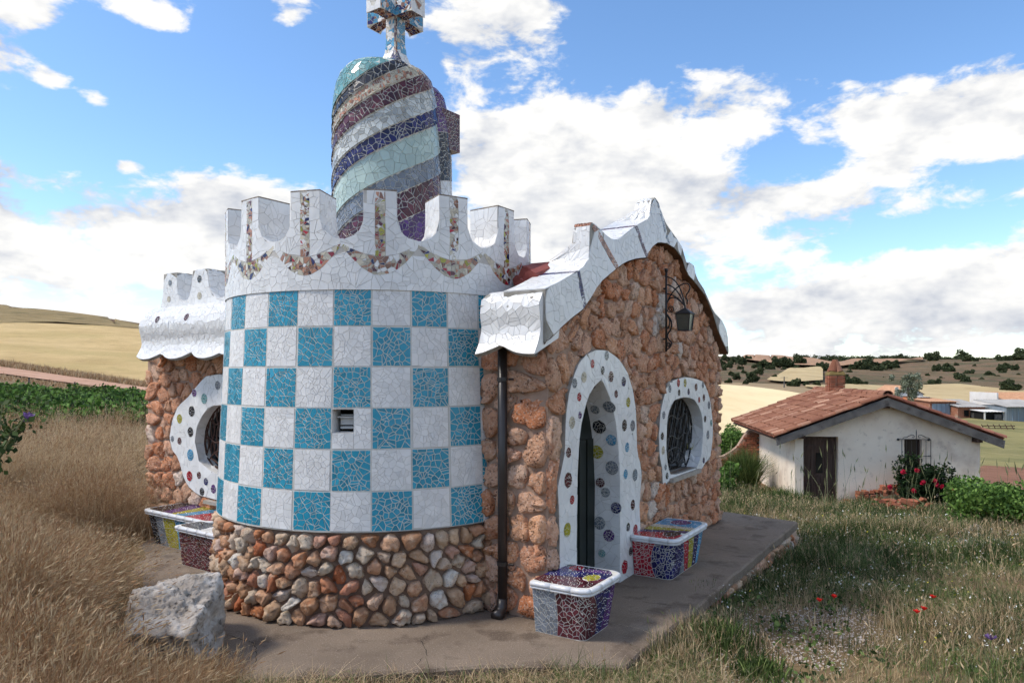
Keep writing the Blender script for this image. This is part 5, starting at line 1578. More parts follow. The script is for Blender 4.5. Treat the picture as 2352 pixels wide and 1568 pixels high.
# roof tiles: barrel tiles, each its own; one mesh shared by all
def barrel(name, L_, r0, r1, mat):
    mb = MB(); seg = 6; vs_ = []
    for k, (y, r_) in enumerate(((0, r0), (L_, r1))):
        for i in range(seg + 1):
            a = math.pi * i / seg
            vs_.append((r_ * math.cos(a), y, r_ * math.sin(a) * .8))
    n = seg + 1
    mb.add(vs_, [(i, i + 1, n + i + 1, n + i) for i in range(seg)])
    mb.add([(x * .86, y, z * .86) for x, y, z in vs_], [(n + i, n + i + 1, i + 1, i) for i in range(seg)])
    mb.add([v for i in range(n) for v in (vs_[i], tuple(q * (.86 if j != 1 else 1) for j, q in enumerate(vs_[i])))], [(2 * i, 2 * i + 1, 2 * i + 3, 2 * i + 2) for i in range(seg)])
    me = bpy.data.meshes.new(name); me.from_pydata(mb.v, [], mb.f); me.materials.append(mat); me.update()
    return me
ncol, nrow = 32, 9
tile_me = barrel('roof_tile', .46, .108, .086, MAT['tile'])
sl_ang = math.atan(slope); rowlen = 3.12 / math.cos(sl_ang) / nrow
left_bulk = MB()
def tile_matrix(sg, col, row, dz, jit):
    # y of the tile runs up the slope from its lower, wider end
    dd = (nrow - row) * rowlen - .0
    x = RX + sg * (dd * math.cos(sl_ang) + .05); z = RH - dd * math.sin(sl_ang) + dz
    y = -.30 + col * (7.05 / ncol) + .02
    rot = Matrix.Rotation(R(90) if sg < 0 else R(-90), 4, 'Z')
    # local y -> toward the ridge
    rot = Matrix.Rotation(-R(90) * 1 if sg < 0 else R(90), 4, 'Z')
    tilt = Matrix.Rotation(sl_ang - R(1.6), 4, 'X')
    return CM @ Matrix.Translation((x, y, z + jit)) @ rot @ tilt
for c_ in range(ncol):
    for r_ in range(nrow):
        jit = rg.uniform(-.012, .018)
        o = link(bpy.data.objects.new('roof_tile', tile_me))
        place(o, roofo)
        o.matrix_basis = tile_matrix(-1, c_, r_, .03 + .0, jit) @ Matrix.Rotation(rg.gauss(0, R(2.6)), 4, 'Z')
bulk = MB()
for sg in (-1, 1):
    for c_ in range(ncol):
        for r_ in range(nrow):
            if sg > 0:
                m_ = tile_matrix(1, c_, r_, .03, rg.uniform(-.01, .015))
                vs_ = [tuple(m_ @ v.co) for v in tile_me.vertices]
                bulk.add(vs_, [tuple(p.vertices) for p in tile_me.polygons])
            # the channel tile lying hollow side up between two covers
            m_ = tile_matrix(sg, c_ + .5, r_, .045, 0) @ Matrix.Rotation(math.pi, 4, 'Y')
            vs_ = [tuple(m_ @ (v.co * .9)) for v in tile_me.vertices]
            bulk.add(vs_, [tuple(p.vertices) for p in tile_me.polygons])
tag(bulk.build('bedding_tiles', MAT['tile_bulk'], roofo), kind='stuff')
ridge_me = barrel('ridge_tile', .48, .15, .13, MAT['tile'])
for k in range(16):
    o = link(bpy.data.objects.new('ridge_tile', ridge_me)); place(o, roofo)
    o.matrix_basis = CM @ Matrix.Translation((RX, -.36 + k * .44, RH + .055 + rg.uniform(-.01, .01))) @ Matrix.Rotation(rg.gauss(0, R(1.5)), 4, 'Z')
# brick chimney with a pot of leaning tiles
brick_me = {}
def brick_mesh(l, w_, h_):
    k = (l, w_, h_)
    if k not in brick_me:
        mb = MB(); c_ = .006
        x, y, z = l / 2, w_ / 2, h_ / 2
        mb.box((-x, -y, -z), (x, y, z))
        me = bpy.data.meshes.new('brick'); me.from_pydata(mb.v, [], mb.f); me.materials.append(MAT['brick']); me.update()
        brick_me[k] = me
    return brick_me[k]
cx_, cy_ = RX, 4.38
mb = MB(); mb.box((cx_ - .21, cy_ - .21, RH - .3), (cx_ + .21, cy_ + .21, 3.82), T=CT); chim = mb.build('chimney', MAT['mortar'], cot)
for k in range(7):
    z = RH + .0 + .04 + k * .083
    for side_ in range(4):
        for j in range(2):
            off = (-.125 + j * .24) if k % 2 == 0 else (-.155 + j * .255)
            l = .21 if k % 2 == 0 else (.17 if j == 0 else .225)
            px_, py_ = [(off, -.215), (.215, off), (-off, .215), (-.215, -off)][side_]
            o = link(bpy.data.objects.new('brick', brick_mesh(l, .1, .066))); place(o, chim)
            o.matrix_basis = CM @ Matrix.Translation((cx_ + px_, cy_ + py_, z)) @ Matrix.Rotation(R(90) * side_ + rg.gauss(0, .02), 4, 'Z')
mb = MB()
vs_ = []
for z, w_ in ((3.82, .27), (3.86, .27), (3.93, .23), (4.02, .14)):
    vs_ += [CT(cx_ - w_, cy_ - w_, z), CT(cx_ + w_, cy_ - w_, z), CT(cx_ + w_, cy_ + w_, z), CT(cx_ - w_, cy_ + w_, z)]
mb.add(vs_, [(4 * j + i, 4 * j + (i + 1) % 4, 4 * j + 4 + (i + 1) % 4, 4 * j + 4 + i) for j in range(3) for i in range(4)] + [(3, 2, 1, 0), (12, 13, 14, 15)])
MAT['moss'] = material('moss', [srgb(104, 92, 50), srgb(140, 118, 76)], scale=9, rough=1, bump=.6, bscale=40)
mb.build('chimney_cap', MAT['moss'], chim)
for k in range(4):
    a = R(45 + 90 * k)
    o = link(bpy.data.objects.new('chimney_tile', barrel('chimney_tile', .44, .15, .09, MAT['tile']) if k == 0 else ct_me)); place(o, chim)
    if k == 0: ct_me = o.data
    o.matrix_basis = CM @ Matrix.Translation((cx_ + .16 * math.cos(a), cy_ + .16 * math.sin(a), 3.94)) @ Matrix.Rotation(a + R(90), 4, 'Z') @ Matrix.Rotation(R(70), 4, 'X')

# ruined brick lean-to on the cottage's far side
ruin = thing('brick_ruin', 'broken brick lean-to wall at the left side of the white cottage', 'ruin', CT(-.6, 4.6, 0))
mb = MB()
out = [(-1.55, -.9), (-.02, -.9), (-.02, 1.95), (-.25, 1.9), (-.5, 1.62), (-.75, 1.2), (-1.0, 1.0), (-1.25, .85), (-1.5, .8)]
hole = [(-1.35, -.2), (-1.35, .35), (-.85, .35), (-.85, -.2)]
def RU(x, z, y): return CT(x, 4.9 + y, z)
pts, tris = fill_polys([out, hole])
mb.add([RU(a, b, 0) for a, b in pts], tris); mb.add([RU(a, b, .3) for a, b in pts], [t[::-1] for t in tris])
for lp in (out, hole):
    n = len(lp); mb.add([RU(a, b, 0) for a, b in lp] + [RU(a, b, .3) for a, b in lp], [(i, (i + 1) % n, n + (i + 1) % n, n + i) for i in range(n)])
mb.build('wall', MAT['mortar'], ruin)
ru_sd, ho_sd = sdf_poly(out), sdf_poly(hole)
for k in range(34):
    z = -.85 + k * .082
    for j in range(8):
        x = -1.5 + j * .235 + (.117 if k & 1 else 0)
        if ru_sd(x, z) < -.06 and ho_sd(x, z) > .1:
            o = link(bpy.data.objects.new('brick', brick_mesh(.22, .1, .066))); place(o, ruin)
            o.matrix_basis = CM @ Matrix.Translation((x, 4.9 - .035 + rg.uniform(-.01, .01), z))
mb = MB(); mb.box((-1.45, 4.8, .36), (-.75, 5.0, .44), T=CT); mb.build('lintel', MAT['greywood'], ruin)
mb = MB(); mb.box((-1.3, 5.15, -.2), (-.88, 5.18, .33), T=CT); mb.build('doorway', MAT['dark'], ruin)

# ------------------------------------------------------------------ farm sheds across the meadow
def shed_frame(u, v, Y=None):
    x, y, z = ground_at(u, v, 60)
    return x, y, z
MAT['steel_blue'] = material('steel_blue', [srgb(128, 146, 160), srgb(158, 174, 186)], scale=.8, rough=.6, stretch=(6, 6, .3))
MAT['steel_grey'] = material('steel_grey', [srgb(108, 118, 126), srgb(134, 142, 148)], scale=.8, rough=.6, stretch=(6, 6, .3))
MAT['asbestos'] = material('asbestos', [srgb(150, 146, 140), srgb(184, 180, 174)], scale=.6, rough=.9)
MAT['brickwall'] = material('brickwall', [srgb(140, 92, 70), srgb(168, 116, 90)], scale=1.6, detail=12, rough=.95, bump=.6, bscale=6, bdist=.05, mix2=[(srgb(176, 160, 140), 1.2, .54, .68, .7), (srgb(108, 70, 54), 4, .55, .7, .6)])
MAT['orange'] = material('orange', [srgb(196, 118, 78), srgb(212, 136, 96)], scale=1, rough=.9)
MAT['whitewall'] = material('whitewall', [srgb(214, 208, 200), srgb(232, 228, 222)], scale=.8, rough=.95)
MAT['old_tile'] = material('old_tile', [srgb(176, 128, 96), srgb(204, 160, 126)], scale=2.4, detail=10, rough=.95, bump=.8, bscale=5, bdist=.08)
def PX(Y): return Y / 1650.0
def shed(name, label, cat, u0, u1, vb, vt, roof='mono', wallm='brickwall', roofm='asbestos', depth=5.0, rise=.5, Yref=None, over=.25):
    x0, y, z = ground_at((u0 + u1) / 2, vb, 60) if Yref is None else (None, Yref, EYE - (vb - 855) / 1650 * Yref)
    X0, X1 = A_(u0) * y, A_(u1) * y
    H = (vb - vt) * PX(y)
    t = thing(name, label, cat, ((X0 + X1) / 2, y + depth / 2, z))
    m1 = MB()
    def S(a, b, c): return (X0 + a, y + b, z + c)
    W_ = X1 - X0
    if roof == 'mono':
        m1.box((0, 0, -1), (W_, depth, H), T=S); m1.build('wall', MAT[wallm], t)
        m2 = MB()
        n = max(4, int(W_ / .35))
        vs_ = []
        for i in range(n * 2 + 1):
            a = -over + (W_ + 2 * over) * i / (2 * n); c = .05 * (i & 1)
            vs_ += [S(a, -over * 2, H + .02 + c), S(a, depth + over, H + rise + c), S(a, -over * 2, H - .04 + c), S(a, depth + over, H + rise - .06 + c)]
        m2.add(vs_, [f for i in range(2 * n) for f in ((4 * i, 4 * i + 4, 4 * i + 5, 4 * i + 1), (4 * i + 2, 4 * i + 3, 4 * i + 7, 4 * i + 6), (4 * i, 4 * i + 2, 4 * i + 6, 4 * i + 4))])
        m2.build('roof', MAT[roofm], t)
    else:
        q = [(0, -1), (W_, -1), (W_, H), (W_ / 2, H + rise), (0, H)]
        if roof == 'gable_side':       # ridge runs along the width
            m1.box((0, 0, -1), (W_, depth, H), T=S)
            for a in (0, W_): m1.add([S(a, 0, H), S(a, depth, H), S(a, depth / 2, H + rise)], [(0, 1, 2)])
            m1.build('wall', MAT[wallm], t)
            m2 = MB()
            for sg in (0, 1):
                ye = -over if sg == 0 else depth + over
                n = max(6, int(W_ / .25)); vs_ = []
                for i in range(2 * n + 1):
                    a = .15 + (W_ + over - .15) * i / (2 * n); c = .06 * (i & 1)
                    vs_ += [S(a, ye, H - .1 + c), S(a, depth / 2, H + rise + .05 + c)]
                m2.add(vs_, [(2 * i, 2 * i + 2, 2 * i + 3, 2 * i + 1) for i in range(2 * n)])
            m2.build('roof', MAT[roofm], t)
        else:
            m1.add([S(a, 0, c) for a, c in q] + [S(a, depth, c) for a, c in q], [(0, 1, 2, 3, 4), (9, 8, 7, 6, 5)] + [(i, 5 + i, 5 + (i + 1) % 5, (i + 1) % 5) for i in (0, 1, 4)])
            m1.build('wall', MAT[wallm], t)
            m2 = MB()
            for sg in (-1, 1):
                xe = W_ / 2 + sg * (W_ / 2 + over)
                m2.add([S(W_ / 2, -over, H + rise + .05), S(xe, -over, H - .05), S(xe, depth, H - .05), S(W_ / 2, depth, H + rise + .05)], [(0, 1, 2, 3)])
            m2.build('roof', MAT[roofm], t)
    return t, S, H, W_
YF = 108.0
t, S, H, W_ = shed('farm_shed', 'low shed with a pale blue metal door beyond the meadow', 'shed', 2136, 2196, 952, 922, Yref=YF + 2, roofm='old_tile', depth=6, rise=.3)
m1 = MB(); m1.box((.3, -.08, .0), (W_ - .3, -.01, H - .3), T=S); m1.build('metal_door', MAT['steel_blue'], t)
for k in range(1, 5):
    m1 = MB(); m1.box((.3 + k * (W_ - .6) / 5 - .02, -.12, .0), (.3 + k * (W_ - .6) / 5 + .02, -.085, H - .3), T=S); m1.build('door_rib', MAT['steel_grey'], t)
t, S, H, W_ = shed('brick_outhouse', 'narrow orange walled outhouse left of the blue metal door', 'shed', 2112, 2130, 945, 912, Yref=YF + 8, wallm='orange', depth=5, rise=.2)
t, S, H, W_ = shed('brick_barn', 'long brick barn with sagging grey roof beyond the meadow', 'barn', 2200, 2262, 960, 934, Yref=YF, depth=6, rise=.9, roofm='asbestos')
for a in (.9, 2.1):
    m1 = MB(); m1.box((a, -.07, .3), (a + .7, -.02, 1.2), T=S); m1.build('patch_opening', MAT['dark'], t)
m1 = MB()
for k in range(5): m1.box((W_ * .45, -.9, .15 + k * .14), (W_ * .95, -.3, .22 + k * .14), T=S)
pal = m1.build('pallet_stack', MAT['greywood']); tag(pal, 'stack of grey pallets leaning by the long brick barn', 'pallets')
t, S, H, W_ = shed('open_lean_to', 'open lean-to with a white sheet roof between barn and garage', 'lean-to', 2258, 2302, 965, 945, Yref=YF - 3, wallm='dark', roofm='whitewall', depth=4, rise=.25, over=.3)
for a in (-.1, W_ * .98):
    m1 = MB(); m1.box((a, -.45, -.5), (a + .18, -.3, H), T=S); m1.build('post', MAT['whitewall'], t)
m1 = MB(); m1.box((W_ * .55, -.3, -.1), (W_ * .9, -.1, .9), T=S); m1.build('board', MAT['greywood'], t)
t, S, H, W_ = shed('metal_garage', 'grey steel garage at the right edge of the farm', 'garage', 2312, 2420, 966, 934, Yref=YF - 4, wallm='steel_grey', roofm='asbestos', depth=7, rise=.8)
for k in range(1, 8):
    m1 = MB(); m1.box((k * W_ / 8 - .03, -.06, -.3), (k * W_ / 8 + .03, -.01, H - .1), T=S); m1.build('rib', MAT['steel_blue'], t)
t, S, H, W_ = shed('farmhouse', 'white farmhouse with a pale tiled roof above the grey garage', 'farmhouse', 2291, 2400, 935, 918, roof='gable_side', Yref=YF + 8, wallm='whitewall', roofm='old_tile', depth=7, rise=1.1)
m1 = MB(); m1.box((-.06, 0, -.5), (.14, 7, H + 1.15), T=S); m1.build('gable_parapet', MAT['whitewall'], t)
t, S, H, W_ = shed('white_farm_gable', 'white gabled farm building half hidden by the grey-green poplar', 'farmhouse', 2055, 2120, 935, 905, roof='gable', Yref=YF + 14, wallm='whitewall', roofm='old_tile', depth=8, rise=1.4)
m1 = MB(); m1.box((.0, -.25, H - .2), (.5, -.02, H + 1.2), T=S); m1.build('parapet', MAT['whitewall'], t)
x, y, z = ground_at(2300, 990, 50)
mb = MB()
for k in range(6):
    mb.tube([(x + k * .7 - 2, y, z + .1), (x + k * .7 - 2.2, y + .3, z + .8)], .05, 5)
mb.tube([(x - 2.3, y, z + .65), (x + 1.8, y + .3, z + .6)], .06, 5); mb.tube([(x - 2.1, y + .3, z + .3), (x + 1.6, y, z + .35)], .05, 5)
hr = mb.build('farm_harrow', MAT['rust_iron']); tag(hr, 'dark rusty harrow lying in the green meadow', 'harrow')
# utility pole in the far field
x, y, z = ground_at(1801, 893, 60)
mb = MB(); mb.tube([(x, y, z - .5), (x, y, z + 28 * PX(y))], [.16, .10], 8); mb.box((x - .8, y - .05, z + 26 * PX(y)), (x + .8, y + .05, z + 26.6 * PX(y)))
up = mb.build('utility_pole', MAT['greywood']); tag(up, 'thin wooden utility pole in the pale fields left of the chimney', 'pole')

# ------------------------------------------------------------------ plants
NR = np.random.RandomState(77)
def leafmat(name, cols, var=.3, rough=.7, transl=.25, src='island'):
    m = material(name, cols, src=src, rough=rough, spec=.25, var=var)
    nt = m.node_tree; bs = nt.nodes['Principled BSDF']
    if transl:
        tr = nt.nodes.new('ShaderNodeBsdfTranslucent'); mx_ = nt.nodes.new('ShaderNodeMixShader'); out_ = nt.nodes['Material Output']
        src_ = bs.inputs['Base Color'].links[0].from_socket
        nt.links.new(src_, tr.inputs['Color'])
        mx_.inputs[0].default_value = transl
        nt.links.new(bs.outputs[0], mx_.inputs[1]); nt.links.new(tr.outputs[0], mx_.inputs[2]); nt.links.new(mx_.outputs[0], out_.inputs['Surface'])
    MAT[name] = m
    return m
leafmat('straw', [srgb(160, 134, 102), srgb(196, 170, 134), srgb(214, 192, 158), srgb(174, 142, 106)], .28)
leafmat('straw_pale', [srgb(172, 148, 112), srgb(206, 184, 148)], .2)
leafmat('straw_red', [srgb(162, 124, 90), srgb(186, 150, 112), srgb(138, 104, 74)], .32)
leafmat('grass', [srgb(70, 92, 46), srgb(98, 120, 62), srgb(126, 138, 82)], .3)
leafmat('grass_dark', [srgb(50, 66, 34), srgb(74, 90, 46)], .3)
leafmat('grass_grey', [srgb(112, 118, 84), srgb(142, 142, 104)], .25)
leafmat('vine', [srgb(56, 86, 38), srgb(88, 120, 52), srgb(120, 148, 74)], .3)
leafmat('rose_leaf', [srgb(28, 44, 24), srgb(46, 66, 34)], .3)
leafmat('oak', [srgb(48, 58, 38), srgb(66, 76, 48), srgb(84, 92, 60)], .3)
leafmat('poplar', [srgb(84, 94, 72), srgb(120, 128, 104), srgb(150, 156, 136)], .25)
leafmat('petal_red', [srgb(196, 26, 22), srgb(214, 40, 30)], .15)
leafmat('petal_rose', [srgb(176, 18, 50), srgb(206, 40, 76)], .2)
leafmat('petal_white', [srgb(222, 222, 214), srgb(240, 240, 232)], .1)
leafmat('petal_violet', [srgb(112, 84, 140), srgb(140, 110, 164)], .2)
leafmat('petal_yellow', [srgb(206, 196, 60), srgb(222, 214, 90)], .15)
MAT['bark'] = material('bark', [srgb(70, 58, 48), srgb(104, 90, 76)], scale=6, rough=1, bump=.8, bscale=25, bdist=.03)

def blades_geo(P, H, W, lean, seg=3, az=None, curl=None, rs=NR):
    n = len(P)
    az = rs.rand(n) * 6.283 if az is None else az
    fa = rs.rand(n) * 6.283
    dx, dy = np.cos(az), np.sin(az)
    sx, sy = np.cos(fa), np.sin(fa)
    V = np.zeros((n, (seg + 1) * 2, 3), np.float32)
    for k in range(seg + 1):
        t = k / seg
        off = lean * H * (t ** 1.8)
        up = H * (t - .35 * np.minimum(lean, 1.2) * t * t)
        w_ = W * (1 - t) ** .6 * .5 + W * .06
        cx = P[:, 0] + dx * off; cy = P[:, 1] + dy * off; cz = P[:, 2] + up
        V[:, 2 * k, 0] = cx - sx * w_; V[:, 2 * k, 1] = cy - sy * w_; V[:, 2 * k, 2] = cz
        V[:, 2 * k + 1, 0] = cx + sx * w_; V[:, 2 * k + 1, 1] = cy + sy * w_; V[:, 2 * k + 1, 2] = cz
    base = (np.arange(n) * (seg + 1) * 2)[:, None, None]
    q = np.array([[2 * k, 2 * k + 1, 2 * k + 3, 2 * k + 2] for k in range(seg)])[None]
    F = (base + q).reshape(-1, 4)
    tip = V[:, -2:, :].mean(1)
    tdir = tip - V[:, -4:-2, :].mean(1)
    return V.reshape(-1, 3), F, tip, tdir
def leafs(P, size, rs=NR, flat=.0, asp=1.4):
    n = len(P)
    a = rs.randn(n, 3); a /= np.linalg.norm(a, axis=1, keepdims=True)
    b = rs.randn(n, 3); b[:, 2] += flat * 0; b -= a * (a * b).sum(1, keepdims=True); b /= np.linalg.norm(b, axis=1, keepdims=True) + 1e-9
    s_ = (size * rs.uniform(.6, 1.3, n))[:, None]
    V = np.stack([P - a * s_ * asp * .5, P + b * s_ * .5 , P + a * s_ * asp * .5, P - b * s_ * .5], 1)
    return V.reshape(-1, 3), np.arange(n * 4).reshape(n, 4)
class GEO:
    def __init__(s): s.V, s.F, s.M, s.n = [], [], [], 0
    def add(s, V, F, m=0):
        V = np.asarray(V, np.float32).reshape(-1, 3)
        s.V.append(V); s.F.append(np.asarray(F) + s.n); s.n += len(V)
        s.M.append(np.full(len(F), m) if np.isscalar(m) else np.asarray(m))
    def build(s, name, mats, parent=None):
        return np_mesh(name, np.concatenate(s.V), np.concatenate(s.F), mats, parent, np.concatenate(s.M))
def heads(geo, tip, tdir, L_, W_, m, rs=NR):
    """seed heads: two crossed lens-shaped blades continuing the stem"""
    n = len(tip)
    d_ = tdir / (np.linalg.norm(tdir, axis=1, keepdims=True) + 1e-9)
    for k in range(2):
        r_ = rs.randn(n, 3); s_ = np.cross(d_, r_); s_ /= np.linalg.norm(s_, axis=1, keepdims=True) + 1e-9
        w_ = (W_ * .5)[:, None] * s_; l = L_[:, None] * d_
        V = np.stack([tip - l * .1, tip + l * .35 + w_, tip + l, tip + l * .35 - w_], 1)
        F = np.arange(n * 4).reshape(n, 4)
        geo.add(V, F, m)
def in_poly(px_, py_, poly):
    P = np.array(poly); Q = np.roll(P, -1, 0)
    c = np.zeros(len(px_), bool)
    for (x1, y1), (x2, y2) in zip(P, Q):
        k = ((y1 > py_) != (y2 > py_)) & (px_ < (x2 - x1) * (py_ - y1) / (y2 - y1 + 1e-12) + x1)
        c ^= k
    return c
def pn(x, y, s, seed=0):
    """smooth patchy noise 0..1"""
    rs = np.random.RandomState(seed); v = np.zeros_like(x)
    for k in range(7):
        a = rs.rand() * 6.283; f_ = s * (1 + .5 * k); v += np.sin(f_ * (x * math.cos(a) + y * math.sin(a)) + rs.rand() * 6.283) / (1 + .35 * k)
    return 1 / (1 + np.exp(-v * 1.3))
def scatter(n, x0, x1, y0, y1, ok, rs=NR):
    x = rs.uniform(x0, x1, n); y = rs.uniform(y0, y1, n)
    k = ok(x, y); x, y = x[k], y[k]
    return np.stack([x, y, zt(x, y)], 1)
def off_terrace(x, y): return ~in_poly(x, y, terr_pts)

# tall dry grass on the bank left of the house
def dry_ok(x, y):
    a = x / np.maximum(y, .1)
    edge = np.where(y < 5.2, -1.9 - .12 * np.sin(y * 3), np.where(y < 8, -2.75 - (y - 5.2) * .78, -4.95 - (y - 8) * .42))
    edge = edge + .25 * (pn(x, y, 2.0, 5) - .5)
    near_boulder = ((x + 2.66) / .52) ** 2 + ((y - 5.62) / .45) ** 2 < 1
    return (x < edge) & (y > 2.35) & (a > -.9) & (a < -.30) & off_terrace(x, y) & ~near_boulder & (np.hypot(x, y) > 3.0) & (pn(x, y, 1.6, 2) > .12)
g = GEO()
for n, y0, y1, x0, x1, hs, wd in ((115000, 2.4, 7.5, -6.5, -1.5, (.22, .72), .0034), (110000, 7, 13, -11, -3.0, (.40, .95), .005), (60000, 13, 23, -18, -5, (.5, 1.0), .011)):
    P = scatter(n, x0, x1, y0, y1, dry_ok)
    cl = pn(P[:, 0], P[:, 1], 1.3, 8)
    H = NR.uniform(*hs, len(P)) * (.42 + .8 * cl)
    # lower by the path so the bench shows
    H *= np.clip((np.abs(P[:, 0] + 4.9) + np.abs(P[:, 1] - 8.6)) / 2.2, .35, 1)
    H *= np.where((P[:, 1] < 6.6) & (P[:, 0] > -3.4), .55, 1.0)
    lean = np.abs(NR.normal(.45, .42, len(P)))
    az = NR.normal(.4, 1.7, len(P))
    V, F, tip, td = blades_geo(P, H, wd * NR.uniform(.6, 1.2, len(P)), lean, 4, az)
    m = (NR.rand(len(P)) * .6 + pn(P[:, 0], P[:, 1], .9, 3) * .6)
    mi = np.where(m < .5, 2, np.where(m < .92, 0, 1))
    g.add(V, F, np.repeat(mi, 4))
    sel = NR.rand(len(P)) < .42
    heads(g, tip[sel], td[sel], NR.uniform(.03, .075, sel.sum()), wd * NR.uniform(1.3, 2.5, sel.sum()), np.where(NR.rand(sel.sum()) < .35, 1, np.where(NR.rand(sel.sum()) < .5, 0, 2)))
dg = g.build('dry_grass', [MAT['straw'], MAT['straw_pale'], MAT['straw_red']])
tag(dg, 'tall dry straw coloured grass on the bank left of the house', 'grass', kind='stuff')

# bushy clumps standing out of it
for k, (x, y, h, sp_, n, lb) in enumerate(((-3.55, 4.95, .70, 1.7, 9000, 'large rusty clump of dry grass left of the boulder'), (-2.75, 3.95, .5, 1.8, 6000, 'low dry grass clump nearest the lower left corner'), (-4.3, 5.6, .72, 2.2, 7000, 'brown dry grass clump at the left picture edge'), (-5.6, 9.6, .85, 2.6, 7000, 'tall pale grass clump behind the long mosaic bench'), (-4.25, 7.0, .55, 1.5, 4000, 'dry grass clump between the boulder and the long bench'))):
    rs = np.random.RandomState(70 + k); gz = float(zt(x, y)); t = thing('dry_grass_clump', lb, 'grass clump', (x, y, gz), 'dry clumps on the left bank')
    P = np.array([x, y, gz]) + rs.normal(0, .14, (n, 3)) * np.array([sp_, sp_, 0])
    P[:, 2] = zt(P[:, 0], P[:, 1])
    V, F, tip, td = blades_geo(P, h * rs.uniform(.35, 1.05, n), np.full(n, .0034), np.abs(rs.normal(.5, .4, n)), 4, rs=rs)
    gq = GEO(); mi = np.where(rs.rand(n) < .42, 1, np.where(rs.rand(n) < .2, 2, 0)); gq.add(V, F, np.repeat(mi, 4)); heads(gq, tip, td, rs.uniform(.03, .07, n), np.full(n, .008), mi, rs)
    tag(gq.build('blades', [MAT['straw'], MAT['straw_red'], MAT['straw_pale']], t), kind='stuff')

# straw at the foot of the terrace
def apron_ok(x, y): return off_terrace(x, y) & (y < 5.75) & (y > 4.7)
g = GEO()
P = scatter(16000, -2.6, 1.6, 4.7, 5.7, apron_ok)
P = P[NR.rand(len(P)) < .35 + .65 * pn(P[:, 0], P[:, 1], 3.0, 4)]
V, F, tip, td = blades_geo(P, NR.uniform(.05, .2, len(P)), np.full(len(P), .0045), np.abs(NR.normal(1.0, .6, len(P))), 3)
g.add(V, F, np.repeat(np.where(NR.rand(len(P)) < .2, 3, np.where(NR.rand(len(P)) < .6, 0, 1)), 3))
st = g.build('straw_litter', [MAT['straw'], MAT['straw_pale'], MAT['straw_red'], MAT['grass']])
tag(st, 'flattened straw along the front foot of the concrete terrace', 'grass', kind='stuff')

# meadow right of the terrace
def mead_ok(x, y):
    a = x / y
    hx = (x - 8.42) * .992 - (y - 21.4) * .123; hy = (x - 8.42) * .123 + (y - 21.4) * .992
    return off_terrace(x, y) & (a > -.05) & (a < .85) & (y > 4.3) & ~((hx > -.05) & (hx < 5.25) & (hy > -.05) & (hy < 6.4)) & ~((hx > .1) & (hx < 1.4) & (hy < 0) & (hy > -.75))
def gravel_f(x, y):
    # bare stony strip beside the terrace
    s = (x - .87) * ED.x + (y - 5.394) * ED.y; h = (x - .87) * EN.x + (y - 5.394) * EN.y
    return np.exp(-((h - .75 - .1 * s) / .75) ** 2) * np.exp(-((s - 1.3) / 2.2) ** 2)
g = GEO()
for n, y0, y1, x0, x1, hs, wd in ((130000, 4.3, 9, .3, 7.5, (.07, .30), .0055), (120000, 9, 15, 2.5, 12.5, (.10, .40), .009), (60000, 15, 24, 4.5, 19, (.08, .34), .014)):
    P = scatter(n, x0, x1, y0, y1, mead_ok)
    gv = gravel_f(P[:, 0], P[:, 1])
    dens = pn(P[:, 0], P[:, 1], 1.9, 21)
    keep = NR.rand(len(P)) < np.clip(.34 + dens * 1.0 - gv * .95, .05, 1)
    P = P[keep]; gv = gv[keep]; dens = dens[keep]
    tuft = pn(P[:, 0], P[:, 1], 2.6, 31)
    H = NR.uniform(*hs, len(P)) * (.5 + .9 * tuft) * (1 - .45 * gv)
    V, F, tip, td = blades_geo(P, H, wd * NR.uniform(.6, 1.2, len(P)), np.abs(NR.normal(.45, .35, len(P))), 3)
    dry = pn(P[:, 0], P[:, 1], 1.1, 41)
    q = NR.rand(len(P))
    mi = np.where(q < .10 + .38 * (dry > .72) + .25 * gv, np.where(NR.rand(len(P)) < .5, 3, 4), np.where(tuft > .62, 1, np.where(NR.rand(len(P)) < .35, 2, 0)))
    g.add(V, F, np.repeat(mi, 3))
    sel = NR.rand(len(P)) < .07
    heads(g, tip[sel], td[sel], NR.uniform(.03, .07, sel.sum()), wd * NR.uniform(1.5, 2.6, sel.sum()), np.where(NR.rand(sel.sum()) < .6, 4, 2))
W = scatter(900, .8, 11, 4.6, 14, mead_ok)      # broad-leaved weeds among the grass
W = np.repeat(W, 16, 0) + NR.normal(0, 1, (len(W) * 16, 3)) * np.array([.07, .07, .03]) + np.array([0, 0, .06])
V, F = leafs(W, np.full(len(W), .035)); g.add(V, F, np.where(NR.rand(len(F)) < .6, 1, 0))
mg = g.build('meadow_grass', [MAT['grass'], MAT['grass_dark'], MAT['grass_grey'], MAT['straw'], MAT['straw_pale']])
tag(mg, 'green and straw coloured meadow grass right of the terrace', 'grass', kind='stuff')

# tall single stalks in front of the cottage
g = GEO()
P = scatter(170, 5.2, 15.5, 13, 20, lambda x, y: mead_ok(x, y))
V, F, tip, td = blades_geo(P, NR.uniform(.6, 1.5, len(P)), np.full(len(P), .010), np.abs(NR.normal(.22, .15, len(P))), 5)
g.add(V, F, 0); heads(g, tip, td, NR.uniform(.14, .3, len(P)), np.full(len(P), .03), 0)
ts = g.build('tall_stalks', [MAT['grass_grey']]); tag(ts, 'tall pale grass stalks in front of the white cottage', 'grass', kind='stuff')

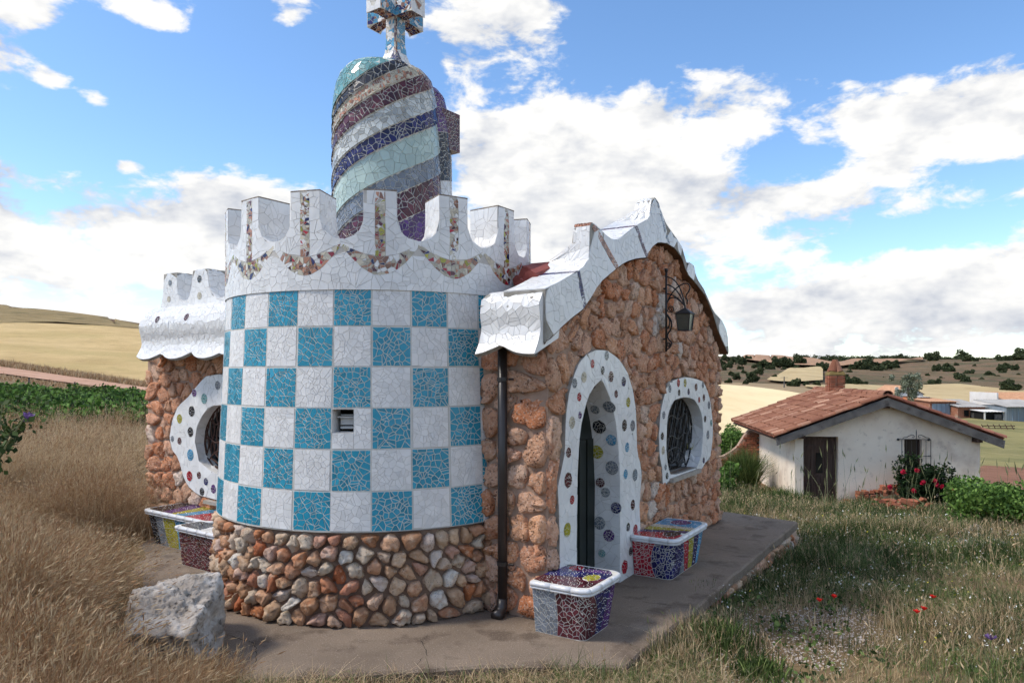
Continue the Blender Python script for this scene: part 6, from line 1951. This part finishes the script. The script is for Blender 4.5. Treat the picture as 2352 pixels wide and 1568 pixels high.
# gravel and stony litter
g = GEO()
P = scatter(120000, .4, 6.5, 4.6, 11.5, lambda x, y: off_terrace(x, y) & (NR.rand(len(x)) < gravel_f(x, y) * .8 * (.25 + .75 * pn(x, y, 2.2, 61)) + .01))
n = len(P)
s_ = NR.uniform(.003, .011, n) * (1 + .8 * (NR.rand(n) < .05))
oct_ = np.array([[1, 0, 0], [0, 1, 0], [-1, 0, 0], [0, -1, 0], [0, 0, 1], [0, 0, -1]], np.float32)
V = P[:, None, :] + (oct_[None] * NR.uniform(.6, 1.4, (n, 6, 1)) + NR.normal(0, .15, (n, 6, 3))) * s_[:, None, None] * np.array([1, 1, .7])
tri = np.array([[0, 1, 4], [1, 2, 4], [2, 3, 4], [3, 0, 4]])
F = (np.arange(n) * 6)[:, None, None] + tri[None]
MAT['gravel'] = material('gravel', [srgb(160, 146, 134), srgb(200, 190, 180), srgb(140, 122, 108)], src='island', rough=.95, var=.15)
gr = np_mesh('gravel', V.reshape(-1, 3), F.reshape(-1, 3), MAT['gravel']); tag(gr, 'pale gravel strewn along the foot of the terrace', 'gravel', kind='stuff')

# daisies and small yellow flowers: tiny discs on the grass
g = GEO()
P = scatter(8500, 1.8, 12, 5, 14.5, lambda x, y: mead_ok(x, y) & (pn(x, y, 1.4, 51) > .5) & (gravel_f(x, y) < .4))
P[:, 2] += NR.uniform(.08, .28, len(P))
r_ = NR.uniform(.004, .009, len(P)) * (.7 + P[:, 1] * .06)
tl = NR.normal(0, .5, (len(P), 2))
ang = np.arange(6) * math.pi / 3
V = np.zeros((len(P), 6, 3)); V[:, :, 0] = P[:, None, 0] + r_[:, None] * np.cos(ang); V[:, :, 1] = P[:, None, 1] + r_[:, None] * np.sin(ang)
V[:, :, 2] = P[:, None, 2] + r_[:, None] * (np.cos(ang) * tl[:, :1] + np.sin(ang) * tl[:, 1:])
k6 = (np.arange(len(P)) * 6)[:, None]
g.add(V, np.concatenate([k6 + np.array([0, 1, 2, 3]), k6 + np.array([0, 3, 4, 5])]), np.tile(np.where(NR.rand(len(P)) < .9, 0, 1), 2))
ds = g.build('daisies', [MAT['petal_white'], MAT['petal_yellow']]); tag(ds, 'tiny white daisies scattered through the meadow', 'daisies', kind='stuff')

# poppies and a knapweed, one by one
def flower(name, label, cat, u, v, mat, r_, hgt, group=None, head='poppy'):
    Y0 = None
    for Y in np.linspace(5, 20, 800):
        x = A_(u) * Y; z = EYE - (v - 855) / 1650 * Y
        if z - hgt <= float(zt(x, Y)): Y0 = Y; break
    x, z = A_(u) * Y0, EYE - (v - 855) / 1650 * Y0
    gz = float(zt(x, Y0))
    t = thing(name, label, cat, (x, Y0, gz), group)
    m1 = MB(); m1.tube([(x + .03, Y0, gz), (x + .015, Y0 + .01, (gz + z) / 2), (x, Y0, z)], .003, 5); m1.build('stem', MAT['grass'], t)
    npet = 4 if head == 'poppy' else 14
    for k in range(npet):
        a0 = 2 * math.pi * k / npet + rg.uniform(-.15, .15); m1 = MB()
        wd = .85 if head == 'poppy' else .16
        vs_ = [(x, Y0, z)]
        for i in range(5):
            a = a0 + (i / 4 - .5) * 2 * wd; rr_ = r_ * (1 - .25 * abs(i / 4 - .5) * 2) * rg.uniform(.9, 1.05)
            vs_.append((x + rr_ * math.cos(a), Y0 + rr_ * math.sin(a), z + r_ * rg.uniform(.6, 1.1)))
        m1.add(vs_, [(0, 1, 2), (0, 2, 3), (0, 3, 4), (0, 4, 5)]); m1.build('petal', MAT[mat], t)
    return t
for u, v, lb in ((1882, 1381, 'red poppy leftmost in the meadow'), (1916, 1373, 'small red poppy, second from left in the meadow'), (2106, 1408, 'red poppy just left of the largest one'), (2122, 1401, 'largest red poppy in the meadow'), (2143, 1373, 'red poppy highest up, furthest right in the meadow')):
    flower('poppy', lb, 'poppy', u, v, 'petal_red', .034, .28, 'red poppies in the meadow')
flower('knapweed', 'single violet knapweed flower near the lower right corner', 'flower', 2275, 1469, 'petal_violet', .04, .35, head='k')
# thistle on the left edge, close to the camera
def P3(u, v, Y): return Vector((A_(u) * Y, Y, EYE - (v - 855) / 1650 * Y))
th_ = thing('thistle', 'green thistle with one mauve flower head at the left edge', 'thistle', (A_(-60) * 4.0, 4.0, float(zt(A_(-60) * 4.0, 4.0))))
b0 = Vector((A_(-60) * 4.0, 4.0, float(zt(A_(-60) * 4.0, 4.0))))
m1 = MB()
stems = [[b0, P3(-40, 1100, 4.0), P3(0, 1040, 4.0), P3(25, 990, 4.0), P3(62, 965, 4.0)], [P3(-40, 1100, 4.0), P3(-5, 1010, 4.05), P3(5, 930, 4.05)], [P3(-40, 1100, 4.0), P3(10, 1030, 3.95), P3(55, 960, 3.95)]]
for s_ in stems: m1.tube(s_, .005, 5)
m1.build('stem', MAT['grass_grey'], th_)
gg = GEO()
for s_ in stems:
    for a, b in zip(s_, s_[1:]):
        for k in range(14):
            p = a + (b - a) * rg.random()
            q = NR.normal(0, .03, (3, 3)) + np.array(p)
            V, F = leafs(q, np.full(3, .03)); gg.add(V, F)
gg.build('leaves', [MAT['grass_dark']], th_)
gg = GEO()
c_ = np.array(P3(64, 958, 4.0)); q = NR.normal(0, 1, (120, 3)); q /= np.linalg.norm(q, axis=1, keepdims=True)
V, F = leafs(c_ + q * np.array([.022, .022, .018]), np.full(120, .016), asp=2.0); gg.add(V, F); gg.build('flower_head', [MAT['petal_violet']], th_)

# green bushes
def clump_leaves(centres, radii, n, size, rs=NR, hollow=.45):
    k = rs.randint(0, len(centres), n)
    d_ = rs.randn(n, 3); d_ /= np.linalg.norm(d_, axis=1, keepdims=True)
    r_ = (hollow + (1 - hollow) * rs.rand(n)) 
    P = np.array(centres)[k] + d_ * (np.array(radii)[k] * r_[:, None])
    return leafs(P, np.full(n, size), rs)
def bush(name, label, cat, base, size, nlobes, nleaf, lsize, mat, group=None, seed=1, stems=5, part='foliage'):
    rs = np.random.RandomState(seed)
    t = thing(name, label, cat, base, group)
    cs, rd = [], []
    for k in range(nlobes):
        a = rs.rand() * 6.283; q = math.sqrt(rs.rand()) * .62; h = rs.uniform(.25, .8)
        cs.append((base[0] + size[0] * q * math.cos(a), base[1] + size[1] * q * math.sin(a), base[2] + size[2] * h))
        f_ = rs.uniform(.28, .48)
        rd.append((size[0] * f_, size[1] * f_, size[2] * f_ * .62))
    V, F = clump_leaves(cs, rd, nleaf, lsize, rs)
    gq = GEO(); gq.add(V, F); gq.build(part, [MAT[mat]], t)
    m1 = MB()
    for k in range(stems):
        c_ = cs[k % len(cs)]; m1.tube([base, ((base[0] + c_[0]) / 2 + rs.normal(0, .05), (base[1] + c_[1]) / 2, (base[2] + c_[2]) / 2), c_], [.022, .016, .008], 5)
    m1.build('stem', MAT['bark'], t)
    return t, cs, rd
rb = CT(3.55, -.62, -.15)
rose, cs, rd = bush('rose_bush', 'dark leaved rose bush with crimson flowers under the cottage window', 'rose bush', rb, (1.15, .55, 1.75), 18, 8000, .065, 'rose_leaf', seed=3)
for u, v in ((2074, 1083), (2106, 1079), (2147, 1103), (2152, 1113), (2098, 1126), (2163, 1117), (2185, 1127), (2186, 1150), (2043, 1118), (2120, 1108)):
    Yb = 19.75
    c_ = np.array(P3(u, v, Yb)); q = NR.normal(0, 1, (46, 3)); q /= np.linalg.norm(q, axis=1, keepdims=True)
    V, F = leafs(c_ + q * NR.uniform(.3, 1, (46, 1)) * .06, np.full(46, .06), asp=1.1); gg = GEO(); gg.add(V, F); gg.build('rose', [MAT['petal_rose']], rose)
for k, (u, v) in enumerate(((2185, 1127), (2186, 1150), (2043, 1118))):
    m1 = MB(); m1.tube([rb, tuple((Vector(rb) + P3(u, v, 20.35)) / 2 + Vector((0, 0, .2))), tuple(P3(u, v, 20.35))], .008, 5); m1.build('shoot', MAT['grass_dark'], rose)
# broom by the cottage corner
def broom(name, label, base, h, spread, n, seed, mats=('grass', 'grass_dark')):
    rs = np.random.RandomState(seed)
    t = thing(name, label, 'bush', base)
    P = np.tile(np.array(base), (n, 1)) + rs.normal(0, .12, (n, 3)) * np.array([spread, spread, .0])
    V, F, tip, td = blades_geo(P, h * rs.uniform(.55, 1.05, n), np.full(n, .016), np.abs(rs.normal(.28, .2, n)) * spread, 4, rs=rs)
    gq = GEO(); gq.add(V, F, np.repeat(rs.randint(0, 2, n), 4)); tag(gq.build('twigs', [MAT[m] for m in mats], t), kind='stuff')
    return t
broom('broom_bush', 'feathery green broom bush at the left corner of the white cottage', CT(-.95, 2.6, -.2), 1.7, 1.3, 2600, 5)
broom('weed_clump', 'low green weeds at the foot of the cottage side wall', CT(-.3, -.2, -.15), .75, 2.0, 1800, 6, ('grass_dark', 'grass'))
broom('weed_mound', 'dense green weed mound in front of the brick pile', CT(2.0, -1.5, -.1), .62, 3.0, 4600, 7, ('grass_dark', 'grass'))
broom('grass_tuft', 'dark green grass tuft in the gravel beside the terrace', (*(1.78, 6.2), float(zt(1.78, 6.2))), .22, .9, 520, 8, ('grass', 'grass_dark'))
broom('grass_tuft', 'small green tuft against the terrace foot', (*(2.0, 7.45), float(zt(2.0, 7.45))), .26, .8, 420, 9, ('grass_dark', 'grass'))
broom('grass_tuft', 'dark green tuft on the gravel in the lower middle of the meadow', (*(1.9, 5.55), float(zt(1.9, 5.55))), .14, .9, 300, 10, ('grass_dark', 'grass'))
# vines right of the cottage
for k, (u, v, sx, sz, lb) in enumerate(((2262, 1180, 1.0, 1.35, 'leafy green vine touching the cottage right corner'), (2310, 1198, 1.1, 1.25, 'leafy green vine second from the cottage right corner'), (2362, 1208, 1.2, 1.45, 'leafy green vine cut by the right edge of the picture'), (2275, 1120, .9, .9, 'pale green vine behind the others near the earth bank'))):
    x, y, z = ground_at(u, v + 25, 9)
    bush('grape_vine', lb, 'vine', (x, y, z - .1), (sx, .8, sz * .85), 12, 6000, .055, 'vine', 'vines right of the cottage', seed=20 + k)
for k, (u, v, sx, sz, lb) in enumerate(((1668, 1075, .9, 1.9, 'tall green shrub between the stone house and the brick ruin'), (1690, 1040, 1.0, 1.9, 'green shrub behind the brick ruin'), (1662, 1120, .6, .9, 'low green shrub at the far corner of the stone house'))):
    x, y, z = ground_at(u, v + 10, 20)
    bush('leafy_shrub', lb, 'shrub', (x, y, z), (sx, .9, sz), 12, 4500, .07, 'vine', 'shrubs beyond the terrace end', seed=40 + k)
# vineyard on the slope to the left
rs = np.random.RandomState(9)
cs, rd = [], []
for row in range(13):
    Yr = 21.5 + row * 1.1
    for k in range(46):
        a = A_(-160 + k * 13 + rs.uniform(-8, 8)); y = Yr + rs.uniform(-.5, .5); x = a * y
        if a > -.36: continue
        h = rs.uniform(.55, 1.0); cs.append((x, y, float(zt(x, y)) + h * .55)); rd.append((rs.uniform(.4, .7), .5, h * .5))
gq = GEO(); V, F = clump_leaves(cs, rd, 62000, .13, rs, .5); gq.add(V, F, np.where(rs.rand(len(F)) < .72, 0, 1))
vy = gq.build('vineyard', [MAT['vine'], MAT['grass_dark']]); tag(vy, 'broad green vineyard below the dirt track on the left', 'vineyard', kind='stuff')
# rough grass along the track and the field edge
gq = GEO()
for vv, n, hh in ((884, 9000, .5), (912, 5000, .2)):
    us = NR.uniform(-150, 520, n)
    P = []
    for u in us:
        v = np.interp(u, [-500, 0, 330, 700], [762, 838, 887, 925] if vv == 884 else [818, 868, 911, 950]) + NR.uniform(-5, 4)
        P.append(((A_(u)), v))
    A2 = np.array(P)
    us2 = np.linspace(-150, 520, 40)
    Ytab = [ground_at(u, float(np.interp(u, [-500, 0, 330, 700], [762, 838, 887, 925] if vv == 884 else [818, 868, 911, 950])), 20)[1] for u in us2]
    Yv = np.interp(us, us2, Ytab) + NR.normal(0, 1.0, n)
    Pp = np.stack([A2[:, 0] * Yv, Yv, zt(A2[:, 0] * Yv, Yv) + .05], 1)
    V, F, tip, td = blades_geo(Pp, hh * NR.uniform(.4, 1.1, n), np.full(n, .05), np.abs(NR.normal(.4, .3, n)), 2)
    gq.add(V, F, np.repeat(NR.randint(0, 2, n), 2))
tv = gq.build('trackside_grass', [MAT['straw'], MAT['straw_red']]); tag(tv, 'dry grass fringe along the dirt track and field edge', 'grass', kind='stuff')
# fence posts by the track
for u, v, lb in ((86, 902, 'thin fence post leftmost beside the dirt track'), (223, 917, 'thin fence post in the middle beside the dirt track'), (369, 932, 'thin fence post nearest the house beside the dirt track')):
    pass
for u, v, lb in ((66, 893, 'thin fence post leftmost beside the dirt track'), (171, 903, 'thin fence post in the middle beside the dirt track'), (282, 917, 'thin fence post nearest the house beside the dirt track')):
    x, y, z = ground_at(u, v, 20)
    m1 = MB(); m1.tube([(x, y, z - .2), (x + .03, y, z + 26 * PX(y))], .045, 6)
    tag(m1.build('fence_post', MAT['greywood']), lb, 'post', 'fence posts along the track')

# ------------------------------------------------------------------ holm oaks on the far hills
def oak_meshes(seed):
    rs = np.random.RandomState(seed)
    cs, rd = [], []
    for k in range(16):
        a = rs.rand() * 6.283; q = math.sqrt(rs.rand()) * .66
        cs.append((q * math.cos(a), q * math.sin(a), rs.uniform(.42, 1.12) - .25 * q)); f_ = rs.uniform(.26, .42); rd.append((f_, f_, f_ * .8))
    V, F = clump_leaves(cs, rd, 1700, .16, rs, .55)
    c_ = bpy.data.meshes.new('crown')
    c_.from_pydata([tuple(v) for v in V.tolist()], [], F.tolist()); c_.materials.append(MAT['oak']); c_.update()
    m1 = MB(); m1.tube([(0, 0, -.15), (.03, 0, .3), (.0, .02, .62)], [.09, .07, .04], 6)
    for k in range(3):
        a = k * 2.1; m1.tube([(.02, 0, .3), (.25 * math.cos(a), .25 * math.sin(a), .6)], [.05, .02], 5)
    t_ = bpy.data.meshes.new('trunk'); t_.from_pydata(m1.v, [], m1.f); t_.materials.append(MAT['bark']); t_.update()
    return c_, t_
OAKS = [oak_meshes(s) for s in (1, 2, 3)]
def oak(u, v, w_, label, group, hk=1.0, name='holm_oak'):
    """u, v = foot of the tree as seen, w_ = width of its crown in the same units"""
    x, y, z = ground_at(u, v, 90)
    s = w_ * PX(y) / 2 * 1.2
    t = thing(name, label, 'tree', (x, y, z - .15 * s), group, rz=rg.random() * 6.28)
    t.scale = (s, s, s * hk * 1.25)
    c_, k_ = OAKS[rg.randrange(3)]
    for nm, me in (('crown', c_), ('trunk', k_)):
        o = link(bpy.data.objects.new(nm, me)); o.parent = t
    return t
oak(1719, 818, 26, 'dark holm oak leftmost of three on the far crest', 'oaks on the left crest', 1.1)
oak(1740, 819, 26, 'dark holm oak in the middle of three on the far crest', 'oaks on the left crest', 1.1)
oak(1769, 818, 26, 'dark holm oak rightmost of three on the far crest', 'oaks on the left crest', 1.0)
oak(1838, 838, 27, 'single dark holm oak at the edge of the ploughed field', None, 1.15)
oak(2203, 826, 40, 'largest holm oak on the right hill crest', None, 1.15)
oak(2230, 832, 34, 'low spreading oak just right of the largest crest oak', None, .7)
oak(2143, 828, 34, 'broad dark oak on the crest left of the largest one', None, .8)
oak(2318, 902, 44, 'big dark oak above the farmhouse roof', None, .8)
oak(2094, 825, 30, 'rounded oak on the crest right of the chimney', None, .9)
oak(2067, 826, 20, 'smaller oak beside the rounded crest oak', None, .8)
oak(2346, 832, 46, 'dark oak cut by the right edge on the crest', None, .8)
oak(2306, 833, 30, 'oak second from the right edge on the crest', None, .8)
A1 = [(1668, 829, 22), (1690, 833, 24), (1704, 838, 24), (1720, 830, 20), (1676, 845, 20), (1700, 851, 16), (1752, 846, 26), (1770, 850, 24), (1790, 843, 34), (1808, 842, 32), (1826, 850, 16), (1745, 860, 22), (1692, 872, 20), (1728, 878, 32), (1779, 872, 16), (1709, 857, 12), (1662, 852, 18), (1733, 845, 14), (1680, 862, 14), (1800, 852, 14), (1760, 838, 12), (1712, 884, 14), (1672, 881, 18), (1657, 840, 18)]
ORD = 'first second third fourth fifth sixth seventh eighth ninth tenth eleventh twelfth thirteenth fourteenth fifteenth sixteenth seventeenth eighteenth nineteenth twentieth twenty-first twenty-second twenty-third twenty-fourth twenty-fifth'.split()
for k, (u, v, w_) in enumerate(sorted(A1)): oak(u, v, w_, 'dark oak bush on the far slope left of the chimney, %s from the left' % ORD[k], 'oak bushes on the left slope', .9)
A2 = [(1882, 845, 22), (1898, 853, 26), (1960, 851, 26), (1978, 852, 34), (1998, 850, 38), (2014, 855, 26), (2034, 847, 30), (2050, 845, 28), (1940, 868, 16), (1930, 874, 14), (1950, 858, 14), (1822, 889, 30), (1852, 887, 16), (1876, 889, 20), (1955, 888, 36), (1966, 880, 20), (1984, 886, 18), (2030, 874, 14), (1914, 862, 14)]
for k, (u, v, w_) in enumerate(sorted(A2)): oak(u, v, w_, 'dark oak bush on the far slope around the chimney, %s from the left' % ORD[k], 'oak bushes near the chimney', .85)
A3 = [(2150, 850, 22), (2176, 849, 24), (2180, 858, 26), (2224, 863, 22), (2210, 876, 30), (2216, 884, 26), (2272, 866, 22), (2300, 853, 22), (2290, 868, 12), (2312, 846, 20), (2254, 874, 12), (2238, 843, 10), (2116, 886, 12), (2146, 888, 28), (2126, 889, 14), (2080, 880, 14), (2302, 861, 16), (2330, 848, 18), (2164, 872, 12), (2258, 893, 12), (2340, 866, 14), (2130, 866, 12), (2196, 841, 12)]
for k, (u, v, w_) in enumerate(sorted(A3)): oak(u, v, w_, 'dark oak bush on the brown hillside above the farm, %s from the left' % ORD[k], 'oak bushes on the right hillside', .85)
# distant wooded skyline, one mass
rs = np.random.RandomState(31)
cs, rd = [], []
for k in range(190):
    u = rs.uniform(1820, 2420); x, y, z = ground_at(u, 826.5 + .9 * math.sin(u * .02), 300)
    y = min(max(y, 480), 760) * rs.uniform(.97, 1.03); x = A_(u) * y; z = float(zt(x, y))
    s = rs.uniform(1.8, 3.6); cs.append((x, y, z + s * .5)); rd.append((s * 1.4, s, s * .8))
gq = GEO(); V, F = clump_leaves(cs, rd, 15000, 1.0, rs, .6); gq.add(V, F)
wd = gq.build('distant_wood', [MAT['oak']]); tag(wd, 'dark line of distant oak wood along the skyline', 'wood', kind='stuff')
# poplar by the farm
x, y, z = ground_at(2085, 935, 70); y = 96.0; x = A_(2085) * y; z = EYE - (935 - 855) / 1650 * y
pt = thing('poplar_tree', 'grey-green young poplar standing behind the cottage roof', 'tree', (x, y, z))
rs = np.random.RandomState(12)
cs = [(x + rs.normal(0, .62), y + rs.normal(0, .6), z + rs.uniform(1.0, 4.3)) for _ in range(26)]
rd = [(rs.uniform(.4, .75),) * 2 + (rs.uniform(.4, .75),) for _ in cs]
gq = GEO(); V, F = clump_leaves(cs, rd, 3600, .16, rs, .3); gq.add(V, F); gq.build('crown', [MAT['poplar']], pt)
m1 = MB(); m1.tube([(x, y, z - .5), (x + .05, y, z + 2), (x, y, z + 4)], [.12, .08, .03], 6)
for k in range(6): m1.tube([(x, y, z + 1 + .4 * k), cs[k]], [.04, .015], 4)
m1.build('trunk', MAT['bark'], pt)

# ------------------------------------------------------------------ bricks lying about, slab, stones
def loose_brick(p, size, rot, label, group):
    me = brick_mesh(*size)
    o = link(bpy.data.objects.new('loose_brick', me)); o.location = p; o.rotation_euler = rot
    return tag(o, label, 'brick', group)
rb_ = random.Random(5)
for k in range(26):      # the low stack against the wall
    col, lay = k % 9, k // 9
    p = CT(1.75 + col * .17 + rb_.uniform(-.02, .02), -.22 + rb_.uniform(-.06, .05), .22 + lay * .10 + (.12 if col > 3 else 0) + .015 * col)
    loose_brick(p, (.12, .26, .08), (rb_.gauss(0, .12), rb_.gauss(0, .12), HA + rb_.gauss(0, .25)), 'old red brick in the stack against the cottage wall', 'bricks stacked by the rose bush')
for k in range(30):      # tumbled hollow bricks
    u = rb_.gauss(2075, 34); Y = rb_.uniform(15.6, 17.6); x = A_(u) * Y
    p = (x, Y, float(zt(x, Y)) + .14 + rb_.uniform(0, .22))
    loose_brick(p, rb_.choice([(.26, .12, .08), (.2, .1, .05), (.12, .1, .06), (.15, .08, .04)]), (rb_.gauss(0, .5), rb_.gauss(0, .5), rb_.uniform(0, 3.1)), 'broken orange brick in the rubble heap before the cottage', 'bricks in the rubble heap')
for u, v, lb in ((2096, 1190, 'orange brick standing on end, rear one of the rubble heap'), (2076, 1214, 'orange brick standing on end, front one of the rubble heap')):
    Y = 16.4; x = A_(u) * Y
    loose_brick((x, Y, EYE - (v - 855) / 1650 * Y), (.16, .14, .34), (rb_.gauss(0, .1), rb_.gauss(0, .1), .5), lb, None)
for k in range(3):
    loose_brick(CT(1.35 + .02 * k, -.35, .02 + k * .085), (.12, .24, .08), (0, 0, HA + .2 * k), 'red brick piled right beside the cottage door', 'bricks beside the cottage door')
# old concrete slab
mb = MB()
pts = [(2188, 1243), (2240, 1228), (2290, 1247), (2312, 1262), (2318, 1290), (2230, 1285)]
sl = []
for u, v in pts:
    x, y, z = ground_at(u, v, 9); sl.append((x, y, z))
zs_ = sum(p[2] for p in sl) / len(sl) + .12
n = len(sl)
mb.add([(p[0], p[1], zs_ + .3 * (p[2] - zs_ + .12)) for p in sl] + [(p[0], p[1], p[2] - .4) for p in sl], [tuple(range(n)), *[(i, n + i, n + (i + 1) % n, (i + 1) % n) for i in range(n)]])
MAT['old_slab'] = material('old_slab', [srgb(136, 128, 120), srgb(176, 168, 158)], scale=2.5, detail=12, rough=.95, bump=.6, bscale=14, bdist=.02, mix2=(srgb(100, 88, 76), 2.2, .54, .68, .7))
tag(mb.build('concrete_slab', MAT['old_slab']), 'broken pale concrete slab lying in the grass below the cottage', 'slab')
for k in range(8):
    u, v = rb_.uniform(2318, 2350), rb_.uniform(1268, 1310); x, y, z = ground_at(u, v, 8)
    o = rock('rubble_stone', (x, y, z + .06), (rb_.uniform(.08, .16),) * 2 + (.10,), 60 + k, MAT['stone'], 3, rb_.uniform(0, 3)); tag(o, 'reddish rubble stone beside the broken concrete slab', 'stone', 'stones beside the slab')
